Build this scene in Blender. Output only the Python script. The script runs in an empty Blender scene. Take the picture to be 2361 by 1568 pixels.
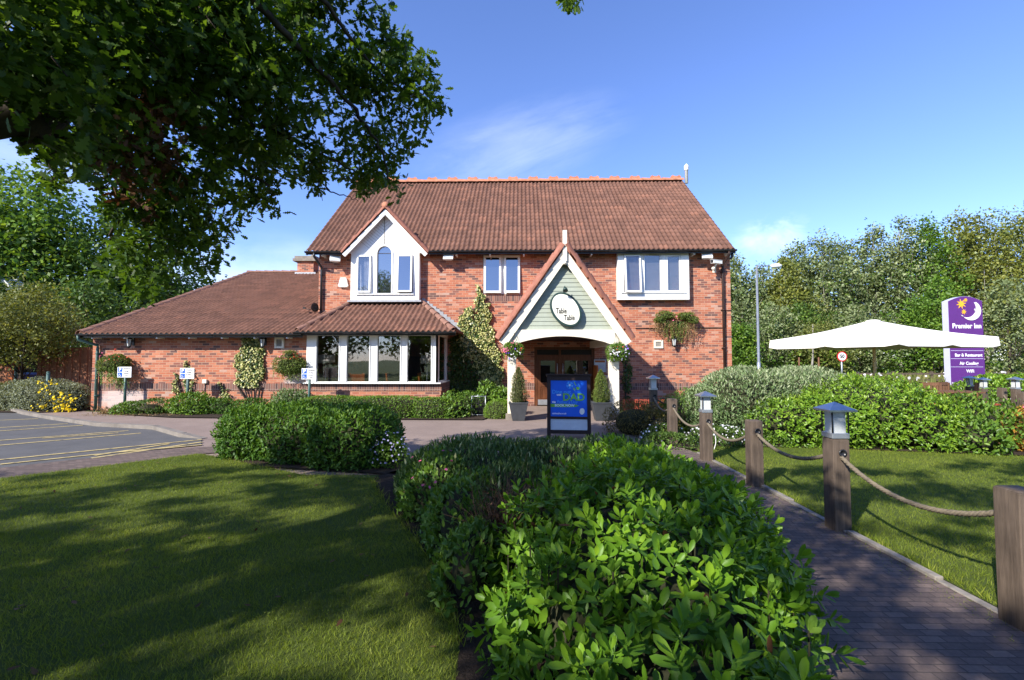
import bpy, bmesh, math, random
import numpy as np
from mathutils import Vector, Matrix

R = math.radians
S = bpy.context.scene
C = S.collection
rng = np.random.default_rng(7)
random.seed(7)

# ------------------------------------------------------------------ camera
CAM_H = 1.6
YAW, PITCH, FPX, CX, CY = R(1.08), R(2.4), 1059.0, 1180.5, 784.0
cd = bpy.data.cameras.new('camera')
cam = bpy.data.objects.new('camera', cd)
C.objects.link(cam)
cam.location = (0, 0, CAM_H)
cam.rotation_euler = (R(90) + PITCH, 0, YAW)
cd.sensor_width = 36
cd.lens = FPX / 2361.0 * 36
cd.clip_start = 0.05
cd.clip_end = 3000
S.camera = cam

# ------------------------------------------------------------------ light
SUN_D = Vector((0.95, 1.0, -0.93)).normalized()      # direction the light travels
sl = bpy.data.lights.new('sun', 'SUN')
sl.energy = 4.9
sl.angle = R(0.53)
sl.color = (1.0, 0.95, 0.86)
sun = bpy.data.objects.new('sun', sl)
C.objects.link(sun)
sun.rotation_euler = SUN_D.to_track_quat('-Z', 'Y').to_euler()
sun.location = (-20, -20, 30)
ELEV = math.asin(-SUN_D.z)
AZ = math.atan2(-SUN_D.x, -SUN_D.y)                  # compass angle of the sun, from +Y towards +X


def DIR(x, y):
    """direction in which the photograph sees pixel (x, y)"""
    r, u = (x - CX) / FPX, -(y - CY) / FPX
    f = math.cos(PITCH) - math.sin(PITCH) * u
    z = math.sin(PITCH) + math.cos(PITCH) * u
    return Vector((r * math.cos(YAW) - f * math.sin(YAW), r * math.sin(YAW) + f * math.cos(YAW), z))


W = bpy.data.worlds.new('World')
S.world = W
W.use_nodes = True
wn, wl = W.node_tree.nodes, W.node_tree.links
wn.clear()
wo = wn.new('ShaderNodeOutputWorld')
bg = wn.new('ShaderNodeBackground')
sky = wn.new('ShaderNodeTexSky')
sky.sky_type = 'NISHITA'
sky.sun_disc = False
sky.sun_elevation = ELEV
sky.sun_rotation = AZ
sky.altitude = 0
sky.air_density = 1.0
sky.dust_density = 0.25
sky.ozone_density = 2.5
bg.inputs['Strength'].default_value = 0.15
wl.new(bg.outputs[0], wo.inputs[0])
# thin high cloud and one small cumulus, part of the sky itself
wtc = wn.new('ShaderNodeTexCoord')


def wmath(op, *a):
    m = wn.new('ShaderNodeMath')
    m.operation = op
    for i, v in enumerate(a):
        if isinstance(v, (int, float)):
            m.inputs[i].default_value = v
        else:
            wl.new(v, m.inputs[i])
    return m.outputs[0]


def sky_patch(d, wide, tall, scale, stretch, turn, lo, hi, power, seed):
    """noise kept to an oval patch of sky round the direction d"""
    d = Vector(d).normalized()
    side = d.cross(Vector((0, 0, 1))).normalized()
    upv = side.cross(d)
    ca, sa = math.cos(turn), math.sin(turn)
    ax, ay = side * ca + upv * sa, upv * ca - side * sa
    cs = []
    for a in (ax, ay, d):
        v = wn.new('ShaderNodeVectorMath')
        v.operation = 'DOT_PRODUCT'
        wl.new(wtc.outputs['Generated'], v.inputs[0])
        v.inputs[1].default_value = a
        cs.append(v.outputs['Value'])
    cb = wn.new('ShaderNodeCombineXYZ')
    wl.new(wmath('MULTIPLY', cs[0], 1.0 / wide), cb.inputs[0])
    wl.new(wmath('MULTIPLY', cs[1], 1.0 / tall), cb.inputs[1])
    wl.new(wmath('MULTIPLY', wmath('SUBTRACT', cs[2], 1.0), 1.0 / wide), cb.inputs[2])
    ln = wn.new('ShaderNodeVectorMath')
    ln.operation = 'LENGTH'
    wl.new(cb.outputs[0], ln.inputs[0])
    cn = wn.new('ShaderNodeCombineXYZ')
    wl.new(wmath('MULTIPLY', cs[0], scale), cn.inputs[0])
    wl.new(wmath('MULTIPLY', cs[1], scale * stretch), cn.inputs[1])
    cn.inputs[2].default_value = seed
    nz = wn.new('ShaderNodeTexNoise')
    nz.inputs['Scale'].default_value = 1.0
    nz.inputs['Detail'].default_value = 9
    nz.inputs['Roughness'].default_value = 0.62
    nz.inputs['Distortion'].default_value = 0.35
    wl.new(cn.outputs[0], nz.inputs['Vector'])
    fade = wmath('MAXIMUM', wmath('SUBTRACT', 1.0, ln.outputs['Value']), 0.0)
    v = wmath('ADD', nz.outputs[0], wmath('MULTIPLY', fade, 0.35))
    mr = wn.new('ShaderNodeMapRange')
    mr.inputs['From Min'].default_value = lo
    mr.inputs['From Max'].default_value = hi
    mr.clamp = True
    wl.new(v, mr.inputs[0])
    soft = wmath('MINIMUM', wmath('MULTIPLY', fade, 2.2), 1.0)
    return wmath('MULTIPLY', wmath('MULTIPLY', mr.outputs[0], soft), power)


c1 = sky_patch(DIR(1190, 350), 0.26, 0.10, 3.4, 4.2, R(16), 0.50, 1.15, 0.34, 3.1)
c2 = sky_patch(DIR(1782, 548), 0.085, 0.050, 14, 1.3, 0, 0.52, 1.0, 0.6, 1.7)
c3 = sky_patch(DIR(60, 370), 0.22, 0.05, 3.0, 4.2, R(-14), 0.52, 1.0, 0.4, 7.7)
c4 = sky_patch(DIR(560, 640), 0.30, 0.10, 3.0, 2.2, R(4), 0.42, 0.95, 0.5, 5.2)
ca_ = wmath('MINIMUM', wmath('ADD', wmath('ADD', c1, c2), wmath('ADD', c3, c4)), 1.0)
wm = wn.new('ShaderNodeMix')
wm.data_type = 'RGBA'
wl.new(ca_, wm.inputs[0])
tint = wn.new('ShaderNodeMix')
tint.data_type = 'RGBA'
tint.blend_type = 'MULTIPLY'
tint.inputs[0].default_value = 1.0
wl.new(sky.outputs[0], tint.inputs[6])
tint.inputs[7].default_value = (0.72, 0.79, 1.10, 1)
wl.new(tint.outputs[2], wm.inputs[6])
wm.inputs[7].default_value = (5.6, 6.1, 6.8, 1)
wl.new(wm.outputs[2], bg.inputs[0])

S.view_settings.view_transform = 'Standard'
S.view_settings.look = 'None'
S.view_settings.gamma = 1
S.view_settings.use_curve_mapping = False
S.view_settings.exposure = 0.85
S.cycles.use_denoising = True
S.cycles.max_bounces = 8
S.cycles.transparent_max_bounces = 12
S.cycles.caustics_reflective = False
S.cycles.caustics_refractive = False


# ------------------------------------------------------------------ survey helpers (photo pixel -> place)
ray = DIR


def F(x, y, Y):
    d = ray(x, y)
    return Vector((0, 0, CAM_H)) + d * (Y / d.y)


def G(x, y, z=0.0):
    d = ray(x, y)
    return Vector((0, 0, CAM_H)) + d * ((z - CAM_H) / d.z)


def proj(P):
    P = np.asarray(P, float)
    X, Y, Z = P[:, 0], P[:, 1], P[:, 2] - CAM_H
    r = X * math.cos(YAW) + Y * math.sin(YAW)
    f0 = -X * math.sin(YAW) + Y * math.cos(YAW)
    f = f0 * math.cos(PITCH) + Z * math.sin(PITCH)
    u = -f0 * math.sin(PITCH) + Z * math.cos(PITCH)
    f = np.where(np.abs(f) < 1e-6, 1e-6, f)
    return CX + FPX * r / f, CY - FPX * u / f, f


def inpoly(px, py, poly):
    px, py = np.asarray(px), np.asarray(py)
    ins = np.zeros(px.shape, bool)
    n = len(poly)
    for i in range(n):
        x0, y0 = poly[i]
        x1, y1 = poly[(i + 1) % n]
        if y0 == y1:
            continue
        c = ((y0 > py) != (y1 > py)) & (px < (x1 - x0) * (py - y0) / (y1 - y0) + x0)
        ins ^= c
    return ins


# ------------------------------------------------------------------ materials
def nodes(name):
    m = bpy.data.materials.new(name)
    m.use_nodes = True
    n, l = m.node_tree.nodes, m.node_tree.links
    n.clear()
    out = n.new('ShaderNodeOutputMaterial')
    return m, n, l, out


def principled(n, col=(0.5, 0.5, 0.5), rough=0.6, spec=0.4, metal=0.0):
    b = n.new('ShaderNodeBsdfPrincipled')
    b.inputs['Base Color'].default_value = (*col, 1)
    b.inputs['Roughness'].default_value = rough
    b.inputs['Specular IOR Level'].default_value = spec
    b.inputs['Metallic'].default_value = metal
    return b


def ramp(n, stops):
    r = n.new('ShaderNodeValToRGB')
    e = r.color_ramp.elements
    while len(e) < len(stops):
        e.new(0.5)
    for k, (p, c) in enumerate(stops):
        e[k].position = p
        e[k].color = (*c, 1) if len(c) == 3 else c
    return r


def noise(n, l, scale, detail=4, rough=0.6, vec=None):
    t = n.new('ShaderNodeTexNoise')
    t.inputs['Scale'].default_value = scale
    t.inputs['Detail'].default_value = detail
    t.inputs['Roughness'].default_value = rough
    if vec is not None:
        l.new(vec, t.inputs['Vector'])
    return t


def bump(n, l, h, strength=0.3, dist=0.01):
    b = n.new('ShaderNodeBump')
    b.inputs['Strength'].default_value = strength
    b.inputs['Distance'].default_value = dist
    l.new(h, b.inputs['Height'])
    return b


def mix(n, l, fac, a, b, mode='MIX'):
    m = n.new('ShaderNodeMix')
    m.data_type = 'RGBA'
    m.blend_type = mode
    for sock, v in ((m.inputs[0], fac), (m.inputs[6], a), (m.inputs[7], b)):
        if isinstance(v, (int, float)):
            sock.default_value = v
        elif isinstance(v, tuple):
            sock.default_value = (*v, 1)
        else:
            l.new(v, sock)
    return m.outputs[2]


def plain(name, col, rough=0.6, spec=0.4, metal=0.0, var=0.12, scale=6.0, bmp=0.0, bscale=60):
    """paint / stone / metal with a little uneven tone of its own"""
    m, n, l, out = nodes(name)
    b = principled(n, col, rough, spec, metal)
    tc = n.new('ShaderNodeTexCoord')
    t = noise(n, l, scale, 5, 0.65, tc.outputs['Object'])
    lo = tuple(c * (1 - var) for c in col)
    hi = tuple(min(1, c * (1 + var)) for c in col)
    r = ramp(n, [(0.3, lo), (0.7, hi)])
    l.new(t.outputs[0], r.inputs[0])
    l.new(r.outputs[0], b.inputs['Base Color'])
    if bmp:
        t2 = noise(n, l, bscale, 3, 0.6, tc.outputs['Object'])
        bb = bump(n, l, t2.outputs[0], bmp, 0.01)
        l.new(bb.outputs[0], b.inputs['Normal'])
    l.new(b.outputs[0], out.inputs[0])
    return m


def brick_mat(name, soldier=False, dark=False, paving=False):
    m, n, l, out = nodes(name)
    uv = n.new('ShaderNodeUVMap')
    uv.uv_map = 'UVMap'
    vec = uv.outputs[0]
    bt = n.new('ShaderNodeTexBrick')
    l.new(vec, bt.inputs['Vector'])
    bt.inputs['Color1'].default_value = (0, 0, 0, 1)
    bt.inputs['Color2'].default_value = (1, 1, 1, 1)
    bt.inputs['Mortar'].default_value = (0.5, 0.5, 0.5, 1)
    bt.inputs['Scale'].default_value = 1.0
    bt.inputs['Mortar Size'].default_value = 0.006 if not paving else 0.004
    bt.inputs['Mortar Smooth'].default_value = 0.2
    bt.inputs['Bias'].default_value = 0.0
    if soldier:
        bt.inputs['Brick Width'].default_value = 0.075
        bt.inputs['Row Height'].default_value = 0.225
        bt.offset = 0.0
        pal = [(0.0, (0.10, 0.062, 0.058)), (0.35, (0.16, 0.088, 0.075)), (0.7, (0.22, 0.11, 0.085)), (1.0, (0.30, 0.14, 0.10))]
        mortar = (0.34, 0.25, 0.20)
    elif paving:
        bt.inputs['Brick Width'].default_value = 0.125
        bt.inputs['Row Height'].default_value = 0.062
        bt.offset = 0.5
        pal = [(0.0, (0.115, 0.090, 0.080)), (0.4, (0.145, 0.110, 0.096)), (0.7, (0.165, 0.124, 0.106)), (1.0, (0.195, 0.148, 0.125))]
        mortar = (0.075, 0.060, 0.052)
    else:
        bt.inputs['Brick Width'].default_value = 0.225
        bt.inputs['Row Height'].default_value = 0.075
        bt.offset = 0.5
        pal = [(0.0, (0.13, 0.075, 0.07)), (0.12, (0.22, 0.10, 0.08)), (0.24, (0.33, 0.115, 0.078)),
               (0.5, (0.44, 0.150, 0.082)), (0.75, (0.47, 0.180, 0.105)), (0.92, (0.50, 0.235, 0.155)), (1.0, (0.46, 0.31, 0.25))]
        mortar = (0.45, 0.29, 0.20)
    r = ramp(n, pal)
    l.new(bt.outputs['Color'], r.inputs[0])
    col = r.outputs[0]
    # broad weathering and a fine grain
    t = noise(n, l, 0.9, 5, 0.7, vec)
    rr = ramp(n, [(0.3, (0.82, 0.80, 0.80)), (0.7, (1.08, 1.04, 1.0))])
    l.new(t.outputs[0], rr.inputs[0])
    col = mix(n, l, 1.0, col, rr.outputs[0], 'MULTIPLY')
    t3 = noise(n, l, 38, 3, 0.7, vec)
    r3 = ramp(n, [(0.25, (0.78, 0.78, 0.78)), (0.75, (1.18, 1.18, 1.18))])
    l.new(t3.outputs[0], r3.inputs[0])
    col = mix(n, l, 1.0, col, r3.outputs[0], 'MULTIPLY')
    col = mix(n, l, bt.outputs['Fac'], col, mortar)
    if not soldier and not paving:
        # pale lime bloom on the brick low on the wing where water has splashed
        tc = n.new('ShaderNodeTexCoord')
        geo = n.new('ShaderNodeNewGeometry')
        for (cx, cz, rx, rz, amt) in ((-12.35, 0.35, 0.75, 0.55, 0.75), (-6.95, 0.55, 0.42, 0.75, 0.85)):
            mp = n.new('ShaderNodeMapping')
            mp.inputs['Location'].default_value = (-cx / rx, 0, -cz / rz)
            mp.inputs['Scale'].default_value = (1 / rx, 0, 1 / rz)
            l.new(geo.outputs['Position'], mp.inputs[0])
            ln = n.new('ShaderNodeVectorMath')
            ln.operation = 'LENGTH'
            l.new(mp.outputs[0], ln.inputs[0])
            nz = noise(n, l, 2.2, 4, 0.7, geo.outputs['Position'])
            ad = n.new('ShaderNodeMath')
            ad.operation = 'ADD'
            l.new(ln.outputs['Value'], ad.inputs[0])
            l.new(nz.outputs[0], ad.inputs[1])
            rp = ramp(n, [(0.0, (amt,) * 3), (0.72, (amt * 0.8,) * 3), (1.0, (0, 0, 0))])
            mr = n.new('ShaderNodeMapRange')
            mr.inputs['From Min'].default_value = 0.3
            mr.inputs['From Max'].default_value = 1.6
            l.new(ad.outputs[0], mr.inputs[0])
            l.new(mr.outputs[0], rp.inputs[0])
            col = mix(n, l, rp.outputs[0], col, (0.62, 0.55, 0.52))
    b = principled(n, (0.4, 0.2, 0.1), 0.85, 0.2)
    l.new(col, b.inputs['Base Color'])
    inv = n.new('ShaderNodeMath')
    inv.operation = 'SUBTRACT'
    inv.inputs[0].default_value = 1.0
    l.new(bt.outputs['Fac'], inv.inputs[1])
    hs = n.new('ShaderNodeMath')
    hs.operation = 'MULTIPLY_ADD'
    hs.inputs[1].default_value = 0.35
    l.new(t3.outputs[0], hs.inputs[0])
    l.new(inv.outputs[0], hs.inputs[2])
    bb = bump(n, l, hs.outputs[0], 0.6, 0.006)
    l.new(bb.outputs[0], b.inputs['Normal'])
    l.new(b.outputs[0], out.inputs[0])
    return m


def tile_mat(name, base=(0.162, 0.084, 0.060)):
    m, n, l, out = nodes(name)
    uv = n.new('ShaderNodeUVMap')
    uv.uv_map = 'UVMap'
    mp = n.new('ShaderNodeVectorMath')
    mp.operation = 'DIVIDE'
    mp.inputs[1].default_value = (0.30, 0.30, 1)
    l.new(uv.outputs[0], mp.inputs[0])
    fl = n.new('ShaderNodeVectorMath')
    fl.operation = 'FLOOR'
    l.new(mp.outputs[0], fl.inputs[0])
    wnz = n.new('ShaderNodeTexWhiteNoise')
    wnz.noise_dimensions = '2D'
    l.new(fl.outputs[0], wnz.inputs['Vector'])
    r = ramp(n, [(0, tuple(c * 0.84 for c in base)), (0.5, base), (0.92, tuple(c * 1.14 for c in base)), (1, (base[0] * 1.32, base[1] * 1.25, base[2] * 1.2))])
    l.new(wnz.outputs['Value'], r.inputs[0])
    t = noise(n, l, 1.4, 6, 0.7, uv.outputs[0])
    rr = ramp(n, [(0.3, (0.8, 0.8, 0.82)), (0.7, (1.15, 1.08, 1.02))])
    l.new(t.outputs[0], rr.inputs[0])
    col = mix(n, l, 1.0, r.outputs[0], rr.outputs[0], 'MULTIPLY')
    # specks of lichen
    t2 = noise(n, l, 22, 3, 0.6, uv.outputs[0])
    lr = ramp(n, [(0.66, (0, 0, 0)), (0.74, (0.75, 0.75, 0.75))])
    l.new(t2.outputs[0], lr.inputs[0])
    col = mix(n, l, lr.outputs[0], col, (0.26, 0.19, 0.12))
    b = principled(n, base, 0.85, 0.2)
    l.new(col, b.inputs['Base Color'])
    t4 = noise(n, l, 90, 3, 0.7, uv.outputs[0])
    bb = bump(n, l, t4.outputs[0], 0.35, 0.004)
    l.new(bb.outputs[0], b.inputs['Normal'])
    l.new(b.outputs[0], out.inputs[0])
    return m


def wood_mat(name, c0, c1, scale=(30, 30, 2.0), rough=0.75, bmp=0.5):
    m, n, l, out = nodes(name)
    tc = n.new('ShaderNodeTexCoord')
    mp = n.new('ShaderNodeMapping')
    mp.inputs['Scale'].default_value = scale
    l.new(tc.outputs['Object'], mp.inputs[0])
    t = noise(n, l, 1.0, 8, 0.7, mp.outputs[0])
    r = ramp(n, [(0.28, c0), (0.72, c1)])
    l.new(t.outputs[0], r.inputs[0])
    t2 = noise(n, l, 3.0, 3, 0.6, tc.outputs['Object'])
    r2 = ramp(n, [(0.3, (0.72, 0.72, 0.72)), (0.75, (1.15, 1.15, 1.15))])
    l.new(t2.outputs[0], r2.inputs[0])
    col = mix(n, l, 1.0, r.outputs[0], r2.outputs[0], 'MULTIPLY')
    b = principled(n, c0, rough, 0.25)
    l.new(col, b.inputs['Base Color'])
    bb = bump(n, l, t.outputs[0], bmp, 0.006)
    l.new(bb.outputs[0], b.inputs['Normal'])
    l.new(b.outputs[0], out.inputs[0])
    return m


def leaf_mat(name, stops, rough=0.45, spec=0.35, trans=0.32, tcol=(1.35, 1.25, 0.55), gain=(1, 1, 1)):
    """stops: tones spread from leaf to leaf by the mesh's own 'rnd' attribute"""
    m, n, l, out = nodes(name)
    at = n.new('ShaderNodeAttribute')
    at.attribute_name = 'rnd'
    r = ramp(n, [(p, tuple(c * g for c, g in zip(k, gain))) for p, k in stops])
    l.new(at.outputs['Fac'], r.inputs[0])
    b = principled(n, (0.1, 0.2, 0.05), rough, spec)
    l.new(r.outputs[0], b.inputs['Base Color'])
    tr = n.new('ShaderNodeBsdfTranslucent')
    tc = mix(n, l, 1.0, r.outputs[0], tcol, 'MULTIPLY')
    l.new(tc, tr.inputs[0])
    ms = n.new('ShaderNodeMixShader')
    ms.inputs[0].default_value = trans
    l.new(b.outputs[0], ms.inputs[1])
    l.new(tr.outputs[0], ms.inputs[2])
    l.new(ms.outputs[0], out.inputs[0])
    return m


def glass_mat(name, tint=(0.02, 0.022, 0.025), refl=0.3, clear=0.0):
    """window pane: coated double glazing, part mirror, part dark room (or clear)"""
    m, n, l, out = nodes(name)
    g = n.new('ShaderNodeBsdfGlossy')
    g.inputs['Roughness'].default_value = 0.015
    g.inputs[0].default_value = (0.95, 0.97, 1, 1)
    tc = n.new('ShaderNodeTexCoord')
    t = noise(n, l, 1.6, 2, 0.5, tc.outputs['Object'])
    bb = bump(n, l, t.outputs[0], 0.05, 0.02)
    l.new(bb.outputs[0], g.inputs['Normal'])
    if clear:
        d = n.new('ShaderNodeBsdfTransparent')
        d.inputs[0].default_value = (clear, clear, clear, 1)
    else:
        d = n.new('ShaderNodeBsdfDiffuse')
        d.inputs[0].default_value = (*tint, 1)
    ms = n.new('ShaderNodeMixShader')
    lw = n.new('ShaderNodeLayerWeight')
    lw.inputs['Blend'].default_value = 0.5
    pw = n.new('ShaderNodeMath')
    pw.operation = 'POWER'
    pw.inputs[1].default_value = 4.0
    l.new(lw.outputs['Facing'], pw.inputs[0])
    fr = n.new('ShaderNodeMath')
    fr.operation = 'MULTIPLY_ADD'
    fr.inputs[1].default_value = 0.8
    fr.inputs[2].default_value = 0.03
    l.new(pw.outputs[0], fr.inputs[0])
    ad = n.new('ShaderNodeMath')
    ad.operation = 'ADD'
    ad.use_clamp = True
    ad.inputs[1].default_value = refl
    l.new(fr.outputs[0], ad.inputs[0])
    l.new(ad.outputs[0], ms.inputs[0])
    l.new(d.outputs[0], ms.inputs[1])
    l.new(g.outputs[0], ms.inputs[2])
    l.new(ms.outputs[0], out.inputs[0])
    return m


def ground_mat(name, stops, scale=3.0, fine=120, rough=0.9, bmp=0.5, bd=0.01, speck=None):
    m, n, l, out = nodes(name)
    tc = n.new('ShaderNodeTexCoord')
    t = noise(n, l, scale, 8, 0.7, tc.outputs['Object'])
    r = ramp(n, stops)
    l.new(t.outputs[0], r.inputs[0])
    t2 = noise(n, l, fine, 4, 0.75, tc.outputs['Object'])
    r2 = ramp(n, [(0.25, (0.65, 0.65, 0.65)), (0.75, (1.35, 1.35, 1.35))])
    l.new(t2.outputs[0], r2.inputs[0])
    col = mix(n, l, 1.0, r.outputs[0], r2.outputs[0], 'MULTIPLY')
    b = principled(n, (0.1, 0.1, 0.1), rough, 0.2)
    l.new(col, b.inputs['Base Color'])
    bb = bump(n, l, t2.outputs[0], bmp, bd)
    l.new(bb.outputs[0], b.inputs['Normal'])
    l.new(b.outputs[0], out.inputs[0])
    return m


def emboss_plain(name, col, rough=0.5):
    return plain(name, col, rough, 0.3, 0, 0.04, 8)


M = {}
M['brick'] = brick_mat('red brick')
M['soldier'] = brick_mat('dark soldier brick', soldier=True)
M['paver'] = brick_mat('block paving', paving=True)
M['tile'] = tile_mat('brown roof tile')
M['ridge'] = plain('terracotta ridge tile', (0.46, 0.19, 0.11), 0.8, 0.2, 0, 0.25, 5, 0.3)
M['verge'] = plain('weathered verge tile', (0.30, 0.125, 0.085), 0.85, 0.2, 0, 0.28, 5, 0.3)
M['hip'] = plain('brown hip tile', (0.235, 0.125, 0.09), 0.9, 0.2, 0, 0.3, 5, 0.35)
M['white'] = plain('white painted frame', (0.80, 0.79, 0.75), 0.45, 0.4, 0, 0.03, 4)
M['cream'] = plain('cream painted timber', (0.76, 0.69, 0.56), 0.55, 0.35, 0, 0.05, 4, 0.06, 25)
M['sage'] = plain('sage green boarding', (0.34, 0.37, 0.30), 0.6, 0.3, 0, 0.06, 5, 0.06, 30)
M['black'] = plain('black plastic', (0.018, 0.018, 0.02), 0.35, 0.45, 0, 0.2, 6)
M['iron'] = plain('black iron', (0.02, 0.02, 0.02), 0.45, 0.5, 0.3, 0.2, 10)
M['pipe_green'] = plain('dull green steel', (0.06, 0.12, 0.105), 0.5, 0.4, 0, 0.12, 6)
M['lead'] = plain('lead flashing', (0.33, 0.34, 0.36), 0.6, 0.4, 0.3, 0.2, 6)
M['stone'] = plain('weathered stone cap', (0.23, 0.20, 0.165), 0.9, 0.2, 0, 0.25, 6, 0.3)
M['concrete'] = plain('pale concrete', (0.33, 0.30, 0.26), 0.9, 0.2, 0, 0.2, 5, 0.3)
M['kerb'] = plain('weathered kerb stone', (0.20, 0.175, 0.15), 0.9, 0.2, 0, 0.25, 4, 0.3)
M['edging'] = plain('worn concrete edging', (0.23, 0.205, 0.175), 0.9, 0.2, 0, 0.35, 9, 0.3)
M['asphalt'] = ground_mat('asphalt', [(0.3, (0.085, 0.083, 0.082)), (0.7, (0.120, 0.116, 0.112))], 1.5, 200, 0.85, 0.4, 0.004)
M['yellow'] = ground_mat('worn yellow road paint', [(0.36, (0.17, 0.14, 0.09)), (0.5, (0.50, 0.39, 0.17)), (0.8, (0.60, 0.47, 0.22))], 9, 150, 0.7, 0.2, 0.003)
M['pave'] = ground_mat('pinkish paving', [(0.3, (0.205, 0.155, 0.130)), (0.7, (0.27, 0.205, 0.172))], 1.2, 90, 0.9, 0.3, 0.004)
M['soil'] = ground_mat('bark mulch and soil', [(0.3, (0.030, 0.021, 0.015)), (0.55, (0.055, 0.038, 0.027)), (0.8, (0.105, 0.075, 0.052))], 14, 60, 0.95, 1.0, 0.03)
M['lawn'] = ground_mat('lawn turf', [(0.25, (0.060, 0.085, 0.016)), (0.55, (0.090, 0.120, 0.020)), (0.8, (0.135, 0.145, 0.034))], 2.2, 140, 0.95, 0.9, 0.02)
M['field'] = ground_mat('rough grass', [(0.3, (0.075, 0.11, 0.03)), (0.7, (0.14, 0.16, 0.05))], 0.5, 30, 0.95, 0.8, 0.03)
M['post'] = wood_mat('weathered post timber', (0.060, 0.044, 0.033), (0.165, 0.122, 0.090), (45, 45, 3))
M['brown'] = wood_mat('brown stained fence boards', (0.22, 0.085, 0.042), (0.38, 0.16, 0.08), (20, 20, 1.5))
M['door'] = wood_mat('varnished brown door', (0.085, 0.030, 0.014), (0.16, 0.060, 0.026), (30, 30, 2), 0.4, 0.15)
M['orange_wood'] = wood_mat('orange varnished wood', (0.36, 0.10, 0.025), (0.55, 0.17, 0.045), (30, 30, 2), 0.4, 0.15)
M['furniture'] = wood_mat('oiled garden furniture', (0.11, 0.055, 0.030), (0.22, 0.11, 0.06), (20, 20, 3))
M['bark'] = wood_mat('rough bark', (0.030, 0.024, 0.019), (0.085, 0.066, 0.050), (14, 14, 3), 0.95, 1.0)
M['bark_pale'] = wood_mat('pale birch bark', (0.16, 0.145, 0.12), (0.38, 0.35, 0.30), (8, 8, 6), 0.9, 0.4)
M['twig'] = wood_mat('dark twigs', (0.020, 0.022, 0.010), (0.045, 0.045, 0.02), (8, 8, 8), 0.95, 0.8)
M['rope'] = plain('hemp rope', (0.17, 0.14, 0.10), 0.95, 0.1, 0, 0.25, 30, 0.4, 200)
M['galv'] = plain('galvanised metal', (0.42, 0.44, 0.46), 0.4, 0.5, 0.7, 0.15, 8)
M['steel_cap'] = plain('brushed steel cap', (0.50, 0.53, 0.57), 0.28, 0.5, 0.9, 0.12, 12)
M['frost'] = plain('frosted lamp glass', (0.55, 0.57, 0.56), 0.3, 0.5, 0, 0.05, 8)
M['slate'] = plain('slate grey planter', (0.05, 0.054, 0.060), 0.55, 0.35, 0, 0.2, 7, 0.1)
M['canvas'] = plain('cream canvas', (0.80, 0.765, 0.70), 0.9, 0.1, 0, 0.04, 3)
M['purple'] = plain('purple sign panel', (0.10, 0.022, 0.175), 0.4, 0.4, 0, 0.04, 2)
M['lilac'] = plain('pale grey sign casing', (0.52, 0.52, 0.66), 0.45, 0.4, 0, 0.05, 2)
M['signwhite'] = emboss_plain('white sign face', (0.80, 0.80, 0.80))
M['ptext'] = emboss_plain('white sign lettering', (0.85, 0.84, 0.86))
M['gold'] = emboss_plain('golden star paint', (0.85, 0.42, 0.03))
M['moon'] = emboss_plain('pale moon paint', (0.82, 0.80, 0.76))
M['moon2'] = emboss_plain('shaded moon paint', (0.52, 0.46, 0.55))
M['ablue'] = emboss_plain('blue poster', (0.006, 0.105, 0.60), 0.35)
M['alight'] = emboss_plain('light blue print', (0.05, 0.33, 0.80), 0.4)
M['agreen'] = emboss_plain('lime print', (0.16, 0.42, 0.05), 0.4)
M['pblue'] = emboss_plain('parking blue', (0.01, 0.10, 0.50), 0.4)
M['red'] = emboss_plain('sign red', (0.55, 0.02, 0.02), 0.4)
M['ink'] = emboss_plain('black lettering and unlit backing', (0.02, 0.018, 0.016), 0.5)
M['inkgrey'] = emboss_plain('grey lettering', (0.36, 0.36, 0.38), 0.5)
M['palegrey'] = emboss_plain('faint grey emblem', (0.50, 0.49, 0.46), 0.5)
M['ovalface'] = emboss_plain('cream sign face', (0.80, 0.77, 0.65), 0.5)
M['ovalrim'] = plain('dark green sign rim', (0.018, 0.045, 0.040), 0.4, 0.4, 0, 0.1, 8)
M['abrown'] = wood_mat('dark brown board frame', (0.022, 0.012, 0.010), (0.05, 0.026, 0.02), (20, 20, 3), 0.5, 0.15)
M['greywhite'] = plain('dusty white panel', (0.58, 0.61, 0.62), 0.5, 0.3, 0, 0.08, 5)
M['glass_sky'] = glass_mat('window glass', (0.018, 0.02, 0.025), 0.26)
M['glass_bay'] = glass_mat('clear window glass', refl=0.09, clear=0.80)
M['glass_dark'] = glass_mat('door glass', (0.008, 0.008, 0.008), 0.05)
M['blind'] = plain('pale slatted blind', (0.50, 0.49, 0.52), 0.8, 0.1, 0, 0.05, 3)
M['net'] = plain('net curtain', (0.42, 0.44, 0.47), 0.9, 0.1, 0, 0.25, 5)
M['room'] = plain('dark red room wall', (0.13, 0.045, 0.035), 0.9, 0.2, 0, 0.2, 2)
M['carpet'] = plain('dark carpet', (0.06, 0.035, 0.03), 0.95, 0.1, 0, 0.2, 20)
M['shade'] = plain('cream lamp shade', (0.70, 0.66, 0.55), 0.9, 0.1, 0, 0.04, 5)
M['binblue'] = plain('blue bin plastic', (0.01, 0.05, 0.22), 0.45, 0.4, 0, 0.1, 5)
M['redbox'] = wood_mat('red stained planter slats', (0.28, 0.05, 0.03), (0.42, 0.09, 0.05), (20, 20, 5))
M['frill'] = plain('dusty pale flower box liner', (0.30, 0.21, 0.11), 0.95, 0.1, 0, 0.3, 20)


def G3(a, b, c):
    return [(0.0, a), (0.55, b), (1.0, c)]


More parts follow.
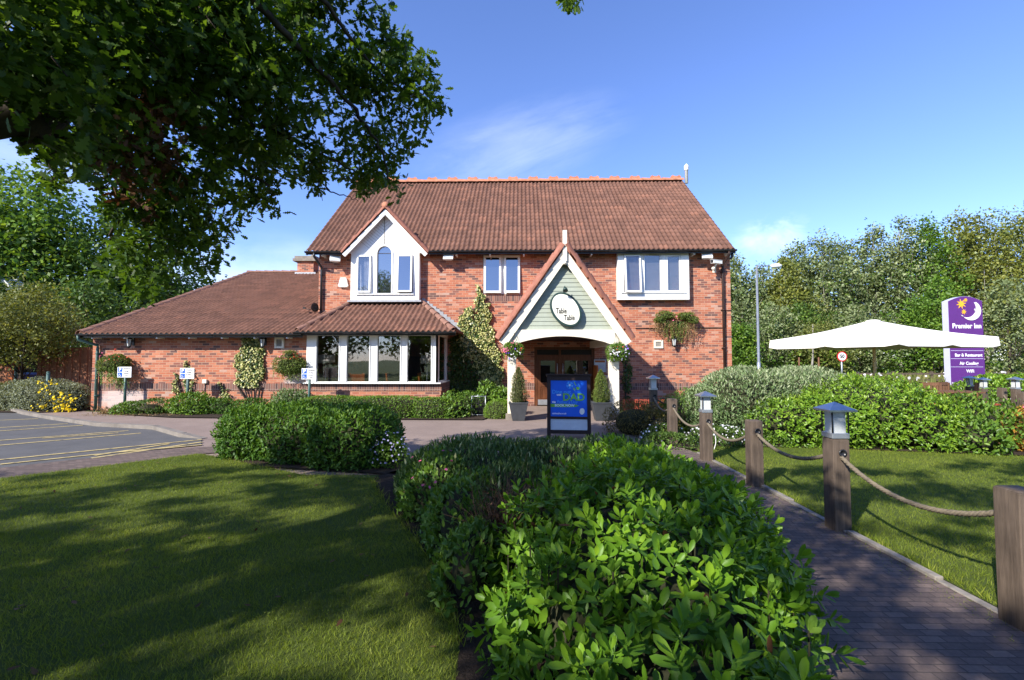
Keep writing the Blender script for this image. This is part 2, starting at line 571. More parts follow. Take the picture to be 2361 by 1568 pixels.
M['l_oak'] = leaf_mat('oak leaf', G3((0.020, 0.046, 0.009), (0.034, 0.074, 0.013), (0.062, 0.118, 0.020)), 0.5, 0.3, 0.5, gain=(1.9, 1.7, 1.0))
M['l_oakb'] = leaf_mat('withered oak leaf', G3((0.07, 0.03, 0.014), (0.12, 0.055, 0.025), (0.22, 0.12, 0.06)), 0.7, 0.2, 0.2, (1.2, 0.9, 0.6))
M['l_laurel'] = leaf_mat('laurel leaf', G3((0.028, 0.078, 0.014), (0.050, 0.130, 0.020), (0.105, 0.215, 0.030)), 0.42, 0.24, 0.30, gain=(2.1, 1.7, 0.75))
M['l_shoot'] = leaf_mat('young laurel leaf', G3((0.13, 0.26, 0.03), (0.19, 0.34, 0.045), (0.26, 0.42, 0.07)), 0.4, 0.45, 0.35)
M['l_hedge'] = leaf_mat('hedge leaf', G3((0.024, 0.070, 0.014), (0.044, 0.112, 0.018), (0.085, 0.170, 0.024)), 0.5, 0.25, 0.3, gain=(1.55, 1.36, 0.95))
M['l_var'] = leaf_mat('variegated leaf', [(0, (0.040, 0.085, 0.022)), (0.6, (0.075, 0.135, 0.038)), (0.85, (0.20, 0.25, 0.11)), (1, (0.42, 0.44, 0.26))], 0.5, 0.3, 0.28, gain=(1.2, 1.16, 0.95))
M['l_grey'] = leaf_mat('grey green leaf', G3((0.070, 0.135, 0.040), (0.150, 0.225, 0.080), (0.34, 0.38, 0.22)), 0.55, 0.3, 0.25)
M['l_silver'] = leaf_mat('silver grey leaf', G3((0.14, 0.17, 0.10), (0.27, 0.30, 0.19), (0.45, 0.47, 0.34)), 0.6, 0.3, 0.25)
M['l_bright'] = leaf_mat('bright green leaf', G3((0.09, 0.19, 0.015), (0.17, 0.30, 0.022), (0.30, 0.42, 0.045)), 0.38, 0.45, 0.32)
M['l_mid'] = leaf_mat('mid green leaf', G3((0.042, 0.10, 0.016), (0.075, 0.160, 0.024), (0.14, 0.235, 0.04)), 0.45, 0.35, 0.3, gain=(1.55, 1.36, 0.95))
M['l_ivy'] = leaf_mat('cream edged ivy leaf', [(0, (0.025, 0.062, 0.014)), (0.35, (0.055, 0.105, 0.02)), (0.52, (0.36, 0.38, 0.11)), (1, (0.62, 0.58, 0.27))], 0.4, 0.4, 0.2)
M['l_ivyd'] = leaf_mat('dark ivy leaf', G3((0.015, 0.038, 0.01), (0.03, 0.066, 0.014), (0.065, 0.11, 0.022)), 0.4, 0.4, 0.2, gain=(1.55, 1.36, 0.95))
M['l_trail'] = leaf_mat('trailing basket leaf', G3((0.06, 0.10, 0.02), (0.11, 0.165, 0.035), (0.20, 0.24, 0.07)), 0.55, 0.3, 0.3, gain=(1.2, 1.16, 0.95))
M['l_dry'] = leaf_mat('dry straw leaf', G3((0.17, 0.10, 0.04), (0.28, 0.19, 0.085), (0.40, 0.29, 0.15)), 0.8, 0.1, 0.3, (1.1, 1, 0.8))
M['l_box'] = leaf_mat('box leaf', G3((0.05, 0.075, 0.02), (0.10, 0.125, 0.035), (0.20, 0.20, 0.065)), 0.55, 0.3, 0.25)
M['l_orange'] = leaf_mat('orange spring leaf', G3((0.36, 0.17, 0.035), (0.50, 0.26, 0.04), (0.45, 0.36, 0.05)), 0.5, 0.3, 0.35, (1.2, 1, 0.7))
M['l_bronze'] = leaf_mat('bronze leaf', G3((0.055, 0.05, 0.018), (0.085, 0.08, 0.022), (0.15, 0.12, 0.035)), 0.5, 0.3, 0.25, gain=(1.55, 1.36, 0.95))
M['l_poplar'] = leaf_mat('silver green tree leaf', G3((0.085, 0.118, 0.056), (0.155, 0.195, 0.100), (0.29, 0.33, 0.20)), 0.5, 0.35, 0.28, gain=(1.35, 1.3, 1.05))
M['l_birch'] = leaf_mat('birch leaf', G3((0.075, 0.105, 0.028), (0.125, 0.160, 0.042), (0.21, 0.235, 0.07)), 0.5, 0.3, 0.32, gain=(1.55, 1.36, 0.95))
M['l_green'] = leaf_mat('fresh green tree leaf', G3((0.042, 0.100, 0.018), (0.080, 0.168, 0.026), (0.15, 0.25, 0.045)), 0.5, 0.3, 0.32, gain=(1.55, 1.36, 0.95))
M['l_deep'] = leaf_mat('deep green tree leaf', G3((0.030, 0.068, 0.018), (0.055, 0.112, 0.026), (0.10, 0.165, 0.042)), 0.5, 0.3, 0.3, gain=(1.55, 1.36, 0.95))
M['l_gold'] = leaf_mat('golden green tree leaf', G3((0.10, 0.125, 0.028), (0.17, 0.19, 0.042), (0.27, 0.27, 0.075)), 0.5, 0.3, 0.32)
M['l_blade'] = leaf_mat('grass blade', G3((0.105, 0.150, 0.017), (0.200, 0.260, 0.026), (0.36, 0.38, 0.07)), 0.55, 0.25, 0.42)
M['l_straw'] = leaf_mat('tall meadow grass', G3((0.11, 0.14, 0.03), (0.19, 0.20, 0.06), (0.32, 0.29, 0.12)), 0.7, 0.2, 0.35)
for nm, c in (('f_pink', (0.80, 0.17, 0.30)), ('f_white', (0.80, 0.78, 0.80)), ('f_yellow', (0.80, 0.60, 0.015)), ('f_violet', (0.20, 0.11, 0.55)), ('f_lilac', (0.55, 0.52, 0.78)), ('f_red', (0.65, 0.07, 0.04))):
    M[nm] = leaf_mat('petals ' + nm[2:], G3(tuple(x * 0.75 for x in c), c, tuple(min(1, x * 1.1) for x in c)), 0.6, 0.2, 0.25, (1, 1, 1))

# ------------------------------------------------------------------ object helpers
ORIGIN = {}


def tag(o, label=None, cat=None, group=None, kind=None):
    if label:
        o['label'] = label
    if cat:
        o['category'] = cat
    if group:
        o['group'] = group
    if kind:
        o['kind'] = kind
    return o


def thing(name, loc, label, cat, group=None, kind=None):
    o = bpy.data.objects.new(name, None)
    o.empty_display_size = 0.2
    C.objects.link(o)
    o.location = loc
    ORIGIN[o.name] = Vector(loc)
    return tag(o, label, cat, group, kind)


def link(name, me, parent=None):
    o = bpy.data.objects.new(name, me)
    C.objects.link(o)
    if parent is not None:
        o.parent = parent
        ORIGIN[o.name] = ORIGIN[parent.name]
    else:
        ORIGIN[o.name] = Vector((0, 0, 0))
    return o


def copy_tree(o, parent=None):
    c = o.copy()
    C.objects.link(c)
    ORIGIN[c.name] = ORIGIN.get(o.name, Vector((0, 0, 0)))
    if parent is not None:
        c.parent = parent
    for ch in [x for x in o.children]:
        copy_tree(ch, c)
    return c


class MB:
    """collects plain solids and links them as ONE mesh object"""

    def __init__(self):
        self.v, self.f, self.m, self.s, self.uv = [], [], [], [], {}

    def add(self, verts, faces, mi=0, mat=None, smooth=False, uv=None):
        b = len(self.v)
        for p in verts:
            p = Vector(p)
            self.v.append(mat @ p if mat is not None else p)
        for f in faces:
            self.f.append(tuple(b + i for i in f))
            self.m.append(mi)
            self.s.append(smooth)
        if uv is not None:
            for i, q in enumerate(uv):
                self.uv[b + i] = q
        return self

    def box(self, x0, x1, y0, y1, z0, z1, mi=0, mat=None):
        if x0 > x1: x0, x1 = x1, x0
        if y0 > y1: y0, y1 = y1, y0
        if z0 > z1: z0, z1 = z1, z0
        v = [(x0, y0, z0), (x1, y0, z0), (x1, y1, z0), (x0, y1, z0), (x0, y0, z1), (x1, y0, z1), (x1, y1, z1), (x0, y1, z1)]
        return self.add(v, [(0, 3, 2, 1), (4, 5, 6, 7), (0, 1, 5, 4), (1, 2, 6, 5), (2, 3, 7, 6), (3, 0, 4, 7)], mi, mat)

    def prism(self, poly, axis, a, b, mi=0, mat=None):
        """2-D outline pushed from a to b along an axis: 'y' takes (x,z), 'z' takes (x,y), 'x' takes (y,z)"""
        n = len(poly)
        put = {'y': lambda p, t: (p[0], t, p[1]), 'z': lambda p, t: (p[0], p[1], t), 'x': lambda p, t: (t, p[0], p[1])}[axis]
        v = [put(p, a) for p in poly] + [put(p, b) for p in poly]
        f = [tuple(range(n)), tuple(range(2 * n - 1, n - 1, -1))]
        f += [(i, i + n, (i + 1) % n + n, (i + 1) % n) for i in range(n)]
        return self.add(v, f, mi, mat)

    def tube(self, path, r, n=8, mi=0, mat=None, caps=True):
        v, f = tube_geo(path, r, n, caps)
        return self.add(v, f, mi, mat, True)

    def lathe(self, prof, c=(0, 0, 0), n=16, mi=0, mat=None, smooth=True):
        v, f = [], []
        for k, (r, z) in enumerate(prof):
            for i in range(n):
                a = 2 * math.pi * i / n
                v.append((c[0] + r * math.cos(a), c[1] + r * math.sin(a), c[2] + z))
        for k in range(len(prof) - 1):
            for i in range(n):
                j = (i + 1) % n
                f.append((k * n + i, k * n + j, (k + 1) * n + j, (k + 1) * n + i))
        f.append(tuple(range(n - 1, -1, -1)))
        f.append(tuple((len(prof) - 1) * n + i for i in range(n)))
        return self.add(v, f, mi, mat, smooth)

    def build(self, name, mats, parent=None, bevel=0.0):
        if not isinstance(mats, (list, tuple)):
            mats = [mats]
        o0 = ORIGIN[parent.name] if parent is not None else Vector((0, 0, 0))
        me = bpy.data.meshes.new(name)
        me.from_pydata([tuple(p - o0) for p in self.v], [], self.f)
        bm = bmesh.new()
        bm.from_mesh(me)
        bmesh.ops.recalc_face_normals(bm, faces=bm.faces)
        uvl = bm.loops.layers.uv.new('UVMap')
        for f in bm.faces:
            nn = f.normal
            ax, ay, az = abs(nn.x), abs(nn.y), abs(nn.z)
            for lp in f.loops:
                i = lp.vert.index
                if i in self.uv:
                    lp[uvl].uv = self.uv[i]
                    continue
                p = lp.vert.co + o0
                if az > max(ax, ay):
                    lp[uvl].uv = (p.x, p.y)
                elif ay >= ax:
                    lp[uvl].uv = (p.x, p.z)
                else:
                    lp[uvl].uv = (p.y, p.z)
        bm.to_mesh(me)
        bm.free()
        for m in mats:
            me.materials.append(m)
        me.polygons.foreach_set('material_index', self.m)
        me.polygons.foreach_set('use_smooth', self.s)
        o = link(name, me, parent)
        if bevel:
            bv = o.modifiers.new('edge wear', 'BEVEL')
            bv.width = bevel
            bv.segments = 2
            bv.limit_method = 'ANGLE'
        return o


def tube_geo(path, r, n=8, caps=True):
    path = [Vector(p) for p in path]
    rs = r if isinstance(r, (list, tuple)) else [r] * len(path)
    v, f = [], []
    up = None
    for k, p in enumerate(path):
        d = (path[min(k + 1, len(path) - 1)] - path[max(k - 1, 0)]).normalized()
        if up is None:
            up = Vector((0, 0, 1)) if abs(d.z) < 0.9 else Vector((0, 1, 0))
        s = d.cross(up)
        if s.length < 1e-5:
            s = d.cross(Vector((1, 0, 0)))
        s.normalize()
        up = s.cross(d).normalized()
        for i in range(n):
            a = 2 * math.pi * i / n
            v.append(p + (s * math.cos(a) + up * math.sin(a)) * rs[k])
    for k in range(len(path) - 1):
        for i in range(n):
            j = (i + 1) % n
            f.append((k * n + i, k * n + j, (k + 1) * n + j, (k + 1) * n + i))
    if caps:
        f.append(tuple(range(n - 1, -1, -1)))
        f.append(tuple((len(path) - 1) * n + i for i in range(n)))
    return v, f


def smooth_path(pts, k=6):
    """Catmull-Rom through the given points"""
    pts = [Vector(p) for p in pts]
    P = [pts[0] * 2 - pts[1]] + pts + [pts[-1] * 2 - pts[-2]]
    out = []
    for i in range(1, len(P) - 2):
        a, b, c, d = P[i - 1:i + 3]
        for j in range(k):
            t = j / k
            out.append(0.5 * ((2 * b) + (c - a) * t + (2 * a - 5 * b + 4 * c - d) * t * t + (3 * b - a - 3 * c + d) * t ** 3))
    out.append(pts[-1])
    return out


def sheet(name, poly, z, mat, kind='structure', parent=None, label=None):
    """flat ground sheet; poly is a list of (x, y)"""
    mb = MB()
    mb.add([(x, y, z) for x, y in poly], [tuple(range(len(poly)))])
    o = mb.build(name, mat, parent)
    if kind:
        o['kind'] = kind
    # ground sheets face up
    if o.data.polygons[0].normal.z < 0:
        o.data.flip_normals()
    return o


def text(name, s, size, loc, mat, parent, rot=(R(90), 0, 0), sx=1.0, fat=0.0, ex=0.0015, align='CENTER', shear=0.0, spacing=1.0):
    cu = bpy.data.curves.new(name, 'FONT')
    cu.body = s
    cu.size = size
    cu.align_x = align
    cu.align_y = 'CENTER'
    cu.extrude = ex
    cu.offset = fat
    cu.shear = shear
    cu.space_character = spacing
    cu.resolution_u = 3
    t = bpy.data.objects.new('lettering_source', cu)
    C.objects.link(t)
    bpy.context.view_layer.update()
    me = bpy.data.meshes.new_from_object(t.evaluated_get(bpy.context.evaluated_depsgraph_get()))
    bpy.data.objects.remove(t)
    bpy.data.curves.remove(cu)
    from mathutils import Euler
    mt = Matrix.Translation(Vector(loc) - (ORIGIN[parent.name] if parent is not None else Vector())) @ Euler(rot).to_matrix().to_4x4() @ Matrix.Diagonal((sx, 1, 1, 1))
    me.transform(mt)
    me.materials.clear()
    me.materials.append(mat)
    me.name = name
    return link(name, me, parent)


# ------------------------------------------------------------------ foliage
T_OVAL = ([(0, 0, 0), (0.5, 0, -0.05), (1, 0, 0.0), (0.28, 0.20, 0.03), (0.68, 0.19, 0.03), (0.28, -0.20, 0.03), (0.68, -0.19, 0.03)],
          [(0, 1, 2, 4, 3), (0, 5, 6, 2, 1)])
T_LONG = ([(0, 0, 0), (0.5, 0, -0.03), (1, 0, -0.06), (0.4, 0.13, 0.03), (0.4, -0.13, 0.03)], [(0, 1, 2, 3), (0, 4, 2, 1)])
T_LAUREL = ([(0, 0, 0), (0.14, 0, -0.01), (0.45, 0, -0.05), (0.78, 0, -0.04), (1, 0, 0.02),
             (0.28, 0.125, 0.025), (0.55, 0.195, 0.03), (0.83, 0.155, 0.02), (0.28, -0.125, 0.025), (0.55, -0.195, 0.03), (0.83, -0.155, 0.02)],
            [(0, 1, 5), (1, 2, 6, 5), (2, 3, 7, 6), (3, 4, 7), (0, 8, 1), (1, 8, 9, 2), (2, 9, 10, 3), (3, 10, 4)])
T_QUAD = ([(0, 0, 0), (0.5, 0.24, 0.04), (1, 0, 0), (0.5, -0.24, 0.04)], [(0, 3, 2, 1)])
T_PENT = ([(0, 0, 0), (0.25, 0.42, 0.03), (0.62, 0.36, 0.0), (1, 0, -0.04), (0.62, -0.36, 0.0), (0.25, -0.42, 0.03)], [(0, 5, 4, 3, 2, 1)])
_o = [(0.05, 0.03), (0.20, 0.13), (0.27, 0.07), (0.40, 0.24), (0.50, 0.11), (0.64, 0.31), (0.74, 0.14), (0.88, 0.20), (0.95, 0.08)]
T_OAK = ([(0, 0, 0), (1.02, 0, 0)] + [(x, y, 0.05 * y) for x, y in _o] + [(x, -y, 0.05 * y) for x, y in _o],
         [(0, 1) + tuple(range(10, 1, -1)), (1, 0) + tuple(range(11, 20))])
T_BLADE = ([(0, 0.045, 0), (0, -0.045, 0), (0.55, -0.03, 0.06), (1, 0, 0.2), (0.55, 0.03, 0.06)], [(0, 1, 2, 4), (4, 2, 3)])
T_PETAL = ([(0, 0, 0.1)] + [(0.5 * math.cos(a), 0.5 * math.sin(a), 0) for a in (0, 1.05, 2.09, 3.14, 4.19, 5.24)], [(0, 1, 2), (0, 2, 3), (0, 3, 4), (0, 4, 5), (0, 5, 6), (0, 6, 1)])


def unit(a):
    return a / np.maximum(np.linalg.norm(a, axis=1, keepdims=True), 1e-9)


def rdir(n):
    return unit(rng.normal(size=(n, 3)))


class Fol:
    """many leaf-sized faces (and solid stems) gathered into ONE mesh"""

    def __init__(self):
        self.V, self.L, self.T, self.MI, self.RN = [], [], [], [], []
        self.n = 0

    def add(self, P, D, N, size, tm, mi=0, rnd=None, wide=1.0):
        P, D, N = np.asarray(P, float), unit(np.asarray(D, float)), np.asarray(N, float)
        k = len(P)
        if k == 0:
            return self
        size = np.broadcast_to(np.asarray(size, float), (k,))
        Z = unit(N - (N * D).sum(1, keepdims=True) * D)
        Y = np.cross(Z, D)
        tv = np.array(tm[0], float)
        v = P[:, None, :] + size[:, None, None] * (tv[None, :, 0:1] * D[:, None, :] + wide * tv[None, :, 1:2] * Y[:, None, :] + tv[None, :, 2:3] * Z[:, None, :])
        kv = len(tv)
        base = self.n + np.arange(k) * kv
        loop = np.concatenate([np.array(f) for f in tm[1]])
        self.L.append((base[:, None] + loop[None, :]).ravel())
        self.T.append(np.tile(np.array([len(f) for f in tm[1]]), k))
        self.MI.append(np.full(k * len(tm[1]), mi))
        if rnd is None:
            rnd = rng.random(k)
        self.RN.append(np.repeat(np.clip(np.broadcast_to(rnd, (k,)), 0, 1), kv))
        self.V.append(v.reshape(-1, 3))
        self.n += k * kv
        return self

    def solid(self, v, f, mi):
        v = np.array([tuple(p) for p in v], float)
        self.L.append(np.concatenate([np.array(q) for q in f]) + self.n)
        self.T.append(np.array([len(q) for q in f]))
        self.MI.append(np.full(len(f), mi))
        self.RN.append(np.full(len(v), 0.5))
        self.V.append(v)
        self.n += len(v)
        return self

    def tube(self, path, r, n=6, mi=0):
        return self.solid(*tube_geo(path, r, n, True), mi)

    def build(self, name, mats, parent=None):
        V = np.concatenate(self.V)
        if parent is not None:
            V = V - np.array(ORIGIN[parent.name])
        L = np.concatenate(self.L).astype(np.int32)
        T = np.concatenate(self.T).astype(np.int32)
        me = bpy.data.meshes.new(name)
        me.vertices.add(len(V))
        me.vertices.foreach_set('co', V.astype(np.float32).ravel())
        me.loops.add(len(L))
        me.loops.foreach_set('vertex_index', L)
        me.polygons.add(len(T))
        me.polygons.foreach_set('loop_start', np.concatenate([[0], np.cumsum(T)[:-1]]).astype(np.int32))
        me.polygons.foreach_set('loop_total', T)
        for m in mats:
            me.materials.append(m)
        me.polygons.foreach_set('material_index', np.concatenate(self.MI).astype(np.int32))
        a = me.attributes.new('rnd', 'FLOAT', 'POINT')
        a.data.foreach_set('value', np.concatenate(self.RN).astype(np.float32))
        me.update(calc_edges=True)
        me.validate()
        return link(name, me, parent)


def lumps(P, s, seed=0):
    """cheap smooth 3-D noise in -1..1"""
    r = np.random.default_rng(seed + 11)
    out = np.zeros(len(P))
    for k in range(7):
        d = r.normal(size=3)
        out += np.sin(P @ (d * s * (0.6 + 0.25 * k)) + r.random() * 6.28) / (1 + 0.25 * k)
    return out / 3.2


def blob_surface(c, rad, n, p=2.0, rot=0.0, seed=0, lump=0.06, ls=2.5):
    """points spread evenly on a lumpy super-ellipsoid, with outward normals"""
    rad = np.array(rad, float)
    u = rdir(n * 4)
    rr = (np.abs(u) ** p).sum(1) ** (-1 / p)
    q = u * rr[:, None]
    nn = np.sign(q) * np.abs(q) ** (p - 1)
    w = np.linalg.norm(nn / rad, axis=1) / np.maximum(np.linalg.norm(nn, axis=1), 1e-9) * rr ** 3 / np.maximum((unit(nn) * u).sum(1), 0.2)
    keep = rng.random(len(w)) < np.minimum(1, w / np.quantile(w, 0.97))
    q, nn = q[keep][:n], nn[keep][:n]
    P = q * rad
    N = unit(nn / rad)
    cr, sr = math.cos(rot), math.sin(rot)
    Rm = np.array([[cr, -sr, 0], [sr, cr, 0], [0, 0, 1]])
    P, N = P @ Rm.T + np.array(c), N @ Rm.T
    P = P + N * (lump * lumps(P, ls, seed))[:, None]
    return P, N


def core(fo, c, rad, p, rot, k, mi):
    """the dense twiggy inside of a hedge"""
    nu, nv = 20, 12
    v, f = [], []
    for i in range(nv + 1):
        th = math.pi * i / nv
        for j in range(nu):
            ph = 2 * math.pi * j / nu
            u = np.array([math.sin(th) * math.cos(ph), math.sin(th) * math.sin(ph), math.cos(th)])
            u = u * (np.abs(u) ** p).sum() ** (-1 / p) * np.array(rad) * k
            x, y = u[0] * math.cos(rot) - u[1] * math.sin(rot), u[0] * math.sin(rot) + u[1] * math.cos(rot)
            v.append((c[0] + x, c[1] + y, c[2] + u[2]))
    for i in range(nv):
        for j in range(nu):
            a, b = i * nu + j, i * nu + (j + 1) % nu
            f.append((a, b, b + nu, a + nu))
    fo.solid(v, f, mi)


def in_blob(P, c, rad, p, rot):
    d = P - np.array(c)
    x = d[:, 0] * math.cos(rot) + d[:, 1] * math.sin(rot)
    y = -d[:, 0] * math.sin(rot) + d[:, 1] * math.cos(rot)
    return ((np.abs(x / rad[0]) ** p + np.abs(y / rad[1]) ** p + np.abs(d[:, 2] / rad[2]) ** p) ** (1 / p))


def bush(fo, blobs, dens, size, tm, mi=0, core_mi=None, p=2.0, lump=0.06, ls=2.5, layers=(1.0, 0.93, 0.86), up=0.35, spread=0.75,
         ckeep=0.8, zmin=0.02, seed=0, wide=1.0, flat=0.5, rnd_up=0.0):
    """leaves on a set of blobs (c, radii[, rot[, p]]); dens = leaves per square metre and layer"""
    for b, bl in enumerate(blobs):
        c, rad = bl[0], bl[1]
        rot = bl[2] if len(bl) > 2 else 0.0
        pp = bl[3] if len(bl) > 3 else p
        a, bb, cc = rad
        area = 4 * math.pi * (((a * bb) ** 1.6 + (a * cc) ** 1.6 + (bb * cc) ** 1.6) / 3) ** (1 / 1.6) * (1.0 if pp < 2.5 else 1.35)
        for li, k in enumerate(layers):
            n = max(8, int(area * dens))
            P, N = blob_surface(c, np.array(rad) * k, n, pp, rot, seed + b, lump, ls)
            ok = P[:, 2] > zmin
            for b2, o in enumerate(blobs):
                if b2 != b:
                    ok &= in_blob(P, o[0], o[1], o[3] if len(o) > 3 else p, o[2] if len(o) > 2 else 0.0) > 0.86
            P, N = P[ok], N[ok]
            n = len(P)
            if not n:
                continue
            D = unit(N * 0.5 + rdir(n) * spread + np.array([0, 0, up]))
            NN = unit(N * flat + rdir(n) * 0.45 + np.array([0, 0, 0.55]))
            P = P + rdir(n) * 0.25 * np.mean(size)
            sz = rng.uniform(size[0], size[1], n)
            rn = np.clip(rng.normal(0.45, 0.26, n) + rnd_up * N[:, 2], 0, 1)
            fo.add(P - D * sz[:, None] * 0.4, D, NN, sz, tm, mi, rn, wide)
        if core_mi is not None:
            core(fo, c, rad, pp, rot, ckeep, core_mi)
    return fo


def rosettes(fo, blobs, n_per_m2, leaves, size, tm, mi, seed=0, lump=0.1, ls=3.2, ks=(1.04, 0.94), up=0.45, p=2.0, rnd0=0.45, wide=1.0, zmin=0.03):
    """shoots on the outside of a shrub, each with leaves spiralling round its tip"""
    for b, bl in enumerate(blobs):
        c, rad = bl[0], bl[1]
        rot = bl[2] if len(bl) > 2 else 0.0
        pp = bl[3] if len(bl) > 3 else p
        a_, b_, c_ = rad
        area = 4 * math.pi * (((a_ * b_) ** 1.6 + (a_ * c_) ** 1.6 + (b_ * c_) ** 1.6) / 3) ** (1 / 1.6)
        for k in ks:
            P, N = blob_surface(c, np.array(rad) * k, int(area * n_per_m2), pp, rot, seed + b, lump, ls)
            ok = P[:, 2] > zmin
            for b2, o in enumerate(blobs):
                if b2 != b:
                    ok &= in_blob(P, o[0], o[1], o[3] if len(o) > 3 else p, o[2] if len(o) > 2 else 0.0) > 0.88
            P, N = P[ok], N[ok]
            m = len(P)
            if not m:
                continue
            A = unit(N * 0.75 + rdir(m) * 0.45 + np.array([0, 0, up]))
            side = unit(np.cross(A, rdir(m)))
            fwd = np.cross(A, side)
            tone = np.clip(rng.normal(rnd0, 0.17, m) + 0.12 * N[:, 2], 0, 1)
            s0 = rng.uniform(size[0], size[1], m)
            for i in range(leaves):
                ph = i * 2.4 + rng.normal(0, 0.25, m)
                t = np.radians(28 + 62 * (i / max(1, leaves - 1)) + rng.normal(0, 9, m))
                rad_ = side * np.cos(ph)[:, None] + fwd * np.sin(ph)[:, None]
                D = A * np.cos(t)[:, None] + rad_ * np.sin(t)[:, None]
                NN = A * np.sin(t)[:, None] - rad_ * np.cos(t)[:, None]
                base = P + A * ((0.045 - 0.075 * i / leaves) * (s0 / 0.09))[:, None]
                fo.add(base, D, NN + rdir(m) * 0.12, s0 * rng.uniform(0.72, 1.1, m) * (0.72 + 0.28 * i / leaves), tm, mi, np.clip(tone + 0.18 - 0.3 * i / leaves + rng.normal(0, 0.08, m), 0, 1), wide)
    return fo


def clump(fo, cs, r, n, size, tm, mi=0, out=0.5, rnd=None, wide=1.0, squash=1.0):
    """n leaves round every centre in cs"""
    cs = np.asarray(cs, float)
    k = len(cs)
    r = np.broadcast_to(np.asarray(r, float), (k,))
    q = rdir(k * n) * (rng.random((k * n, 1)) ** 0.45)
    q[:, 2] *= squash
    P = np.repeat(cs, n, 0) + q * np.repeat(r, n)[:, None]
    D = unit(q * out + rdir(k * n) * 0.7 + np.array([0, 0, -0.1]))
    N = unit(q * 0.5 + rdir(k * n) * 0.6 + np.array([0, 0, 0.6]))
    sz = rng.uniform(size[0], size[1], k * n)
    rn = rng.random(k * n) if rnd is None else np.clip(np.repeat(rnd, n) + rng.normal(0, 0.2, k * n), 0, 1)
    fo.add(P, D, N, sz, tm, mi, rn, wide)
    return fo

# ================================================================== GROUND
def gp(*pts):
    return [(G(x, y).x, G(x, y).y) for x, y in pts]


gr = sheet('ground', [(-900, -500), (900, -500), (900, 1600), (-900, 1600)], 0.0, M['field'])
# car park lane, paving round the pub, lawn, beds: sheets laid one above the other
near_edge = gp((0, 1082), (210, 1058.5), (323, 1043), (464, 1029))
kerb_line = gp((0, 943.5), (51, 957), (110, 968), (218, 984.5), (351, 992), (413, 1010), (464, 1013.7))
pv = sheet('pavement', [(-24, 14.6)] + [(-24, 13.6)] + kerb_line[:1] + kerb_line + [(-3.0, 9.0)] + near_edge[::-1] + [(-24, near_edge[0][1] - 1.6)]
           + [(-24, 4.6)] + gp((0, 1108), (230, 1080), (460, 1050)) + [(-3.5, 7.2), (-1.4, 7.3), (1.2, 7.3), (1.55, 6.0), (1.55, -3), (2.96, -3), (2.96, 8.2), (2.5, 10.2), (2.9, 12.0), (3.0, 15.78), (-0.9, 15.78), (-0.9, 12.2), (-6, 12.0), (-8, 12.3), (-13.4, 13.9), (-13.6, 14.6)],
           0.008, M['pave'])
sheet('pavement', [(-16, 6.2), (-1.2, 6.4), (-1.2, 12.6), (-16, 13.6)], 0.004, M['pave'])
lane = sheet('car_park', [(-60, 13.4)] + kerb_line + near_edge[::-1] + [(-60, near_edge[0][1] - 0.5)], 0.016, M['asphalt'])
# raised kerb along the lane
mb = MB()
kl = [Vector((x, y, 0)) for x, y in [(-40, kerb_line[0][1] + 0.4)] + kerb_line]
for a, b in zip(kl[:-1], kl[1:]):
    d = (b - a).normalized()
    nrm = Vector((-d.y, d.x, 0))
    h0 = 0.10
    fade = 0.10 if b is not kl[-1] else 0.02
    v = [a, b, b + nrm * 0.13, a + nrm * 0.13]
    mb.add([tuple(p) for p in v] + [(p.x, p.y, h) for p, h in zip(v, (h0, fade, fade, h0))],
           [(0, 3, 2, 1), (4, 5, 6, 7), (0, 1, 5, 4), (1, 2, 6, 5), (2, 3, 7, 6), (3, 0, 4, 7)])
kb = mb.build('kerb', M['kerb'])
kb['kind'] = 'structure'
# block paving margin between lane and lawn
bk = [(-24, near_edge[0][1] - 0.52)] + near_edge[:-1] + [(-4.6, 8.75)]
bkn = gp((0, 1108), (230, 1080), (460, 1050))
sheet('paved_margin', bk + [(-4.9, 7.9)] + bkn[::-1] + [(-24, bkn[0][1] - 0.75)], 0.022, M['paver'])
# the path along the rope fence
sheet('path', [(1.45, -3), (2.955, -3), (2.955, 7.9), (2.55, 8.6), (1.2, 8.4), (1.4, 6.5)], 0.0265, M['paver'])
mb = MB()
yy = -2.0
while yy < 7.9:
    ln = 0.9
    w = random.uniform(-0.012, 0.012)
    mb.box(2.958 + w, 3.018 + w, yy, yy + ln - 0.012, -0.05, 0.045 + random.uniform(-0.012, 0.01))
    yy += ln
e = mb.build('path_edging', M['edging'], None, 0.006)
e['kind'] = 'structure'
# yellow lines on the lane
mb = MB()


def stripe(a, b, w0, z=0.0205):
    p, q = G(*a), G(*b)
    d = (q - p).normalized()
    nn = Vector((-d.y, d.x, 0)) * w0 / 2
    mb.add([(p.x - nn.x, p.y - nn.y, z), (q.x - nn.x, q.y - nn.y, z), (q.x + nn.x, q.y + nn.y, z), (p.x + nn.x, p.y + nn.y, z)], [(0, 1, 2, 3)])


def z2(x, y):
    return x * 0.3897, 518.8 + y * 0.3897


for k, (a, b, w) in enumerate([((-300, 1172), (225, 1150), 0.09), ((-300, 1221), (400, 1180), 0.09), ((-300, 1244), (490, 1190), 0.09), ((-300, 1304), (760, 1222), 0.09), ((-300, 1336), (835, 1237), 0.09),
                ((250, 1268), (700, 1236), 0.09), ((-300, 1427), (1195, 1276), 0.10), ((540, 1388), (1195, 1291), 0.10), ((560, 1372), (1000, 1302), 0.09), ((0, 1425), (830, 1338), 0.09), ((700, 1352), (1195, 1308), 0.09)]):
    stripe(z2(*a), z2(*b), w * 0.85, 0.0205 + 0.0006 * k)
yl = mb.build('road_markings', M['yellow'])
yl['kind'] = 'structure'
for pl in yl.data.polygons:
    pass
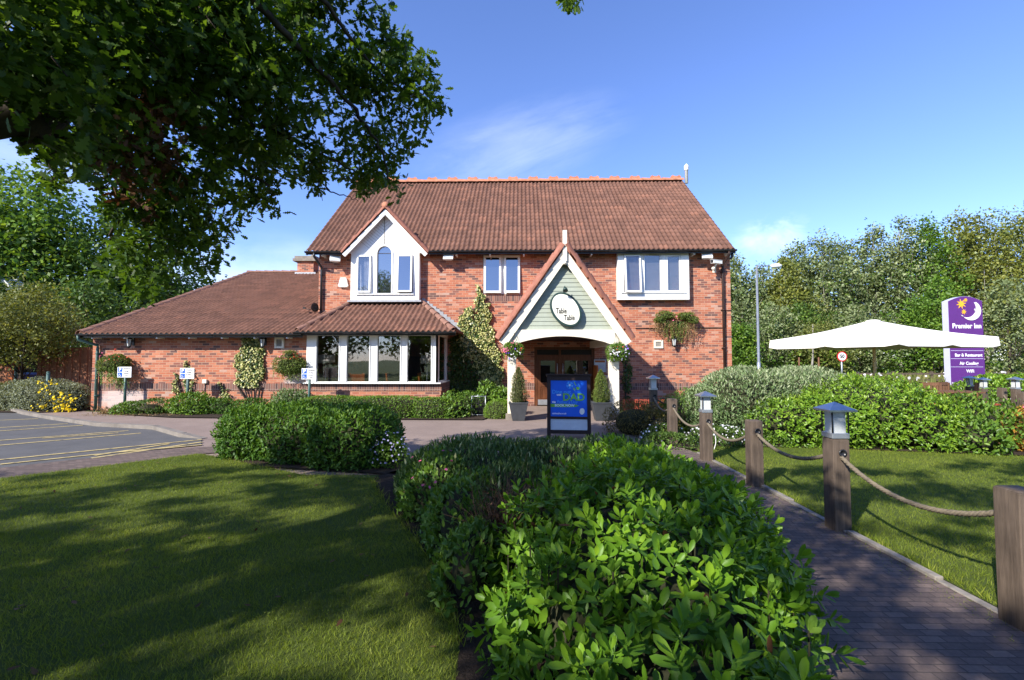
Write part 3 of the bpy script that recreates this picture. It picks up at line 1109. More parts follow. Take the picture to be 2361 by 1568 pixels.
# lawns
lawn_l = bkn + gp((490, 1056), (700, 1100), (860, 1108), (872, 1140), (905, 1190), (960, 1250), (1000, 1320), (1040, 1420), (1060, 1500)) + [(-0.28, 1.6), (-0.2, -6), (-24, -6), (-24, bkn[0][1] - 0.6)]
sheet('lawn', lawn_l, 0.030, M['lawn'])
lawn_r = [(3.02, -5), (3.02, 8.0), (3.4, 8.4), (5.0, 8.3), (7.0, 7.9), (9.6, 7.4), (16, 6.6), (30, 6), (30, -5)]
sheet('lawn', lawn_r, 0.030, M['lawn'])
# planting beds of bark and soil
bed_f = [(-0.28, 1.6)] + gp((1060, 1500), (1040, 1420), (1000, 1320), (960, 1250), (905, 1190), (872, 1140), (862, 1106))[0:] + [(-1.55, 6.9), (0.4, 7.2), (1.3, 6.8), (1.47, 5), (1.47, -1), (-0.25, -1)]
sheet('planting_bed', bed_f, 0.034, M['soil'])
sheet('planting_bed', [(-5.2, 8.6), (-5.0, 7.6), (-3.9, 6.75), (-1.6, 6.3), (-1.1, 6.75), (-1.6, 7.6), (-3.6, 8.5)], 0.034, M['soil'])
sheet('planting_bed', [(-12.6, 14.05), (-12.3, 13.2), (-9.5, 12.35), (-6.0, 12.05), (-1.0, 12.0), (-0.75, 12.9), (-0.95, 15.75), (-6.3, 15.75), (-6.3, 14.05)], 0.034, M['soil'])
sheet('planting_bed', [(-30, 14.9), (-30, 13.5), (-16.0, 13.45), (-14.6, 13.3), (-13.6, 13.7), (-13.4, 14.9)], 0.034, M['soil'])
sheet('planting_bed', [(3.1, 8.0), (2.6, 8.8), (2.5, 10.2), (2.95, 12.1), (3.4, 12.5), (3.4, 15.75), (7.4, 15.75), (9.5, 10.5), (16, 9), (16, 6.65), (9.6, 7.45), (7.0, 7.95), (5.0, 8.35), (3.4, 8.45)], 0.034, M['soil'])

# ================================================================== THE PUB
YW, YM, YB, YP = 14.1, 15.8, 14.0, 12.1
pub = thing('pub_building', (0, YM, 0), 'two storey red brick pub with brown tiled roof and pointed entrance porch', 'building')


def wall_face(mb, x0, x1, z0, z1, Y, holes=(), depth=0.12, mi=0):
    xs = sorted({x0, x1, *[h[0] for h in holes], *[h[1] for h in holes]})
    zs = sorted({z0, z1, *[h[2] for h in holes], *[h[3] for h in holes]})
    for a, b in zip(xs[:-1], xs[1:]):
        for c, d in zip(zs[:-1], zs[1:]):
            if any(h[0] <= a and b <= h[1] and h[2] <= c and d <= h[3] for h in holes):
                continue
            mb.add([(a, Y, c), (b, Y, c), (b, Y, d), (a, Y, d)], [(0, 1, 2, 3)], mi)
    for h in holes:
        a, b, c, d = h
        mb.add([(a, Y, c), (a, Y + depth, c), (a, Y + depth, d), (a, Y, d)], [(0, 1, 2, 3)], mi)
        mb.add([(b, Y, c), (b, Y + depth, c), (b, Y + depth, d), (b, Y, d)], [(0, 1, 2, 3)], mi)
        mb.add([(a, Y, d), (b, Y, d), (b, Y + depth, d), (a, Y + depth, d)], [(0, 1, 2, 3)], mi)
        if c > z0:
            mb.add([(a, Y, c), (b, Y, c), (b, Y + depth, c), (a, Y + depth, c)], [(0, 1, 2, 3)], mi)


xL, xR = F(735, 650, YM).x, F(1685, 700, YM).x
EAVE_M = F(1200, 577, YM - 0.42).z           # bottom of the main tiles
RUN_M = 4.75
RIDGE_Y = YM - 0.42 + RUN_M
RIDGE_Z = F(1300, 420, RIDGE_Y).z
YBACK = 2 * RIDGE_Y - YM
zs0, zs1 = 0.56, 0.785                        # soldier course
ow = [F(1114, 588, YM), F(1200, 678, YM)]     # upper flush window
dw = [F(1232, 800, YM), F(1372, 937, YM)]     # entrance
bayx0, bayx1 = F(706, 850, YB).x, F(1010, 850, YB).x
mb = MB()
win_hole = (ow[0].x, ow[1].x, ow[1].z, ow[0].z)
door_hole = (dw[0].x, dw[1].x, 0.0, dw[0].z)
bay_hole = (bayx0 + 0.35, bayx1 - 0.12, 0.0, 2.45)
up = EAVE_M + 0.25
wall_face(mb, xL, xR, 0, up, YM, [win_hole, door_hole, bay_hole])
# gable ends and back
for x in (xL, xR):
    mb.add([(x, YM, 0), (x, YBACK, 0), (x, YBACK, up), (x, RIDGE_Y, RIDGE_Z - 0.2), (x, YM, up)], [(0, 1, 2, 3, 4)])
mb.add([(xL, YBACK, 0), (xR, YBACK, 0), (xR, YBACK, up), (xL, YBACK, up)], [(0, 1, 2, 3)])
mb.build('main_wall', M['brick'], pub)
# the low wing on the left
wxl = F(212, 860, YW).x
e1 = F(183, 769.5, YW - 0.38)
EW_Y, EW_X, EW_Z = YW - 0.38, e1.x, F(430, 769, YW - 0.38).z
lo_, hi_ = 0.5, 30.0
for _ in range(60):
    run = (lo_ + hi_) / 2
    if F(575, 630, EW_Y + run).x > EW_X:
        lo_ = run
    else:
        hi_ = run
WR = F(575, 630, EW_Y + run)                 # end of the wing's ridge
WING_BACK = 2 * WR.y - YW
mb = MB()
wall_face(mb, wxl, bayx0 + 0.02, 0, EW_Z + 0.12, YW)
mb.add([(wxl, YW, 0), (wxl, WING_BACK, 0), (wxl, WING_BACK, EW_Z + 0.1), (wxl, WR.y, WR.z - 0.1), (wxl, YW, EW_Z + 0.12)], [(0, 1, 2, 3, 4)])
mb.add([(wxl, WING_BACK, 0), (xL, WING_BACK, 0), (xL, WING_BACK, EW_Z + 0.1), (wxl, WING_BACK, EW_Z + 0.1)], [(0, 1, 2, 3)])
mb.build('wing_wall', M['brick'], pub)
# soldier courses, standing 8 mm proud
for a, b, Y in ((bayx1 + 0.0, door_hole[0], YM), (door_hole[1], xR, YM), (wxl, bayx0, YW)):
    dz = 0.07 if Y == YW else 0
    mb = MB()
    mb.box(a, b, Y - 0.008, Y + 0.05, zs0 + dz, zs1 + dz)
    mb.build('soldier_course', M['soldier'], pub)
mb = MB()
mb.box(ow[0].x - 0.05, ow[1].x + 0.05, YM - 0.008, YM + 0.05, ow[1].z - 0.245, ow[1].z - 0.035)
mb.build('soldier_course', M['soldier'], pub)
mb = MB()
mb.tube([(door_hole[1] + 1.4, YM - 0.02, F(1500, 757, YM).z), (F(1500, 757, YM).x, YM - 0.02, F(1500, 757, YM).z), (F(1650, 757, YM).x, YM - 0.02, F(1650, 757, YM).z + 0.02), (F(1672, 757, YM).x, YM - 0.02, F(1650, 757, YM).z + 0.02), (F(1673, 757, YM).x, YM - 0.02, F(1650, 716, YM).z), (xR + 0.0, YM - 0.02, F(1650, 716, YM).z)], 0.016, 6)
mb.build('cable', M['abrown'], pub)


# ------------------------------------------------ tiled roof slopes
def tiles(name, P0, U, V, LU, LV, clips, parent, mat='tile', pitch=0.165, course=0.30, roll=0.046, thick=0.018):
    """pantiled slope: P0 eave corner, U along the eave, V up the slope; clips = [(point, normal pointing to the side cut off)]"""
    P0, U, V = Vector(P0), Vector(U).normalized(), Vector(V).normalized()
    N = U.cross(V).normalized()
    if N.z < 0:
        N = -N
    nu = max(2, int(LU / pitch * 6))
    us = np.linspace(0, LU, nu + 1)
    ph = us / pitch
    fr = ph - np.floor(ph)
    prof = np.where(fr < 0.62, np.sin(np.pi * fr / 0.62) ** 0.8, -0.22 * np.sin(np.pi * (fr - 0.62) / 0.38)) * roll
    nc = int(math.ceil(LV / course))
    verts, faces, uvs = [], [], []
    p0, u_, v_, n_ = (np.array(k) for k in (P0, U, V, N))
    for c in range(nc):
        jit = rng.normal(0, 0.003, nu + 1)
        for (vv, off) in ((c * course, -0.012), (c * course, 0.024), (min((c + 1) * course + 0.02, LV + 0.02), 0.0)):
            base = p0 + us[:, None] * u_ + vv * v_ + (prof + off + (jit if off > 0 else 0))[:, None] * n_
            verts.append(base)
            uvs.append(np.stack([us, np.full_like(us, min(max(vv, c * course + 0.01), (c + 1) * course - 0.01))], 1))
        r0 = c * 3 * (nu + 1)
        for a in (r0, r0 + nu + 1):
            i = np.arange(nu)
            faces.append(np.stack([a + i, a + i + 1, a + i + nu + 2, a + i + nu + 1], 1))
    verts, uvs, faces = np.concatenate(verts), np.concatenate(uvs), np.concatenate(faces)
    me = bpy.data.meshes.new(name)
    me.from_pydata(verts.tolist(), [], faces.tolist())
    uvl = me.uv_layers.new(name='UVMap')
    li = np.empty(len(me.loops), np.int32)
    me.loops.foreach_get('vertex_index', li)
    uvl.data.foreach_set('uv', uvs[li].astype(np.float32).ravel())
    bm = bmesh.new()
    bm.from_mesh(me)
    for co, no in clips:
        bmesh.ops.bisect_plane(bm, geom=bm.verts[:] + bm.edges[:] + bm.faces[:], plane_co=co, plane_no=no, clear_outer=True, dist=1e-5)
    bm.to_mesh(me)
    bm.free()
    o0 = ORIGIN[parent.name]
    me.transform(Matrix.Translation(-o0))
    me.materials.append(M[mat])
    me.polygons.foreach_set('use_smooth', [True] * len(me.polygons))
    o = link(name, me, parent)
    return o


def tile_run(name, a, b, r, ln, parent, mat, up=(0, 0, 1), half=True, lap=0.03):
    """row of overlapping half-round tiles from a to b"""
    a, b = Vector(a), Vector(b)
    d = b - a
    L = d.length
    d.normalize()
    up = Vector(up)
    s = d.cross(up).normalized()
    u = s.cross(d).normalized()
    k = max(1, round(L / ln))
    ln = L / k
    mb = MB()
    for i in range(k):
        p, q = a + d * (i * ln - 0.02), a + d * ((i + 1) * ln)
        nseg = 10
        v = []
        for (pt, rr) in ((p, r + lap), (q, r)):
            for off in (0, -0.016):
                for j in range(nseg + 1):
                    an = math.pi * j / nseg
                    v.append(pt + s * math.cos(an) * (rr + off) + u * (math.sin(an) * (rr + off) * 0.9 - 0.02))
        m = nseg + 1
        f = []
        for j in range(nseg):
            f += [(j, j + 1, 2 * m + j + 1, 2 * m + j), (j, m + j, m + j + 1, j + 1), (2 * m + j, 2 * m + j + 1, 3 * m + j + 1, 3 * m + j)]
        mb.add(v, f, 0, None, False)
    return mb.build(name, M[mat], parent)


PM = math.atan2(RIDGE_Z - EAVE_M, RUN_M)
exL, exR = F(706, 578, YM - 0.42).x, F(1695, 574, YM - 0.42).x
VM = Vector((0, math.cos(PM), math.sin(PM)))
roofm = tiles('main_roof', (exL, YM - 0.42, EAVE_M), (1, 0, 0), VM, exR - exL, RUN_M / math.cos(PM), [], pub)
mb = MB()
mb.add([(exL, RIDGE_Y, RIDGE_Z - 0.03), (exR, RIDGE_Y, RIDGE_Z - 0.03), (exR, 2 * RIDGE_Y - YM + 0.42, EAVE_M), (exL, 2 * RIDGE_Y - YM + 0.42, EAVE_M)], [(0, 1, 2, 3)])
mb.build('rear_roof', M['tile'], pub)
# verge undersides so the roof edge has thickness
for x in (exL + 0.02, exR - 0.02):
    mb = MB()
    mb.prism([(YM - 0.40, EAVE_M - 0.03), (RIDGE_Y, RIDGE_Z - 0.03), (RIDGE_Y, RIDGE_Z - 0.17), (YM - 0.40, EAVE_M - 0.14)], 'x', x - 0.02, x + 0.02)
    mb.build('verge_board', M['abrown'], pub)
rt = tile_run('ridge_tiles', (exL, RIDGE_Y, RIDGE_Z + 0.03), (exR, RIDGE_Y, RIDGE_Z + 0.03), 0.15, 0.45, pub, 'ridge')
# little crests on every second ridge tile
x = exL + 0.45
while x < exR - 0.5:
    mb = MB()
    mb.prism([(x, RIDGE_Z + 0.13), (x + 0.44, RIDGE_Z + 0.13), (x + 0.44, RIDGE_Z + 0.22), (x + 0.36, RIDGE_Z + 0.275), (x + 0.28, RIDGE_Z + 0.23), (x + 0.16, RIDGE_Z + 0.23), (x + 0.08, RIDGE_Z + 0.275), (x, RIDGE_Z + 0.22)], 'y', RIDGE_Y - 0.035, RIDGE_Y + 0.035)
    mb.build('ridge_crest', M['ridge'], rt)
    x += 0.9
# finial post on the right-hand end of the ridge
ft = F(1582, 378, RIDGE_Y)
mb = MB()
fh = ft.z - RIDGE_Z
mb.lathe([(0.075, -0.1), (0.075, fh * 0.62), (0.10, fh * 0.63), (0.10, fh * 0.66), (0.075, fh * 0.68), (0.10, fh * 0.72), (0.10, fh * 0.86), (0.07, fh * 0.90), (0.012, fh)], (ft.x, RIDGE_Y - 0.02, RIDGE_Z), 12)
mb.build('roof_finial', M['white'], pub)

# wing roof: front slope and left hip
rise_w = WR.z - EW_Z
pw = math.atan2(rise_w, run)
VW = Vector((0, math.cos(pw), math.sin(pw)))
hipA, hipB = Vector((EW_X, EW_Y, EW_Z)), Vector(WR)
wr_end = -5.6
tiles('wing_roof', (EW_X, EW_Y, EW_Z), (1, 0, 0), VW, wr_end - EW_X, run / math.cos(pw), [], pub)
mb = MB()
bk_y = 2 * WR.y - EW_Y
mb.add([tuple(hipB), (xL, WR.y, WR.z), (xL, bk_y, EW_Z), (EW_X, bk_y, EW_Z)], [(0, 1, 2, 3)])
mb.build('wing_rear_roof', M['tile'], pub)
tile_run('wing_verge_tiles', hipA + Vector((0.03, 0.02, 0.0)), hipB + Vector((0.03, 0, 0.0)), 0.13, 0.42, pub, 'hip')
mb = MB()
mb.prism([(EW_Y + 0.02, EW_Z - 0.03), (WR.y, WR.z - 0.03), (WR.y, WR.z - 0.2), (EW_Y + 0.02, EW_Z - 0.13)], 'x', EW_X + 0.01, EW_X + 0.04)
mb.build('verge_board', M['abrown'], pub)
tile_run('wing_ridge_tiles', hipB + Vector((-0.05, 0, 0.04)), (xL, WR.y, WR.z + 0.04), 0.11, 0.42, pub, 'hip')

# bay roof
BE = F(865, 764, YB - 0.32)
by0 = YB - 0.32
bx0, bx1 = F(682, 762, by0).x, F(1048, 766, by0).x
tx0, tx1 = F(812, 698, YM).x, F(973, 698, YM).x
tz = F(890, 698, YM - 0.1).z
bz = BE.z
pb = math.atan2(tz - bz, YM - by0)
VB = Vector((0, math.cos(pb), math.sin(pb)))
A0, A1 = Vector((bx0, by0, bz)), Vector((tx0, YM, tz))
B0, B1 = Vector((bx1, by0, bz)), Vector((tx1, YM, tz))
nl = (A1 - A0).cross(Vector((0, 0, 1))).normalized()
nl = nl if nl.x < 0 else -nl
nr = (B1 - B0).cross(Vector((0, 0, 1))).normalized()
nr = nr if nr.x > 0 else -nr
tiles('bay_roof', (bx0, by0, bz), (1, 0, 0), VB, bx1 - bx0, (YM - by0) / math.cos(pb), [(A0, nl), (B0, nr)], pub)
# side hips of the bay
for side, (p0, p1, pe) in (('l', (A0, A1, Vector((bx0, YM, bz)))), ('r', (B0, B1, Vector((bx1, YM, bz))))):
    if side == 'l':
        e0, e1, up_ = pe, p0, p1
    else:
        e0, e1, up_ = p0, pe, p1
    U = (e1 - e0).normalized()
    L = (e1 - e0).length
    foot = e0 + U * (up_ - e0).dot(U)
    V = (up_ - foot)
    LVv = V.length
    V.normalize()
    nh = (p1 - p0).cross(Vector((0, 0, 1))).normalized()
    nh = nh if (nh.dot(pe - p0) < 0) else -nh
    tiles('bay_side_roof', e0, U, V, L, LVv, [(p0, nh), (Vector((0, YM, 0)), Vector((0, 1, 0)))], pub)
tile_run('bay_hip_tiles', A0 + Vector((0.03, 0.05, 0.05)), A1 + Vector((0, -0.02, 0.05)), 0.085, 0.42, pub, 'hip')
tile_run('bay_hip_tiles', B0 + Vector((-0.03, 0.05, 0.05)), B1 + Vector((0, -0.02, 0.05)), 0.085, 0.42, pub, 'hip')
# stepped lead flashing where the bay roof meets the wall
mb = MB()
r0, r1 = Vector((tx1, YM, tz + 0.05)), Vector((bx1 + 0.05, YM, bz + 0.05))
for i in range(12):
    p, q = r0.lerp(r1, i / 12), r0.lerp(r1, (i + 1) / 12)
    mb.prism([(p.x, p.z - 0.04), (q.x, q.z - 0.04), (q.x, p.z + 0.10), (p.x, p.z + 0.12)], 'y', YM - 0.014 - 0.001 * (i % 2), YM + 0.02)
mb.box(tx0 - 0.04, tx1 + 0.04, YM - 0.36, YM - 0.02, tz + 0.0, tz + 0.055)
mb.build('lead_flashing', M['lead'], pub)


# gutters and downpipes
def gutter(name, a, b, parent, r=0.058):
    a, b = Vector(a), Vector(b)
    d = (b - a).normalized()
    s = d.cross(Vector((0, 0, 1))).normalized()
    mb = MB()
    v, nseg = [], 8
    for pt in (a, b):
        for rr in (r, r - 0.008):
            for j in range(nseg + 1):
                an = math.pi + math.pi * j / nseg
                v.append(pt + s * math.cos(an) * rr + Vector((0, 0, math.sin(an) * rr)))
    m = nseg + 1
    f = []
    for j in range(nseg):
        f += [(j, j + 1, 2 * m + j + 1, 2 * m + j), (m + j, 3 * m + j, 3 * m + j + 1, m + j + 1), (j, m + j, m + j + 1, j + 1), (2 * m + j, 2 * m + j + 1, 3 * m + j + 1, 3 * m + j)]
    f += [(0, 2 * m, 3 * m, m), (nseg, m + nseg, 3 * m + nseg, 2 * m + nseg)]
    mb.add(v, f)
    L = (b - a).length
    k = 0.4
    while k < L:
        c = a + d * k
        for rr in (r + 0.007,):
            pts = [c + s * math.cos(math.pi + math.pi * j / 8) * rr + Vector((0, 0, math.sin(math.pi + math.pi * j / 8) * rr)) for j in range(9)]
            mb.tube(pts, 0.010, 4)
        k += 0.95
    mb.box(min(a.x, b.x), max(a.x, b.x), max(a.y, b.y) + r - 0.002, max(a.y, b.y) + r + 0.018, a.z - 0.10, a.z + 0.02) if abs(d.x) > 0.9 else None
    return mb.build(name, M['black'], parent)


gz = EAVE_M - 0.02
dg = [F(790, 582, YM - 0.45), F(985, 582, YM - 0.45)]
gutter('gutter', (exL - 0.02, YM - 0.47, gz), (dg[0].x - 0.05, YM - 0.47, gz), pub)
gutter('gutter', (dg[1].x + 0.05, YM - 0.47, gz), (exR + 0.02, YM - 0.47, gz), pub)
gutter('gutter', (EW_X - 0.05, EW_Y - 0.05, EW_Z - 0.02), (bayx0 + 0.0, EW_Y - 0.05, EW_Z - 0.02), pub)
gutter('gutter', (bx0 - 0.05, by0 - 0.05, bz - 0.02), (bx1 + 0.03, by0 - 0.05, bz - 0.02), pub)
# white rafter feet under the eaves
def rafter_foot(x, Y, z):
    mb = MB()
    mb.box(x - 0.022, x + 0.022, Y - 0.365, Y - 0.05, z - 0.155, z - 0.06)
    mb.build('rafter_foot', M['white'], pub)


x = xL + 0.25
while x < xR:
    if not (dg[0].x < x < dg[1].x) and not (F(1424, 620, YM - .25).x < x < F(1588, 620, YM - .25).x):
        rafter_foot(x, YM, EAVE_M)
    x += 1.15
x = wxl + 0.3
while x < bayx0:
    rafter_foot(x, YW, EW_Z)
    x += 1.0
mb = MB()
mb.box(xL, dg[0].x, YM - 0.40, YM, EAVE_M + 0.0, EAVE_M + 0.03)
mb.box(dg[1].x, xR, YM - 0.40, YM, EAVE_M + 0.0, EAVE_M + 0.03)
mb.box(wxl, bayx0, YW - 0.36, YW, EW_Z + 0.0, EW_Z + 0.03)
mb.build('soffit', M['abrown'], pub)


def downpipe(name, top, bot, knee, r, mat, parent):
    mb = MB()
    mb.tube([top, (top[0], top[1], top[2] - 0.12), (knee[0], knee[1], knee[2]), (bot[0], bot[1], knee[2] - 0.1), bot], r, 10)
    z = knee[2] - 0.25
    while z > bot[2] + 0.2:
        mb.lathe([(r + 0.012, -0.02), (r + 0.012, 0.02)], (bot[0], bot[1], z), 10)
        mb.box(bot[0] - 0.07, bot[0] + 0.07, bot[1] + r * 0.4, bot[1] + 0.075, z - 0.015, z + 0.015)
        z -= 1.3
    return mb.build(name, mat, parent)


p = F(222, 850, YW - 0.09)
downpipe('downpipe', (p.x - 0.28, EW_Y - 0.05, EW_Z - 0.06), (p.x, YW - 0.07, 0.0), (p.x, YW - 0.07, EW_Z - 0.35), 0.042, M['pipe_green'], pub)
p = F(741, 650, YM - 0.07)
downpipe('downpipe', (p.x - 0.09, YM - 0.47, EAVE_M - 0.07), (p.x, YM - 0.07, F(741, 735, YM).z), (p.x, YM - 0.07, EAVE_M - 0.5), 0.04, M['black'], pub)
p = F(1669, 750, YM - 0.07)
downpipe('downpipe', (p.x + 0.05, YM - 0.47, EAVE_M - 0.07), (p.x, YM - 0.07, 0.0), (p.x, YM - 0.07, EAVE_M - 0.45), 0.045, M['abrown'], pub)
# bracket of the gutter end on the right gable
mb = MB()
pe = Vector((exR - 0.12, YM - 0.3, EAVE_M - 0.1))
mb.tube([pe + Vector((0.06, 0, 0)), pe + Vector((0.08, 0, -0.08)), pe + Vector((0.03, 0, -0.2)), pe + Vector((-0.05, 0, -0.12))], [0.05, 0.05, 0.045, 0.03], 8)
mb.build('gutter_end', M['black'], pub)
# chimney on the wing's ridge
cp0, cp1 = F(686, 640, WR.y - 0.25), F(724, 604, WR.y - 0.25)
cc0, cc1 = F(676, 603, WR.y - 0.35), F(731, 590, WR.y - 0.35)
cy = WR.y
mb = MB()
mb.box(cp0.x, cp1.x, cy - 0.3, cy + 0.3, WR.z - 0.6, cp1.z + 0.02)
ch = mb.build('chimney', M['brick'], pub)
mb = MB()
h = cc1.z - cp1.z
mb.box(cc0.x, cc1.x, cy - 0.42, cy + 0.42, cp1.z + 0.02, cp1.z + h * 0.55)
mb.box(cc0.x + 0.06, cc1.x - 0.06, cy - 0.36, cy + 0.36, cp1.z + h * 0.55, cp1.z + h)
mb.lathe([(0.11, 0), (0.11, 0.1), (0.09, 0.12), (0.05, 0.2)], ((cp0.x + cp1.x) / 2 + 0.25, cy, cp1.z + h), 12)
mb.build('chimney_cap', M['stone'], ch)
mb = MB()
mb.box(cp0.x - 0.10, cp1.x + 0.12, cy - 0.33, cy - 0.301, WR.z - 0.42, WR.z - 0.02)
mb.prism([(cy - 0.50, WR.z - 0.33), (cy - 0.335, WR.z - 0.20), (cy - 0.335, WR.z - 0.13), (cy - 0.52, WR.z - 0.27)], 'x', cp0.x - 0.1, cp1.x + 0.12)
mb.build('flashing', M['lead'], ch)


# ------------------------------------------------ windows
def ring(mb, x0, x1, z0, z1, y0, y1, t, mi=0, mat=None):
    mb.box(x0, x0 + t, y0, y1, z0, z1, mi, mat)
    mb.box(x1 - t, x1, y0, y1, z0, z1, mi, mat)
    mb.box(x0 + t, x1 - t, y0, y1, z0, z0 + t, mi, mat)
    mb.box(x0 + t, x1 - t, y0, y1, z1 - t, z1, mi, mat)


def sash(parent, x0, x1, z0, z1, Y, t=0.05, tilt=0.0, glass='glass_sky', blind=None):
    """one casement, hung at its top edge; tilt opens it outwards"""
    mt = Matrix.Translation((0, Y, z1)) @ Matrix.Rotation(-tilt, 4, 'X') @ Matrix.Translation((0, -Y, -z1))
    mb = MB()
    ring(mb, x0, x1, z0, z1, Y - 0.05, Y, t, 0, mt)
    s = mb.build('sash', M['white'], parent)
    mb = MB()
    mb.box(x0 + t, x1 - t, Y - 0.030, Y - 0.022, z0 + t, z1 - t, 0, mt)
    mb.build('pane', M[glass], parent)
    return s


def pxr(x0, y0, x1, y1, Y):
    a, b = F(x0, y1, Y), F(x1, y0, Y)
    return a.x, b.x, a.z, b.z


# flush upper window, both lights ajar
x0, x1, z0, z1 = win_hole
wf = MB()
ring(wf, x0, x1, z0, z1, YM + 0.02, YM + 0.09, 0.05)
xm = F(1159, 640, YM).x
wf.box(xm - 0.05, xm + 0.05, YM + 0.015, YM + 0.085, z0 + 0.05, z1 - 0.05)
w1 = wf.build('window', M['white'], pub)
sash(w1, x0 + 0.03, xm - 0.05, z0 + 0.03, z1 - 0.03, YM + 0.0, 0.07, R(2.5))
sash(w1, xm + 0.05, x1 - 0.02, z0 + 0.03, z1 - 0.03, YM + 0.0, 0.07, R(3))
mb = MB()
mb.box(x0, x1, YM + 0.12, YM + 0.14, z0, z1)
mb.build('unlit_room_sheet', M['ink'], w1)  # black sheet in place of the room's darkness

# right-hand box window
bx = pxr(1425, 581, 1588, 691, YM - 0.24)
mb = MB()
Yf = YM - 0.24
o_ = [pxr(1439, 587, 1477, 676, Yf), pxr(1484, 586, 1524, 673, Yf), pxr(1536, 587, 1570, 674, Yf)]
wall_face(mb, bx[0], bx[1], bx[2], bx[3], Yf, o_, 0.08)
mb.add([(bx[0], Yf, bx[2]), (bx[0], YM, bx[2]), (bx[0], YM, bx[3]), (bx[0], Yf, bx[3])], [(0, 1, 2, 3)])
mb.add([(bx[1], Yf, bx[2]), (bx[1], YM, bx[2]), (bx[1], YM, bx[3]), (bx[1], Yf, bx[3])], [(0, 1, 2, 3)])
mb.add([(bx[0], Yf, bx[2]), (bx[1], Yf, bx[2]), (bx[1], YM, bx[2]), (bx[0], YM, bx[2])], [(0, 1, 2, 3)])
mb.add([(bx[0], Yf, bx[3]), (bx[1], Yf, bx[3]), (bx[1], YM, bx[3]), (bx[0], YM, bx[3])], [(0, 1, 2, 3)])
w2 = mb.build('window', M['white'], pub)
for k, q in enumerate(o_):
    sash(w2, q[0] + 0.01, q[1] - 0.01, q[2] + 0.01, q[3] - 0.01, Yf + (0.0 if k == 0 else 0.05), 0.055 if k != 1 else 0.03, R(4.5) if k == 0 else 0, 'glass_bay')
mb = MB()
for q in o_:
    z = q[2]
    while z < q[3]:
        mb.box(q[0] - 0.02, q[1] + 0.02, Yf + 0.085, Yf + 0.088, z, z + 0.022, 0, Matrix.Translation((0, Yf + .086, z)) @ Matrix.Rotation(R(28), 4, 'X') @ Matrix.Translation((0, -Yf - .086, -z)))
        z += 0.028
mb.build('blind', M['blind'], w2)
mb = MB()
mb.box(bx[0] + 0.1, bx[1] - 0.1, Yf - 0.035, Yf - 0.002, o_[1][2] - 0.035, o_[1][2] - 0.012)
mb.build('sill', M['white'], w2)

# gabled box window on the left
bx = pxr(808, 582, 967, 692, YM - 0.26)
Yf = YM - 0.26
apex = F(887, 494, Yf)
q1, q3 = pxr(822, 588, 857, 676, Yf), pxr(915, 587, 952, 675, Yf)
q2 = pxr(869, 590, 903, 676, Yf)
mb = MB()
wall_face(mb, bx[0], bx[1], bx[2], bx[3] - 0.02, Yf, [q1, (q2[0], q2[1], q2[2], bx[3] - 0.02), q3], 0.08)
for x in (bx[0], bx[1]):
    mb.add([(x, Yf, bx[2]), (x, YM, bx[2]), (x, YM, bx[3]), (x, Yf, bx[3])], [(0, 1, 2, 3)])
mb.add([(bx[0], Yf, bx[2]), (bx[1], Yf, bx[2]), (bx[1], YM, bx[2]), (bx[0], YM, bx[2])], [(0, 1, 2, 3)])
# gable field with the round head of the middle light cut out
gl, grr = F(797, 583, Yf), F(978, 583, Yf)
ax = (q2[0] + q2[1]) / 2
rr = (q2[1] - q2[0]) / 2
az = F(886, 585, Yf).z
zz0 = bx[3] - 0.02
arc = [(ax + rr * math.cos(t), az + rr * 1.05 * math.sin(t)) for t in np.linspace(0, math.pi, 15)]
left = [(gl.x, zz0), (ax - rr, zz0)] + arc[::-1][:8] + [(apex.x, apex.z)]
right = [(grr.x, zz0), (apex.x, apex.z)] + arc[:8][::-1] + [(ax + rr, zz0)]
for pl in (left, right):
    mb.add([(x, Yf, z) for x, z in pl] + [(x, Yf + 0.08, z) for x, z in pl], [tuple(range(len(pl)))] + [(i, (i + 1) % len(pl), (i + 1) % len(pl) + len(pl), i + len(pl)) for i in range(len(pl))])
w3 = mb.build('window', M['white'], pub)
w3['label'] = 'gabled window with an arched middle light'
# tongue-and-groove lines: thin battens fanning off the centre line
mb = MB()
mb.box(apex.x - 0.012, apex.x + 0.012, Yf - 0.012, Yf - 0.001, az + rr * 1.1, apex.z - 0.1)
slope = (apex.z - gl.z) / (apex.x - gl.x)
for k in range(13):
    o2 = 0.20 + k * 0.115
    for sgn in (-1, 1):
        # boards run down and outwards-in at 45 degrees
        pts = []
        for t in np.linspace(0, 1.6, 33):
            xx, zz = apex.x + sgn * t, apex.z - o2 - 0.02 - 0 + (t * 0.8 - o2 * 0.0) * 1.0 - 0.0
            inside = zz < apex.z - abs(xx - apex.x) * slope - 0.09 and zz > zz0 + 0.01 and (xx - ax) ** 2 + ((zz - az) / 1.05) ** 2 > (rr + 0.05) ** 2 and not (abs(xx - ax) < rr + 0.05 and zz < az)
            if inside:
                pts.append((xx, zz))
        if len(pts) > 1:
            (xa, za), (xb, zb) = pts[0], pts[-1]
            mb.add([(xa, Yf - 0.005, za - 0.006), (xb, Yf - 0.005, zb - 0.006), (xb, Yf - 0.005, zb + 0.006), (xa, Yf - 0.005, za + 0.006)], [(0, 1, 2, 3)])
mb.build('boarding', M['concrete'], w3)
sash(w3, q1[0] + 0.01, q1[1] - 0.01, q1[2] + 0.01, q1[3] - 0.01, Yf + 0.0, 0.055, R(2.2), 'glass_bay')
mb = MB()
n_ = 24
cv = [(q1[0] - 0.02 + (q1[1] - q1[0] + 0.04) * i / n_, Yf + 0.10 + 0.012 * math.sin(i * 1.9)) for i in range(n_ + 1)]
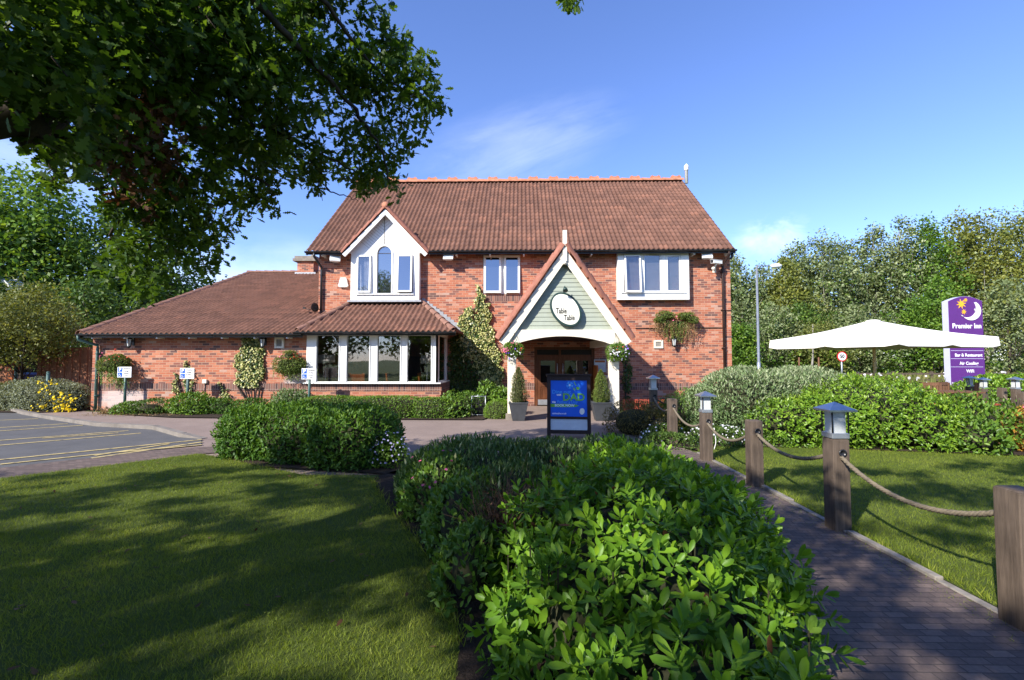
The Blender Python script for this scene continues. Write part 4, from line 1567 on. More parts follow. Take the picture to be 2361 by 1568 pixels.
mb.add([(x, y, q1[2] - 0.02) for x, y in cv] + [(x, y, q1[3] + 0.02) for x, y in cv], [(i, i + 1, n_ + 2 + i, n_ + 1 + i) for i in range(n_)])
mb.build('net_curtain', M['net'], w3)
sash(w3, q3[0] + 0.01, q3[1] - 0.01, q3[2] + 0.01, q3[3] - 0.01, Yf + 0.0, 0.055, R(3))
mb = MB()
pl = [(ax - rr, q2[2]), (ax + rr, q2[2])] + arc
mb.prism(pl, 'y', Yf + 0.05, Yf + 0.056)
mb.build('pane', M['glass_sky'], w3)
mb = MB()
for (xa, xb) in ((q2[0] - 0.045, q2[0]), (q2[1], q2[1] + 0.045)):
    mb.box(xa, xb, Yf - 0.03, Yf - 0.001, q2[2] - 0.03, az)
n_ = 14
ao = [(ax + (rr + 0.045) * math.cos(t), az + (rr + 0.045) * 1.05 * math.sin(t)) for t in np.linspace(0, math.pi, n_ + 1)]
ai = [(ax + rr * math.cos(t), az + rr * 1.05 * math.sin(t)) for t in np.linspace(0, math.pi, n_ + 1)]
for i in range(n_):
    mb.prism([ai[i], ao[i], ao[i + 1], ai[i + 1]], 'y', Yf - 0.03, Yf - 0.001)
mb.build('arch_frame', M['white'], w3)
mb = MB()
mb.box(q1[0] - 0.02, q3[1] + 0.05, Yf - 0.06, Yf - 0.002, q2[2] - 0.055, q2[2] - 0.03)
mb.build('sill', M['white'], w3)
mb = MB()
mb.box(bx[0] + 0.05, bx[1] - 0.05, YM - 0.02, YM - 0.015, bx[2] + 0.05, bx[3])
mb.build('unlit_room_sheet', M['ink'], w3)  # room darkness painted as a black sheet behind the panes
# its little roof, bargeboards and verge tiles
Yv = YM - 0.46
va, vl, vr = F(887, 481, Yv), F(790, 584, Yv), F(986, 584, Yv)
vl.z = vr.z = (vl.z + vr.z) / 2
va.x = (vl.x + vr.x) / 2


def gable_roof(tag_, va, vl, vr, Yv, Yend, parent, t=0.10, bw=0.16, mat='cream', tr=0.075, drop=0.03, kick=0.0):
    """two slabs, a pair of bargeboards and a row of verge tiles down each front edge"""
    mb = MB()
    for foot in (vl, vr):
        mb.add([(va.x, Yv, va.z), (foot.x, Yv, foot.z), (foot.x, Yend, foot.z), (va.x, Yend, va.z), (va.x, Yv, va.z - t), (foot.x, Yv, foot.z - t * 0.6), (foot.x, Yend, foot.z - t * 0.6), (va.x, Yend, va.z - t)],
               [(0, 1, 2, 3), (4, 7, 6, 5), (0, 4, 5, 1), (1, 5, 6, 2), (2, 6, 7, 3), (3, 7, 4, 0)])
    mb.build(tag_ + '_roof', M['verge'], parent)
    mb = MB()
    for foot in (vl, vr):
        d = (Vector((foot.x, 0, foot.z)) - Vector((va.x, 0, va.z))).normalized()
        nn = Vector((-d.z, 0, d.x))
        if nn.z > 0:
            nn = -nn
        a0 = Vector((va.x, 0, va.z - drop))
        b0 = Vector((foot.x, 0, foot.z - drop)) + d * kick
        ve = (bw / abs(nn.z))
        pl = [(a0.x, a0.z), (b0.x, b0.z), (b0.x + nn.x * bw, b0.z + nn.z * bw), (a0.x, a0.z - ve)]
        mb.prism(pl, 'y', Yv - 0.045, Yv - 0.002)
    bb = mb.build(tag_ + '_bargeboard', M[mat], parent)
    for foot in (vl, vr):
        d = (Vector((foot.x, 0, foot.z)) - Vector((va.x, 0, va.z))).normalized()
        nn = Vector((-d.z, 0, d.x))
        if nn.z < 0:
            nn = -nn
        off = nn * 0.035
        tile_run(tag_ + '_verge_tiles', Vector((va.x, Yv + 0.035, va.z)) + off, Vector((foot.x, Yv + 0.035, foot.z)) + off + d * kick, tr, 0.33, parent, 'verge', nn)
    return bb


gable_roof('dormer', va, vl, vr, Yv, YM + 2.2, pub, 0.08, 0.13, 'white', 0.11)
bm = bmesh.new()
bm.from_mesh(roofm.data)
sd = (va.z - vl.z) / (va.x - vl.x)
o0 = ORIGIN[pub.name]
bmesh.ops.delete(bm, geom=[f for f in bm.faces if f.calc_center_median().z + o0.z < va.z - sd * abs(f.calc_center_median().x + o0.x - va.x) - 0.03], context='FACES')
bm.to_mesh(roofm.data)
bm.free()
mb = MB()
mb.lathe([(0.0, -0.14), (0.10, -0.13), (0.13, -0.05), (0.13, 0.06), (0.09, 0.12), (0.0, 0.14)], (0, 0, 0), 12, 0, Matrix.Translation((va.x, Yv + 0.02, va.z + 0.10)) @ Matrix.Rotation(R(90), 4, 'X'))
mb.build('dormer_ridge_tile', M['ridge'], pub)

# ------------------------------------------------ bay window
bzt = min(F(860, 768, YB).z, bz - 0.06)
bsill = F(860, 882, YB).z
mb = MB()
wall_face(mb, bayx0, bayx1 + 0.08, 0, bsill - 0.02, YB + 0.06)
mb.add([(bayx0, YB + 0.06, 0), (bayx0, YM, 0), (bayx0, YM, bsill - 0.02), (bayx0, YB + 0.06, bsill - 0.02)], [(0, 1, 2, 3)])
mb.add([(bayx1 + 0.08, YB + 0.06, 0), (bayx1 + 0.08, YM, 0), (bayx1 + 0.08, YM, bsill - 0.02), (bayx1 + 0.08, YB + 0.06, bsill - 0.02)], [(0, 1, 2, 3)])
bpl = mb.build('bay_plinth', M['brick'], pub)
mb = MB()
mb.box(bayx0 - 0.03, bayx1 + 0.10, YB + 0.045, YB + 0.1, bsill - 0.26, bsill - 0.035)
mb.box(bayx1 + 0.03, bayx1 + 0.095, YB + 0.101, YM - 0.01, bsill - 0.26, bsill - 0.035)
mb.build('soldier_course', M['soldier'], bpl)
panes = [pxr(729, 774, 782, 880, YB), pxr(799, 774, 852, 880, YB), pxr(870, 774, 923, 880, YB), pxr(939, 774, 994, 880, YB)]
mb = MB()
wall_face(mb, bayx0, bayx1, bsill, bzt + 0.1, YB, panes, 0.09)
mb.add([(bayx0, YB, bsill), (bayx0, YW, bsill), (bayx0, YW, bzt + 0.1), (bayx0, YB, bzt + 0.1)], [(0, 1, 2, 3)])
# right return with its own light
zr0, zr1 = panes[0][2], panes[0][3]
for (a, b, c, d) in ((YB, YB + 0.22, bsill, bzt + 0.1), (YM - 0.25, YM, bsill, bzt + 0.1), (YB + 0.22, YM - 0.25, bsill, zr0), (YB + 0.22, YM - 0.25, zr1, bzt + 0.1)):
    mb.box(bayx1 - 0.07, bayx1, a, b, c, d)
bw = mb.build('bay_window', M['white'], pub)
for q in panes:
    mb = MB()
    mb.box(q[0], q[1], YB + 0.045, YB + 0.053, q[2], q[3])
    mb.build('pane', M['glass_bay'], bw)
mb = MB()
mb.box(bayx1 - 0.045, bayx1 - 0.037, YB + 0.22, YM - 0.25, zr0, zr1)
mb.build('pane', M['glass_bay'], bw)
# raised mullion fillets
mb = MB()
for q in panes:
    for xx in (q[0] - 0.028, q[1] + 0.004):
        mb.box(xx, xx + 0.024, YB - 0.022, YB - 0.001, bsill + 0.001, bzt + 0.08)
mb.build('mullion', M['white'], bw)
mb = MB()
mb.box(bayx0 - 0.06, bayx1 + 0.09, YB - 0.07, YB + 0.1, bsill - 0.035, bsill - 0.001)
mb.box(bayx1 + 0.001, bayx1 + 0.09, YB + 0.101, YM - 0.01, bsill - 0.035, bsill - 0.001)
mb.build('sill', M['white'], bw)
mb = MB()
mb.box(bayx0 - 0.03, bayx1 + 0.03, by0 + 0.02, YM - 0.02, bzt + 0.02, bzt + 0.04)
mb.build('soffit', M['cream'], bw)
# the room behind the bay
mb = MB()
mb.box(bayx0 + 0.1, bayx1 - 0.08, YB + 0.12, 20.5, 0.02, 0.05, 1)
mb.box(bayx0 - 0.6, bayx1 + 0.6, 20.5, 20.6, 0.02, 2.7, 0)
mb.box(bayx0 - 0.7, bayx0 - 0.6, YM + 0.13, 20.5, 0.02, 2.7, 0)
mb.box(bayx1 + 0.6, bayx1 + 0.7, YM + 0.13, 20.5, 0.02, 2.7, 0)
mb.box(bayx0 - 0.6, bayx1 + 0.6, YM + 0.13, 20.5, 2.62, 2.7, 0)
mb.box(bayx0 + 0.02, bayx0 + 0.08, YW + 0.02, YM - 0.02, 0.02, 2.4, 0)
mb.build('dining_room', [M['room'], M['carpet']], pub)
mb = MB()
mb.box(bayx0 + 0.45, bayx1 - 0.25, 19.4, 19.5, 1.72, 2.5)
mb.build('bulkhead', M['orange_wood'], pub)

# ------------------------------------------------ entrance porch
ap = F(1302, 569, YP)
fl, fr_ = F(1151, 784, YP), F(1455, 784, YP)
fz = (fl.z + fr_.z) / 2
fl.z = fr_.z = fz
ap.x = (fl.x + fr_.x) / 2
bb = gable_roof('porch', ap, fl, fr_, YP, YM, pub, 0.10, 0.21, 'cream', 0.15, 0.04, 0.0)
pc = thing('dummy', (0, 0, 0), None, None) if False else pub
# boarded gable: lapped sage boards
Ys = YP + 0.10
slope = (ap.z - fl.z) / (ap.x - fl.x)
zb = F(1300, 760, YP).z
mb = MB()
z = zb
while z < ap.z - 0.3:
    z1_ = min(z + 0.115, ap.z - 0.3)
    xa, xb = (ap.z - 0.12 - z) / slope, (ap.z - 0.12 - z1_) / slope
    mb.add([(ap.x - xa, Ys, z), (ap.x + xa, Ys, z), (ap.x + xb, Ys + 0.014, z1_), (ap.x - xb, Ys + 0.014, z1_), (ap.x - xa, Ys + 0.03, z), (ap.x + xa, Ys + 0.03, z)],
           [(0, 1, 2, 3), (0, 4, 5, 1)])
    z += 0.115
mb.build('porch_boarding', M['sage'], pub)
# arched cross beam
zt, z0_ = zb, F(1300, 793, YP).z
xa, xb = F(1172, 800, YP).x, F(1424, 800, YP).x
px0, px1 = F(1170, 800, YP).x, F(1190, 800, YP).x
pr0, pr1 = F(1407, 800, YP).x, F(1429, 800, YP).x
n_ = 16
arch = [(px1 + (pr0 - px1) * i / n_, F(1300, 793, YP).z + (F(1300, 775, YP).z - F(1300, 793, YP).z) * math.sin(math.pi * i / n_) ** 0.8) for i in range(n_ + 1)]
mb = MB()
hw = (ap.z - 0.2 - zt) / slope
for i in range(n_):
    mb.prism([arch[i], arch[i + 1], (arch[i + 1][0], zt), (arch[i][0], zt)], 'y', YP + 0.03, YP + 0.11)
mb.prism([(px1, arch[0][1]), (px1, zt), (ap.x - hw, zt), (ap.x - hw - (zt - arch[0][1]) / slope, arch[0][1])], 'y', YP + 0.03, YP + 0.11)
mb.prism([(pr0, arch[0][1]), (ap.x + hw + (zt - arch[0][1]) / slope, arch[0][1]), (ap.x + hw, zt), (pr0, zt)], 'y', YP + 0.03, YP + 0.11)
mb.build('porch_beam', M['cream'], pub)
for (a, b) in ((px0, px1), (pr0, pr1)):
    mb = MB()
    mb.box(a, b, YP + 0.112, YP + 0.34, 0.16, arch[0][1] + 0.25)
    pp_ = mb.build('porch_pillar', M['cream'], pub, 0.008)
    mb = MB()
    mb.box(a - 0.05, b + 0.05, YP + 0.07, YP + 0.39, 0.008, 0.16)
    mb.build('pillar_base', M['stone'], pp_)
# side plates, ceiling and rear posts
for a, b in ((px0, px1), (pr0, pr1)):
    mb = MB()
    mb.box(a + 0.02, b - 0.02, YP + 0.341, YM, arch[0][1] - 0.02, arch[0][1] + 0.2)
    mb.build('porch_plate', M['cream'], pub)
mb = MB()
mb.box(px0, pr1, YP + 0.13, YM - 0.002, arch[0][1] + 0.215, arch[0][1] + 0.24)
mb.build('porch_ceiling', M['abrown'], pub)
for sgn, xx in ((-1, px0), (1, pr1)):
    mb = MB()
    x2 = fl.x + 0.1 if sgn < 0 else fr_.x - 0.1
    mb.prism([(xx, arch[0][1] + 0.02), (xx, arch[0][1] - 0.09), (x2, fz - 0.21), (x2, fz - 0.12)], 'y', YP + 0.04, YP + 0.10)
    mb.build('porch_brace', M['cream'], pub)
mb = MB()
fp = F(1300, 533, YP)
mb.box(ap.x - 0.055, ap.x + 0.055, YP - 0.10, YP - 0.05, F(1300, 603, YP).z, fp.z)
mb.lathe([(0.0, -0.06), (0.045, -0.05), (0.055, -0.01), (0.04, 0.03), (0.03, 0.05)], (ap.x, YP - 0.075, F(1300, 603, YP).z - 0.04), 12)
mb.build('porch_finial', M['cream'], pub)
# handrail posts inside the porch on the right
mb = MB()
hp = F(1419, 900, 13.2)
mb.box(hp.x - 0.05, hp.x + 0.05, 13.2, 13.3, 0.008, 1.02)
mb.box(hp.x - 0.05, hp.x + 0.05, 14.9, 15.0, 0.008, 1.02)
mb.box(hp.x - 0.08, hp.x + 0.08, 13.15, 15.05, 1.021, 1.08)
mb.box(hp.x - 0.02, hp.x + 0.02, 13.301, 14.899, 0.45, 0.52)
mb.build('porch_rail', M['cream'], pub)

# entrance doors
dx0, dx1, _, dzt = door_hole
mb = MB()
ring(mb, dx0, dx1, -0.1, dzt, YM + 0.03, YM + 0.11, 0.09)
en = mb.build('entrance', M['door'], pub)
dm = F(1291, 860, YM + 0.05).x
mb = MB()
mb.box(dm - 0.035, dm + 0.035, YM + 0.02, YM + 0.10, 0.0, dzt - 0.09)
mb.box(dx0 + 0.09, dx1 - 0.09, YM + 0.04, YM + 0.10, dzt - 0.35, dzt - 0.27)
mb.build('mullion', M['door'], en)
for k, (a, b) in enumerate(((dx0 + 0.09, dm - 0.035), (dm + 0.035, dx1 - 0.09))):
    mb = MB()
    zt_ = dzt - 0.35
    ring(mb, a + 0.005, b - 0.005, 0.03, zt_, YM + 0.045, YM + 0.09, 0.12)
    mb.box(a + 0.125, b - 0.125, YM + 0.045, YM + 0.09, 0.66, 0.80)
    mb.box(a + 0.125, b - 0.125, YM + 0.062, YM + 0.08, 0.15, 0.66)
    ring(mb, a + 0.15, b - 0.15, 0.26, 0.62, YM + 0.05, YM + 0.061, 0.03)
    dr = mb.build('door', M['door'], en)
    mb = MB()
    mb.box(a + 0.125, b - 0.125, YM + 0.064, YM + 0.072, 0.80, zt_ - 0.12)
    mb.build('door_glass', M['glass_dark'], en)
    mb = MB()
    mb.box(a + 0.03, b - 0.03, YM + 0.038, YM + 0.044, 0.04, 0.22)
    mb.build('kick_plate', M['galv'], en)
    mb = MB()
    hx = b - 0.06 if k == 0 else a + 0.06
    mb.tube([(hx, YM + 0.045, 0.95), (hx, YM - 0.01, 0.97), (hx, YM - 0.01, 1.43), (hx, YM + 0.045, 1.45)], 0.014, 8)
    mb.build('handle', M['galv'], en)
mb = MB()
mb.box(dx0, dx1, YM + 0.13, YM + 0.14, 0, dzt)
mb.build('unlit_lobby_sheet', M['ink'], en)  # black sheet stands for the unlit lobby
# sunlit side lining of the lobby on the right
mb = MB()
lx = F(1374, 900, YM - 0.55).x
mb.box(lx, lx + 0.05, YM - 0.75, YM - 0.002, 0.01, 1.35)
mb.box(lx + 0.005, lx + 0.045, YM - 0.75, YM - 0.002, 1.351, 1.40)
mb.build('side_panel', M['orange_wood'], en)

# ================================================================== THINGS FIXED TO THE PUB OR STANDING ROUND IT
def wall_lantern(px, py, Y, label, sc=1.0):
    p = F(px, py, Y)
    t = thing('wall_lantern', (p.x, Y, p.z), label, 'wall lantern', 'lanterns on the pub wall')
    mb = MB()
    mb.box(p.x - 0.04, p.x + 0.04, Y - 0.02, Y - 0.001, p.z - 0.1, p.z + 0.14)
    mb.tube(smooth_path([(p.x, Y - 0.02, p.z + 0.02), (p.x, Y - 0.10, p.z + 0.10), (p.x, Y - 0.17, p.z + 0.15)], 4), 0.012, 6)
    mb.build('bracket', M['iron'], t)
    cx, cy, cz = p.x, Y - 0.17, p.z
    mb = MB()
    for k in range(6):
        a = 2 * math.pi * k / 6
        mb.tube([(cx + 0.05 * math.cos(a), cy + 0.05 * math.sin(a), cz - 0.13), (cx + 0.085 * math.cos(a), cy + 0.085 * math.sin(a), cz + 0.09)], 0.008, 4)
    mb.lathe([(0.02, -0.2), (0.035, -0.17), (0.055, -0.15), (0.055, -0.13)], (cx, cy, cz), 6, 0, None, False)
    mb.lathe([(0.10, 0.09), (0.095, 0.105), (0.04, 0.155), (0.015, 0.17), (0.02, 0.19), (0.0, 0.21)], (cx, cy, cz), 6, 0, None, False)
    mb.build('cage', M['iron'], t)
    mb = MB()
    mb.lathe([(0.046, -0.128), (0.078, 0.088)], (cx, cy, cz), 6, 0, None, False)
    mb.build('glass', M['frost'], t)
    return t


wall_lantern(308, 789, YW, 'black lantern on the wing wall near its left corner, above the trailing basket')
wall_lantern(612, 789, YW, 'black lantern on the wing wall between the cream ivy and the small vent')
wall_lantern(1551, 788, YM, 'black lantern on the main wall under the dry trailing wall planter')


def flood(px, py, label, face, parent_Y=YM):
    p = F(px, py, parent_Y - 0.3)
    t = thing('floodlight', (p.x, parent_Y, p.z), label, 'floodlight', 'floodlights under the main eaves')
    mt = Matrix.Translation(p) @ Matrix.Rotation(face, 4, 'Z') @ Matrix.Rotation(R(-30), 4, 'X')
    mb = MB()
    mb.prism([(-0.17, -0.12), (0.17, -0.12), (0.17, 0.12), (-0.17, 0.12)], 'y', -0.07, 0.0, 0, mt)
    mb.prism([(-0.11, -0.07), (0.11, -0.07), (0.11, 0.07), (-0.11, 0.07)], 'y', 0.001, 0.08, 0, mt)
    mb.build('housing', M['white'], t, 0.012)
    mb = MB()
    mb.box(-0.135, 0.135, -0.078, -0.071, -0.09, 0.09, 0, mt)
    mb.build('lens', M['frost'], t)
    mb = MB()
    mb.box(p.x - 0.03, p.x + 0.03, p.y + 0.06, parent_Y - 0.001, p.z - 0.03, p.z + 0.03)
    mb.build('bracket', M['white'], t)


flood(773, 598, 'white square floodlight on the main wall between the left downpipe and the gabled window', R(18))
flood(1034, 594, 'white square floodlight on the main wall just right of the gabled window', R(0))
flood(1630, 591, 'white square floodlight beside the security camera at the right end of the eaves', R(-10))
# security camera
p = F(1652, 604, YM - 0.35)
t = thing('security_camera', (p.x, YM, p.z), 'white security camera on a bracket at the right corner of the pub', 'security camera')
mt = Matrix.Translation(p) @ Matrix.Rotation(R(25), 4, 'Z')
mb = MB()
mb.box(-0.20, 0.20, -0.065, 0.065, -0.06, 0.05, 0, mt)
mb.box(-0.235, 0.20, -0.075, 0.075, 0.051, 0.062, 0, mt)
mb.build('housing', M['white'], t, 0.012)
mb = MB()
mb.box(-0.207, -0.2005, -0.05, 0.05, -0.045, 0.035, 0, mt)
mb.build('lens', M['black'], t)
mb = MB()
mb.tube([(p.x, p.y, p.z - 0.06), (p.x - 0.05, p.y + 0.1, p.z - 0.18), (p.x + 0.06, YM - 0.02, p.z - 0.2)], 0.028, 8)
mb.lathe([(0.0, -0.06), (0.055, -0.03), (0.06, 0.02), (0.03, 0.05)], (p.x - 0.09, p.y + 0.05, p.z - 0.21), 10)
mb.box(p.x, p.x + 0.12, YM - 0.02, YM - 0.001, p.z - 0.3, p.z - 0.1)
mb.build('bracket', M['cream'], t)
# alarm box
p = F(793, 653, YM)
t = thing('alarm_box', (p.x, YM, p.z), 'white alarm box with grey lettering on the main wall left of the gabled window', 'alarm box')
mb = MB()
w, h = 0.155, 0.18
mb.prism([(p.x - 0.10, p.z + h), (p.x + 0.10, p.z + h), (p.x + w + 0.015, p.z - h * 0.55), (p.x + w - 0.03, p.z - h * 0.85), (p.x - w + 0.03, p.z - h * 0.85), (p.x - w - 0.015, p.z - h * 0.55)], 'y', YM - 0.09, YM - 0.001)
mb.build('case', M['white'], t, 0.012)
text('lettering', 'SECOM', 0.085, (p.x, YM - 0.093, p.z - 0.055), M['inkgrey'], t, fat=-0.001)
# vents
for px0_, py0_, px1_, py1_, Y, lb in ((634, 778, 656, 803, YW, 'cream framed square vent on the wing wall left of the bay window'), (1507, 784, 1528, 803, YM, 'cream framed square vent on the main wall left of the wall lantern')):
    a, b, c, d = pxr(px0_, py0_, px1_, py1_, Y)
    t = thing('wall_vent', ((a + b) / 2, Y, c), lb, 'vent', 'square vents in the pub walls')
    mb = MB()
    ring(mb, a, b, c, d, Y - 0.045, Y - 0.001, 0.06)
    mb.build('frame', M['cream'], t)
    mb = MB()
    z = c + 0.065
    while z < d - 0.08:
        mb.box(a + 0.06, b - 0.06, Y - 0.03, Y - 0.024, z, z + 0.028, 0, Matrix.Translation((0, Y - .02, z)) @ Matrix.Rotation(R(-35), 4, 'X') @ Matrix.Translation((0, -Y + .02, -z)))
        z += 0.03
    mb.box(a + 0.06, b - 0.06, Y - 0.012, Y - 0.002, c + 0.06, d - 0.06)
    mb.build('louvre', M['concrete'], t)
# small white socket box with its cable, low on the wing wall
p = F(822, 1, 1)
p = Vector((F(0.3897 * 1217, 518.8 + 0.3897 * 925, YW).x, YW, F(470, 518.8 + 0.3897 * 925, YW).z))
t = thing('socket_box', tuple(p), 'small cream socket box with a black cable low on the wing wall', 'socket box')
mb = MB()
mb.box(p.x - 0.065, p.x + 0.065, YW - 0.07, YW - 0.002, p.z - 0.06, p.z + 0.06)
mb.build('case', M['cream'], t, 0.008)
mb = MB()
mb.tube([(p.x, YW - 0.02, p.z - 0.06), (p.x - 0.01, YW - 0.02, p.z - 0.3), (p.x, YW - 0.02, 0.03)], 0.012, 6)
mb.build('cable', M['black'], t)
# satellite dish behind the bay roof
p = F(725, 709, YM - 0.25)
t = thing('satellite_dish', (p.x, YM, p.z), 'small dark satellite dish on the main wall above the wing roof', 'satellite dish')
mb = MB()
mt = Matrix.Translation(p) @ Matrix.Rotation(R(62), 4, 'Z') @ Matrix.Rotation(R(90), 4, 'X')
mb.lathe([(0.0, -0.03), (0.08, -0.015), (0.15, 0.02), (0.155, 0.025), (0.08, -0.005), (0.0, -0.02)], (0, 0, 0), 18, 0, mt)
mb.build('dish', M['iron'], t)
mb = MB()
mb.tube([p, p + Vector((-0.18, -0.02, -0.08)), p + Vector((-0.32, -0.04, -0.02))], 0.014, 6)
mb.box(p.x - 0.37, p.x - 0.29, p.y - 0.07, p.y - 0.01, p.z - 0.05, p.z + 0.01)
mb.tube([p, (p.x + 0.1, YM - 0.01, p.z - 0.05)], 0.018, 6)
mb.build('arm', M['iron'], t)

# oval sign on the porch gable
oc = F(1304, 714, YP + 0.02)
t = thing('pub_sign', tuple(oc), 'tilted oval cream sign with a dark green rim on the porch gable', 'sign')
YS = YP + 0.04
mt = Matrix.Translation((oc.x, 0, oc.z)) @ Matrix.Rotation(R(-36), 4, 'Y')
sa, sb = 0.365, 0.50


def oval(a, b, n=40):
    return [(a * math.cos(2 * math.pi * i / n), b * math.sin(2 * math.pi * i / n)) for i in range(n)]


mb = MB()
mb.prism(oval(sa, sb), 'y', YS - 0.09, YS + 0.02, 0, mt)
mb.build('rim', M['ovalrim'], t, 0.012)
mb = MB()
mb.prism(oval(sa - 0.055, sb - 0.055), 'y', YS - 0.099, YS - 0.0905, 0, mt)
mb.build('face', M['ovalface'], t)
text('lettering', 'Table', 0.205, (oc.x - 0.12, YS - 0.1025, oc.z - 0.045), M['ink'], t, sx=0.62, fat=0.004)
text('lettering', 'Table', 0.205, (oc.x + 0.09, YS - 0.1025, oc.z - 0.225), M['ink'], t, sx=0.62, fat=0.004)
mb = MB()
for (ex, ez) in ((-0.09, 0.27), (0.11, 0.10)):
    st = smooth_path([(ex - 0.07, YS - 0.086, ez + 0.10), (ex - 0.075, YS - 0.086, ez), (ex - 0.03, YS - 0.086, ez - 0.085), (ex + 0.04, YS - 0.086, ez - 0.09), (ex + 0.085, YS - 0.086, ez - 0.03)], 5)
    mb.tube([Vector((oc.x, 0, oc.z)) + q for q in st], 0.017, 6)
    mb.tube([Vector((oc.x + ex - 0.10, YS - 0.088, oc.z + ez + 0.03)), Vector((oc.x + ex + 0.085, YS - 0.088, oc.z + ez + 0.045))], 0.015, 6)
mb.build('emblem', M['palegrey'], t)
# spotlight over the sign
lp = F(1301, 667, YP - 0.05)
t = thing('spotlight', tuple(lp), 'small dark spotlight bracket above the oval sign', 'spotlight')
mb = MB()
mb.tube(smooth_path([(lp.x, YP + 0.1, lp.z - 0.06), (lp.x, YP - 0.05, lp.z - 0.02), (lp.x, YP - 0.16, lp.z + 0.04), (lp.x + 0.01, YP - 0.22, lp.z - 0.02)], 4), 0.022, 8)
mb.tube([(lp.x, YP - 0.1, lp.z + 0.01), (lp.x + 0.01, YP - 0.12, lp.z + 0.08)], 0.012, 6)
mb.build('arm', M['ovalrim'], t)
mb = MB()
mb.lathe([(0.03, 0.06), (0.055, 0.02), (0.07, -0.05), (0.05, -0.051)], (0, 0, 0), 12, 0, Matrix.Translation((lp.x + 0.01, YP - 0.22, lp.z - 0.03)) @ Matrix.Rotation(R(-35), 4, 'X'))
mb.build('lamp_head', M['ovalrim'], t)
# menu case by the door
a, b, c, d = pxr(1370, 829, 1397, 858, YM - 0.03)
t = thing('menu_case', ((a + b) / 2, YM, c), 'glazed menu case with an orange heading on the wall inside the porch', 'menu board')
mb = MB()
ring(mb, a, b, c, d, YM - 0.05, YM - 0.002, 0.02)
mb.build('frame', M['galv'], t)
mb = MB()
mb.box(a + 0.02, b - 0.02, YM - 0.03, YM - 0.003, c + 0.02, d - 0.02)
mb.build('sheet', M['greywhite'], t)
mb = MB()
mb.box(a + 0.03, b - 0.03, YM - 0.034, YM - 0.0305, d - 0.10, d - 0.03)
mb.build('heading', M['orange_wood'], t)
mb = MB()
for k in range(5):
    mb.box(a + 0.05, b - 0.06 - 0.03 * (k % 2), YM - 0.033, YM - 0.0305, c + 0.05 + k * 0.045, c + 0.062 + k * 0.045)
mb.build('print', M['inkgrey'], t)

# dining chairs and lamps behind the bay window
def dining_chair(px, py, Y, rz, label):
    p = F(px, py, Y)
    t = thing('dining_chair', (p.x, Y, 0.05), label, 'chair', 'dining chairs behind the bay window')
    t.rotation_euler.z = rz
    ORIGIN[t.name] = Vector((0, 0, 0))

    def bld(mb, n, m):
        return mb.build(n, m, t)
    mb = MB()
    mb.box(-0.23, 0.23, -0.22, 0.22, 0.43, 0.48)
    bld(mb, 'seat', M['room'])
    for x in (-0.21, 0.21):
        for y in (-0.20, 0.20):
            mb = MB()
            mb.box(x - 0.02, x + 0.02, y - 0.02, y + 0.02, 0, 0.43)
            bld(mb, 'leg', M['orange_wood'])
    for x in (-0.215, 0.215):
        mb = MB()
        mb.prism([(0.19, 0.48), (0.23, 0.48), (0.30, 1.1), (0.255, 1.1)], 'x', x - 0.035, x + 0.035)
        bld(mb, 'stile', M['orange_wood'])
    mb = MB()
    mb.prism([(0.195, 0.55), (0.22, 0.55), (0.285, 1.07), (0.262, 1.07)], 'x', -0.18, 0.18)
    bld(mb, 'backrest', M['orange_wood'])
    return t


dining_chair(826, 840, 15.1, R(190), 'orange wooden chair back seen through the second pane of the bay window')
dining_chair(912, 840, 15.1, R(100), 'orange wooden chair edge seen through the third pane of the bay window')
dining_chair(744, 850, 15.2, R(150), 'orange wooden chair seen through the first pane of the bay window')
dining_chair(986, 845, 15.3, R(95), 'orange wooden chair at the right edge of the last bay pane')


def table_lamp(px, py, Y, label, wide=0.30):
    p = F(px, py, Y)
    t = thing('standard_lamp', (p.x, Y, 0.05), label, 'lamp', 'cream shaded lamps behind the bay window')
    mb = MB()
    mb.lathe([(wide, -0.13), (wide * 0.97, 0.13)], (p.x, Y, p.z), 20)
    mb.build('lamp_shade', M['shade'], t)
    mb = MB()
    mb.tube([(p.x, Y, 0.07), (p.x, Y, p.z - 0.13)], 0.02, 8)
    mb.lathe([(0.14, 0.051), (0.14, 0.075)], (p.x, Y, 0), 16)
    mb.build('stem', M['galv'], t)


table_lamp(751, 828, 14.8, 'cream shaded lamp behind the first pane of the bay window')
table_lamp(985, 829, 14.8, 'cream shaded lamp behind the last pane of the bay window', 0.2)


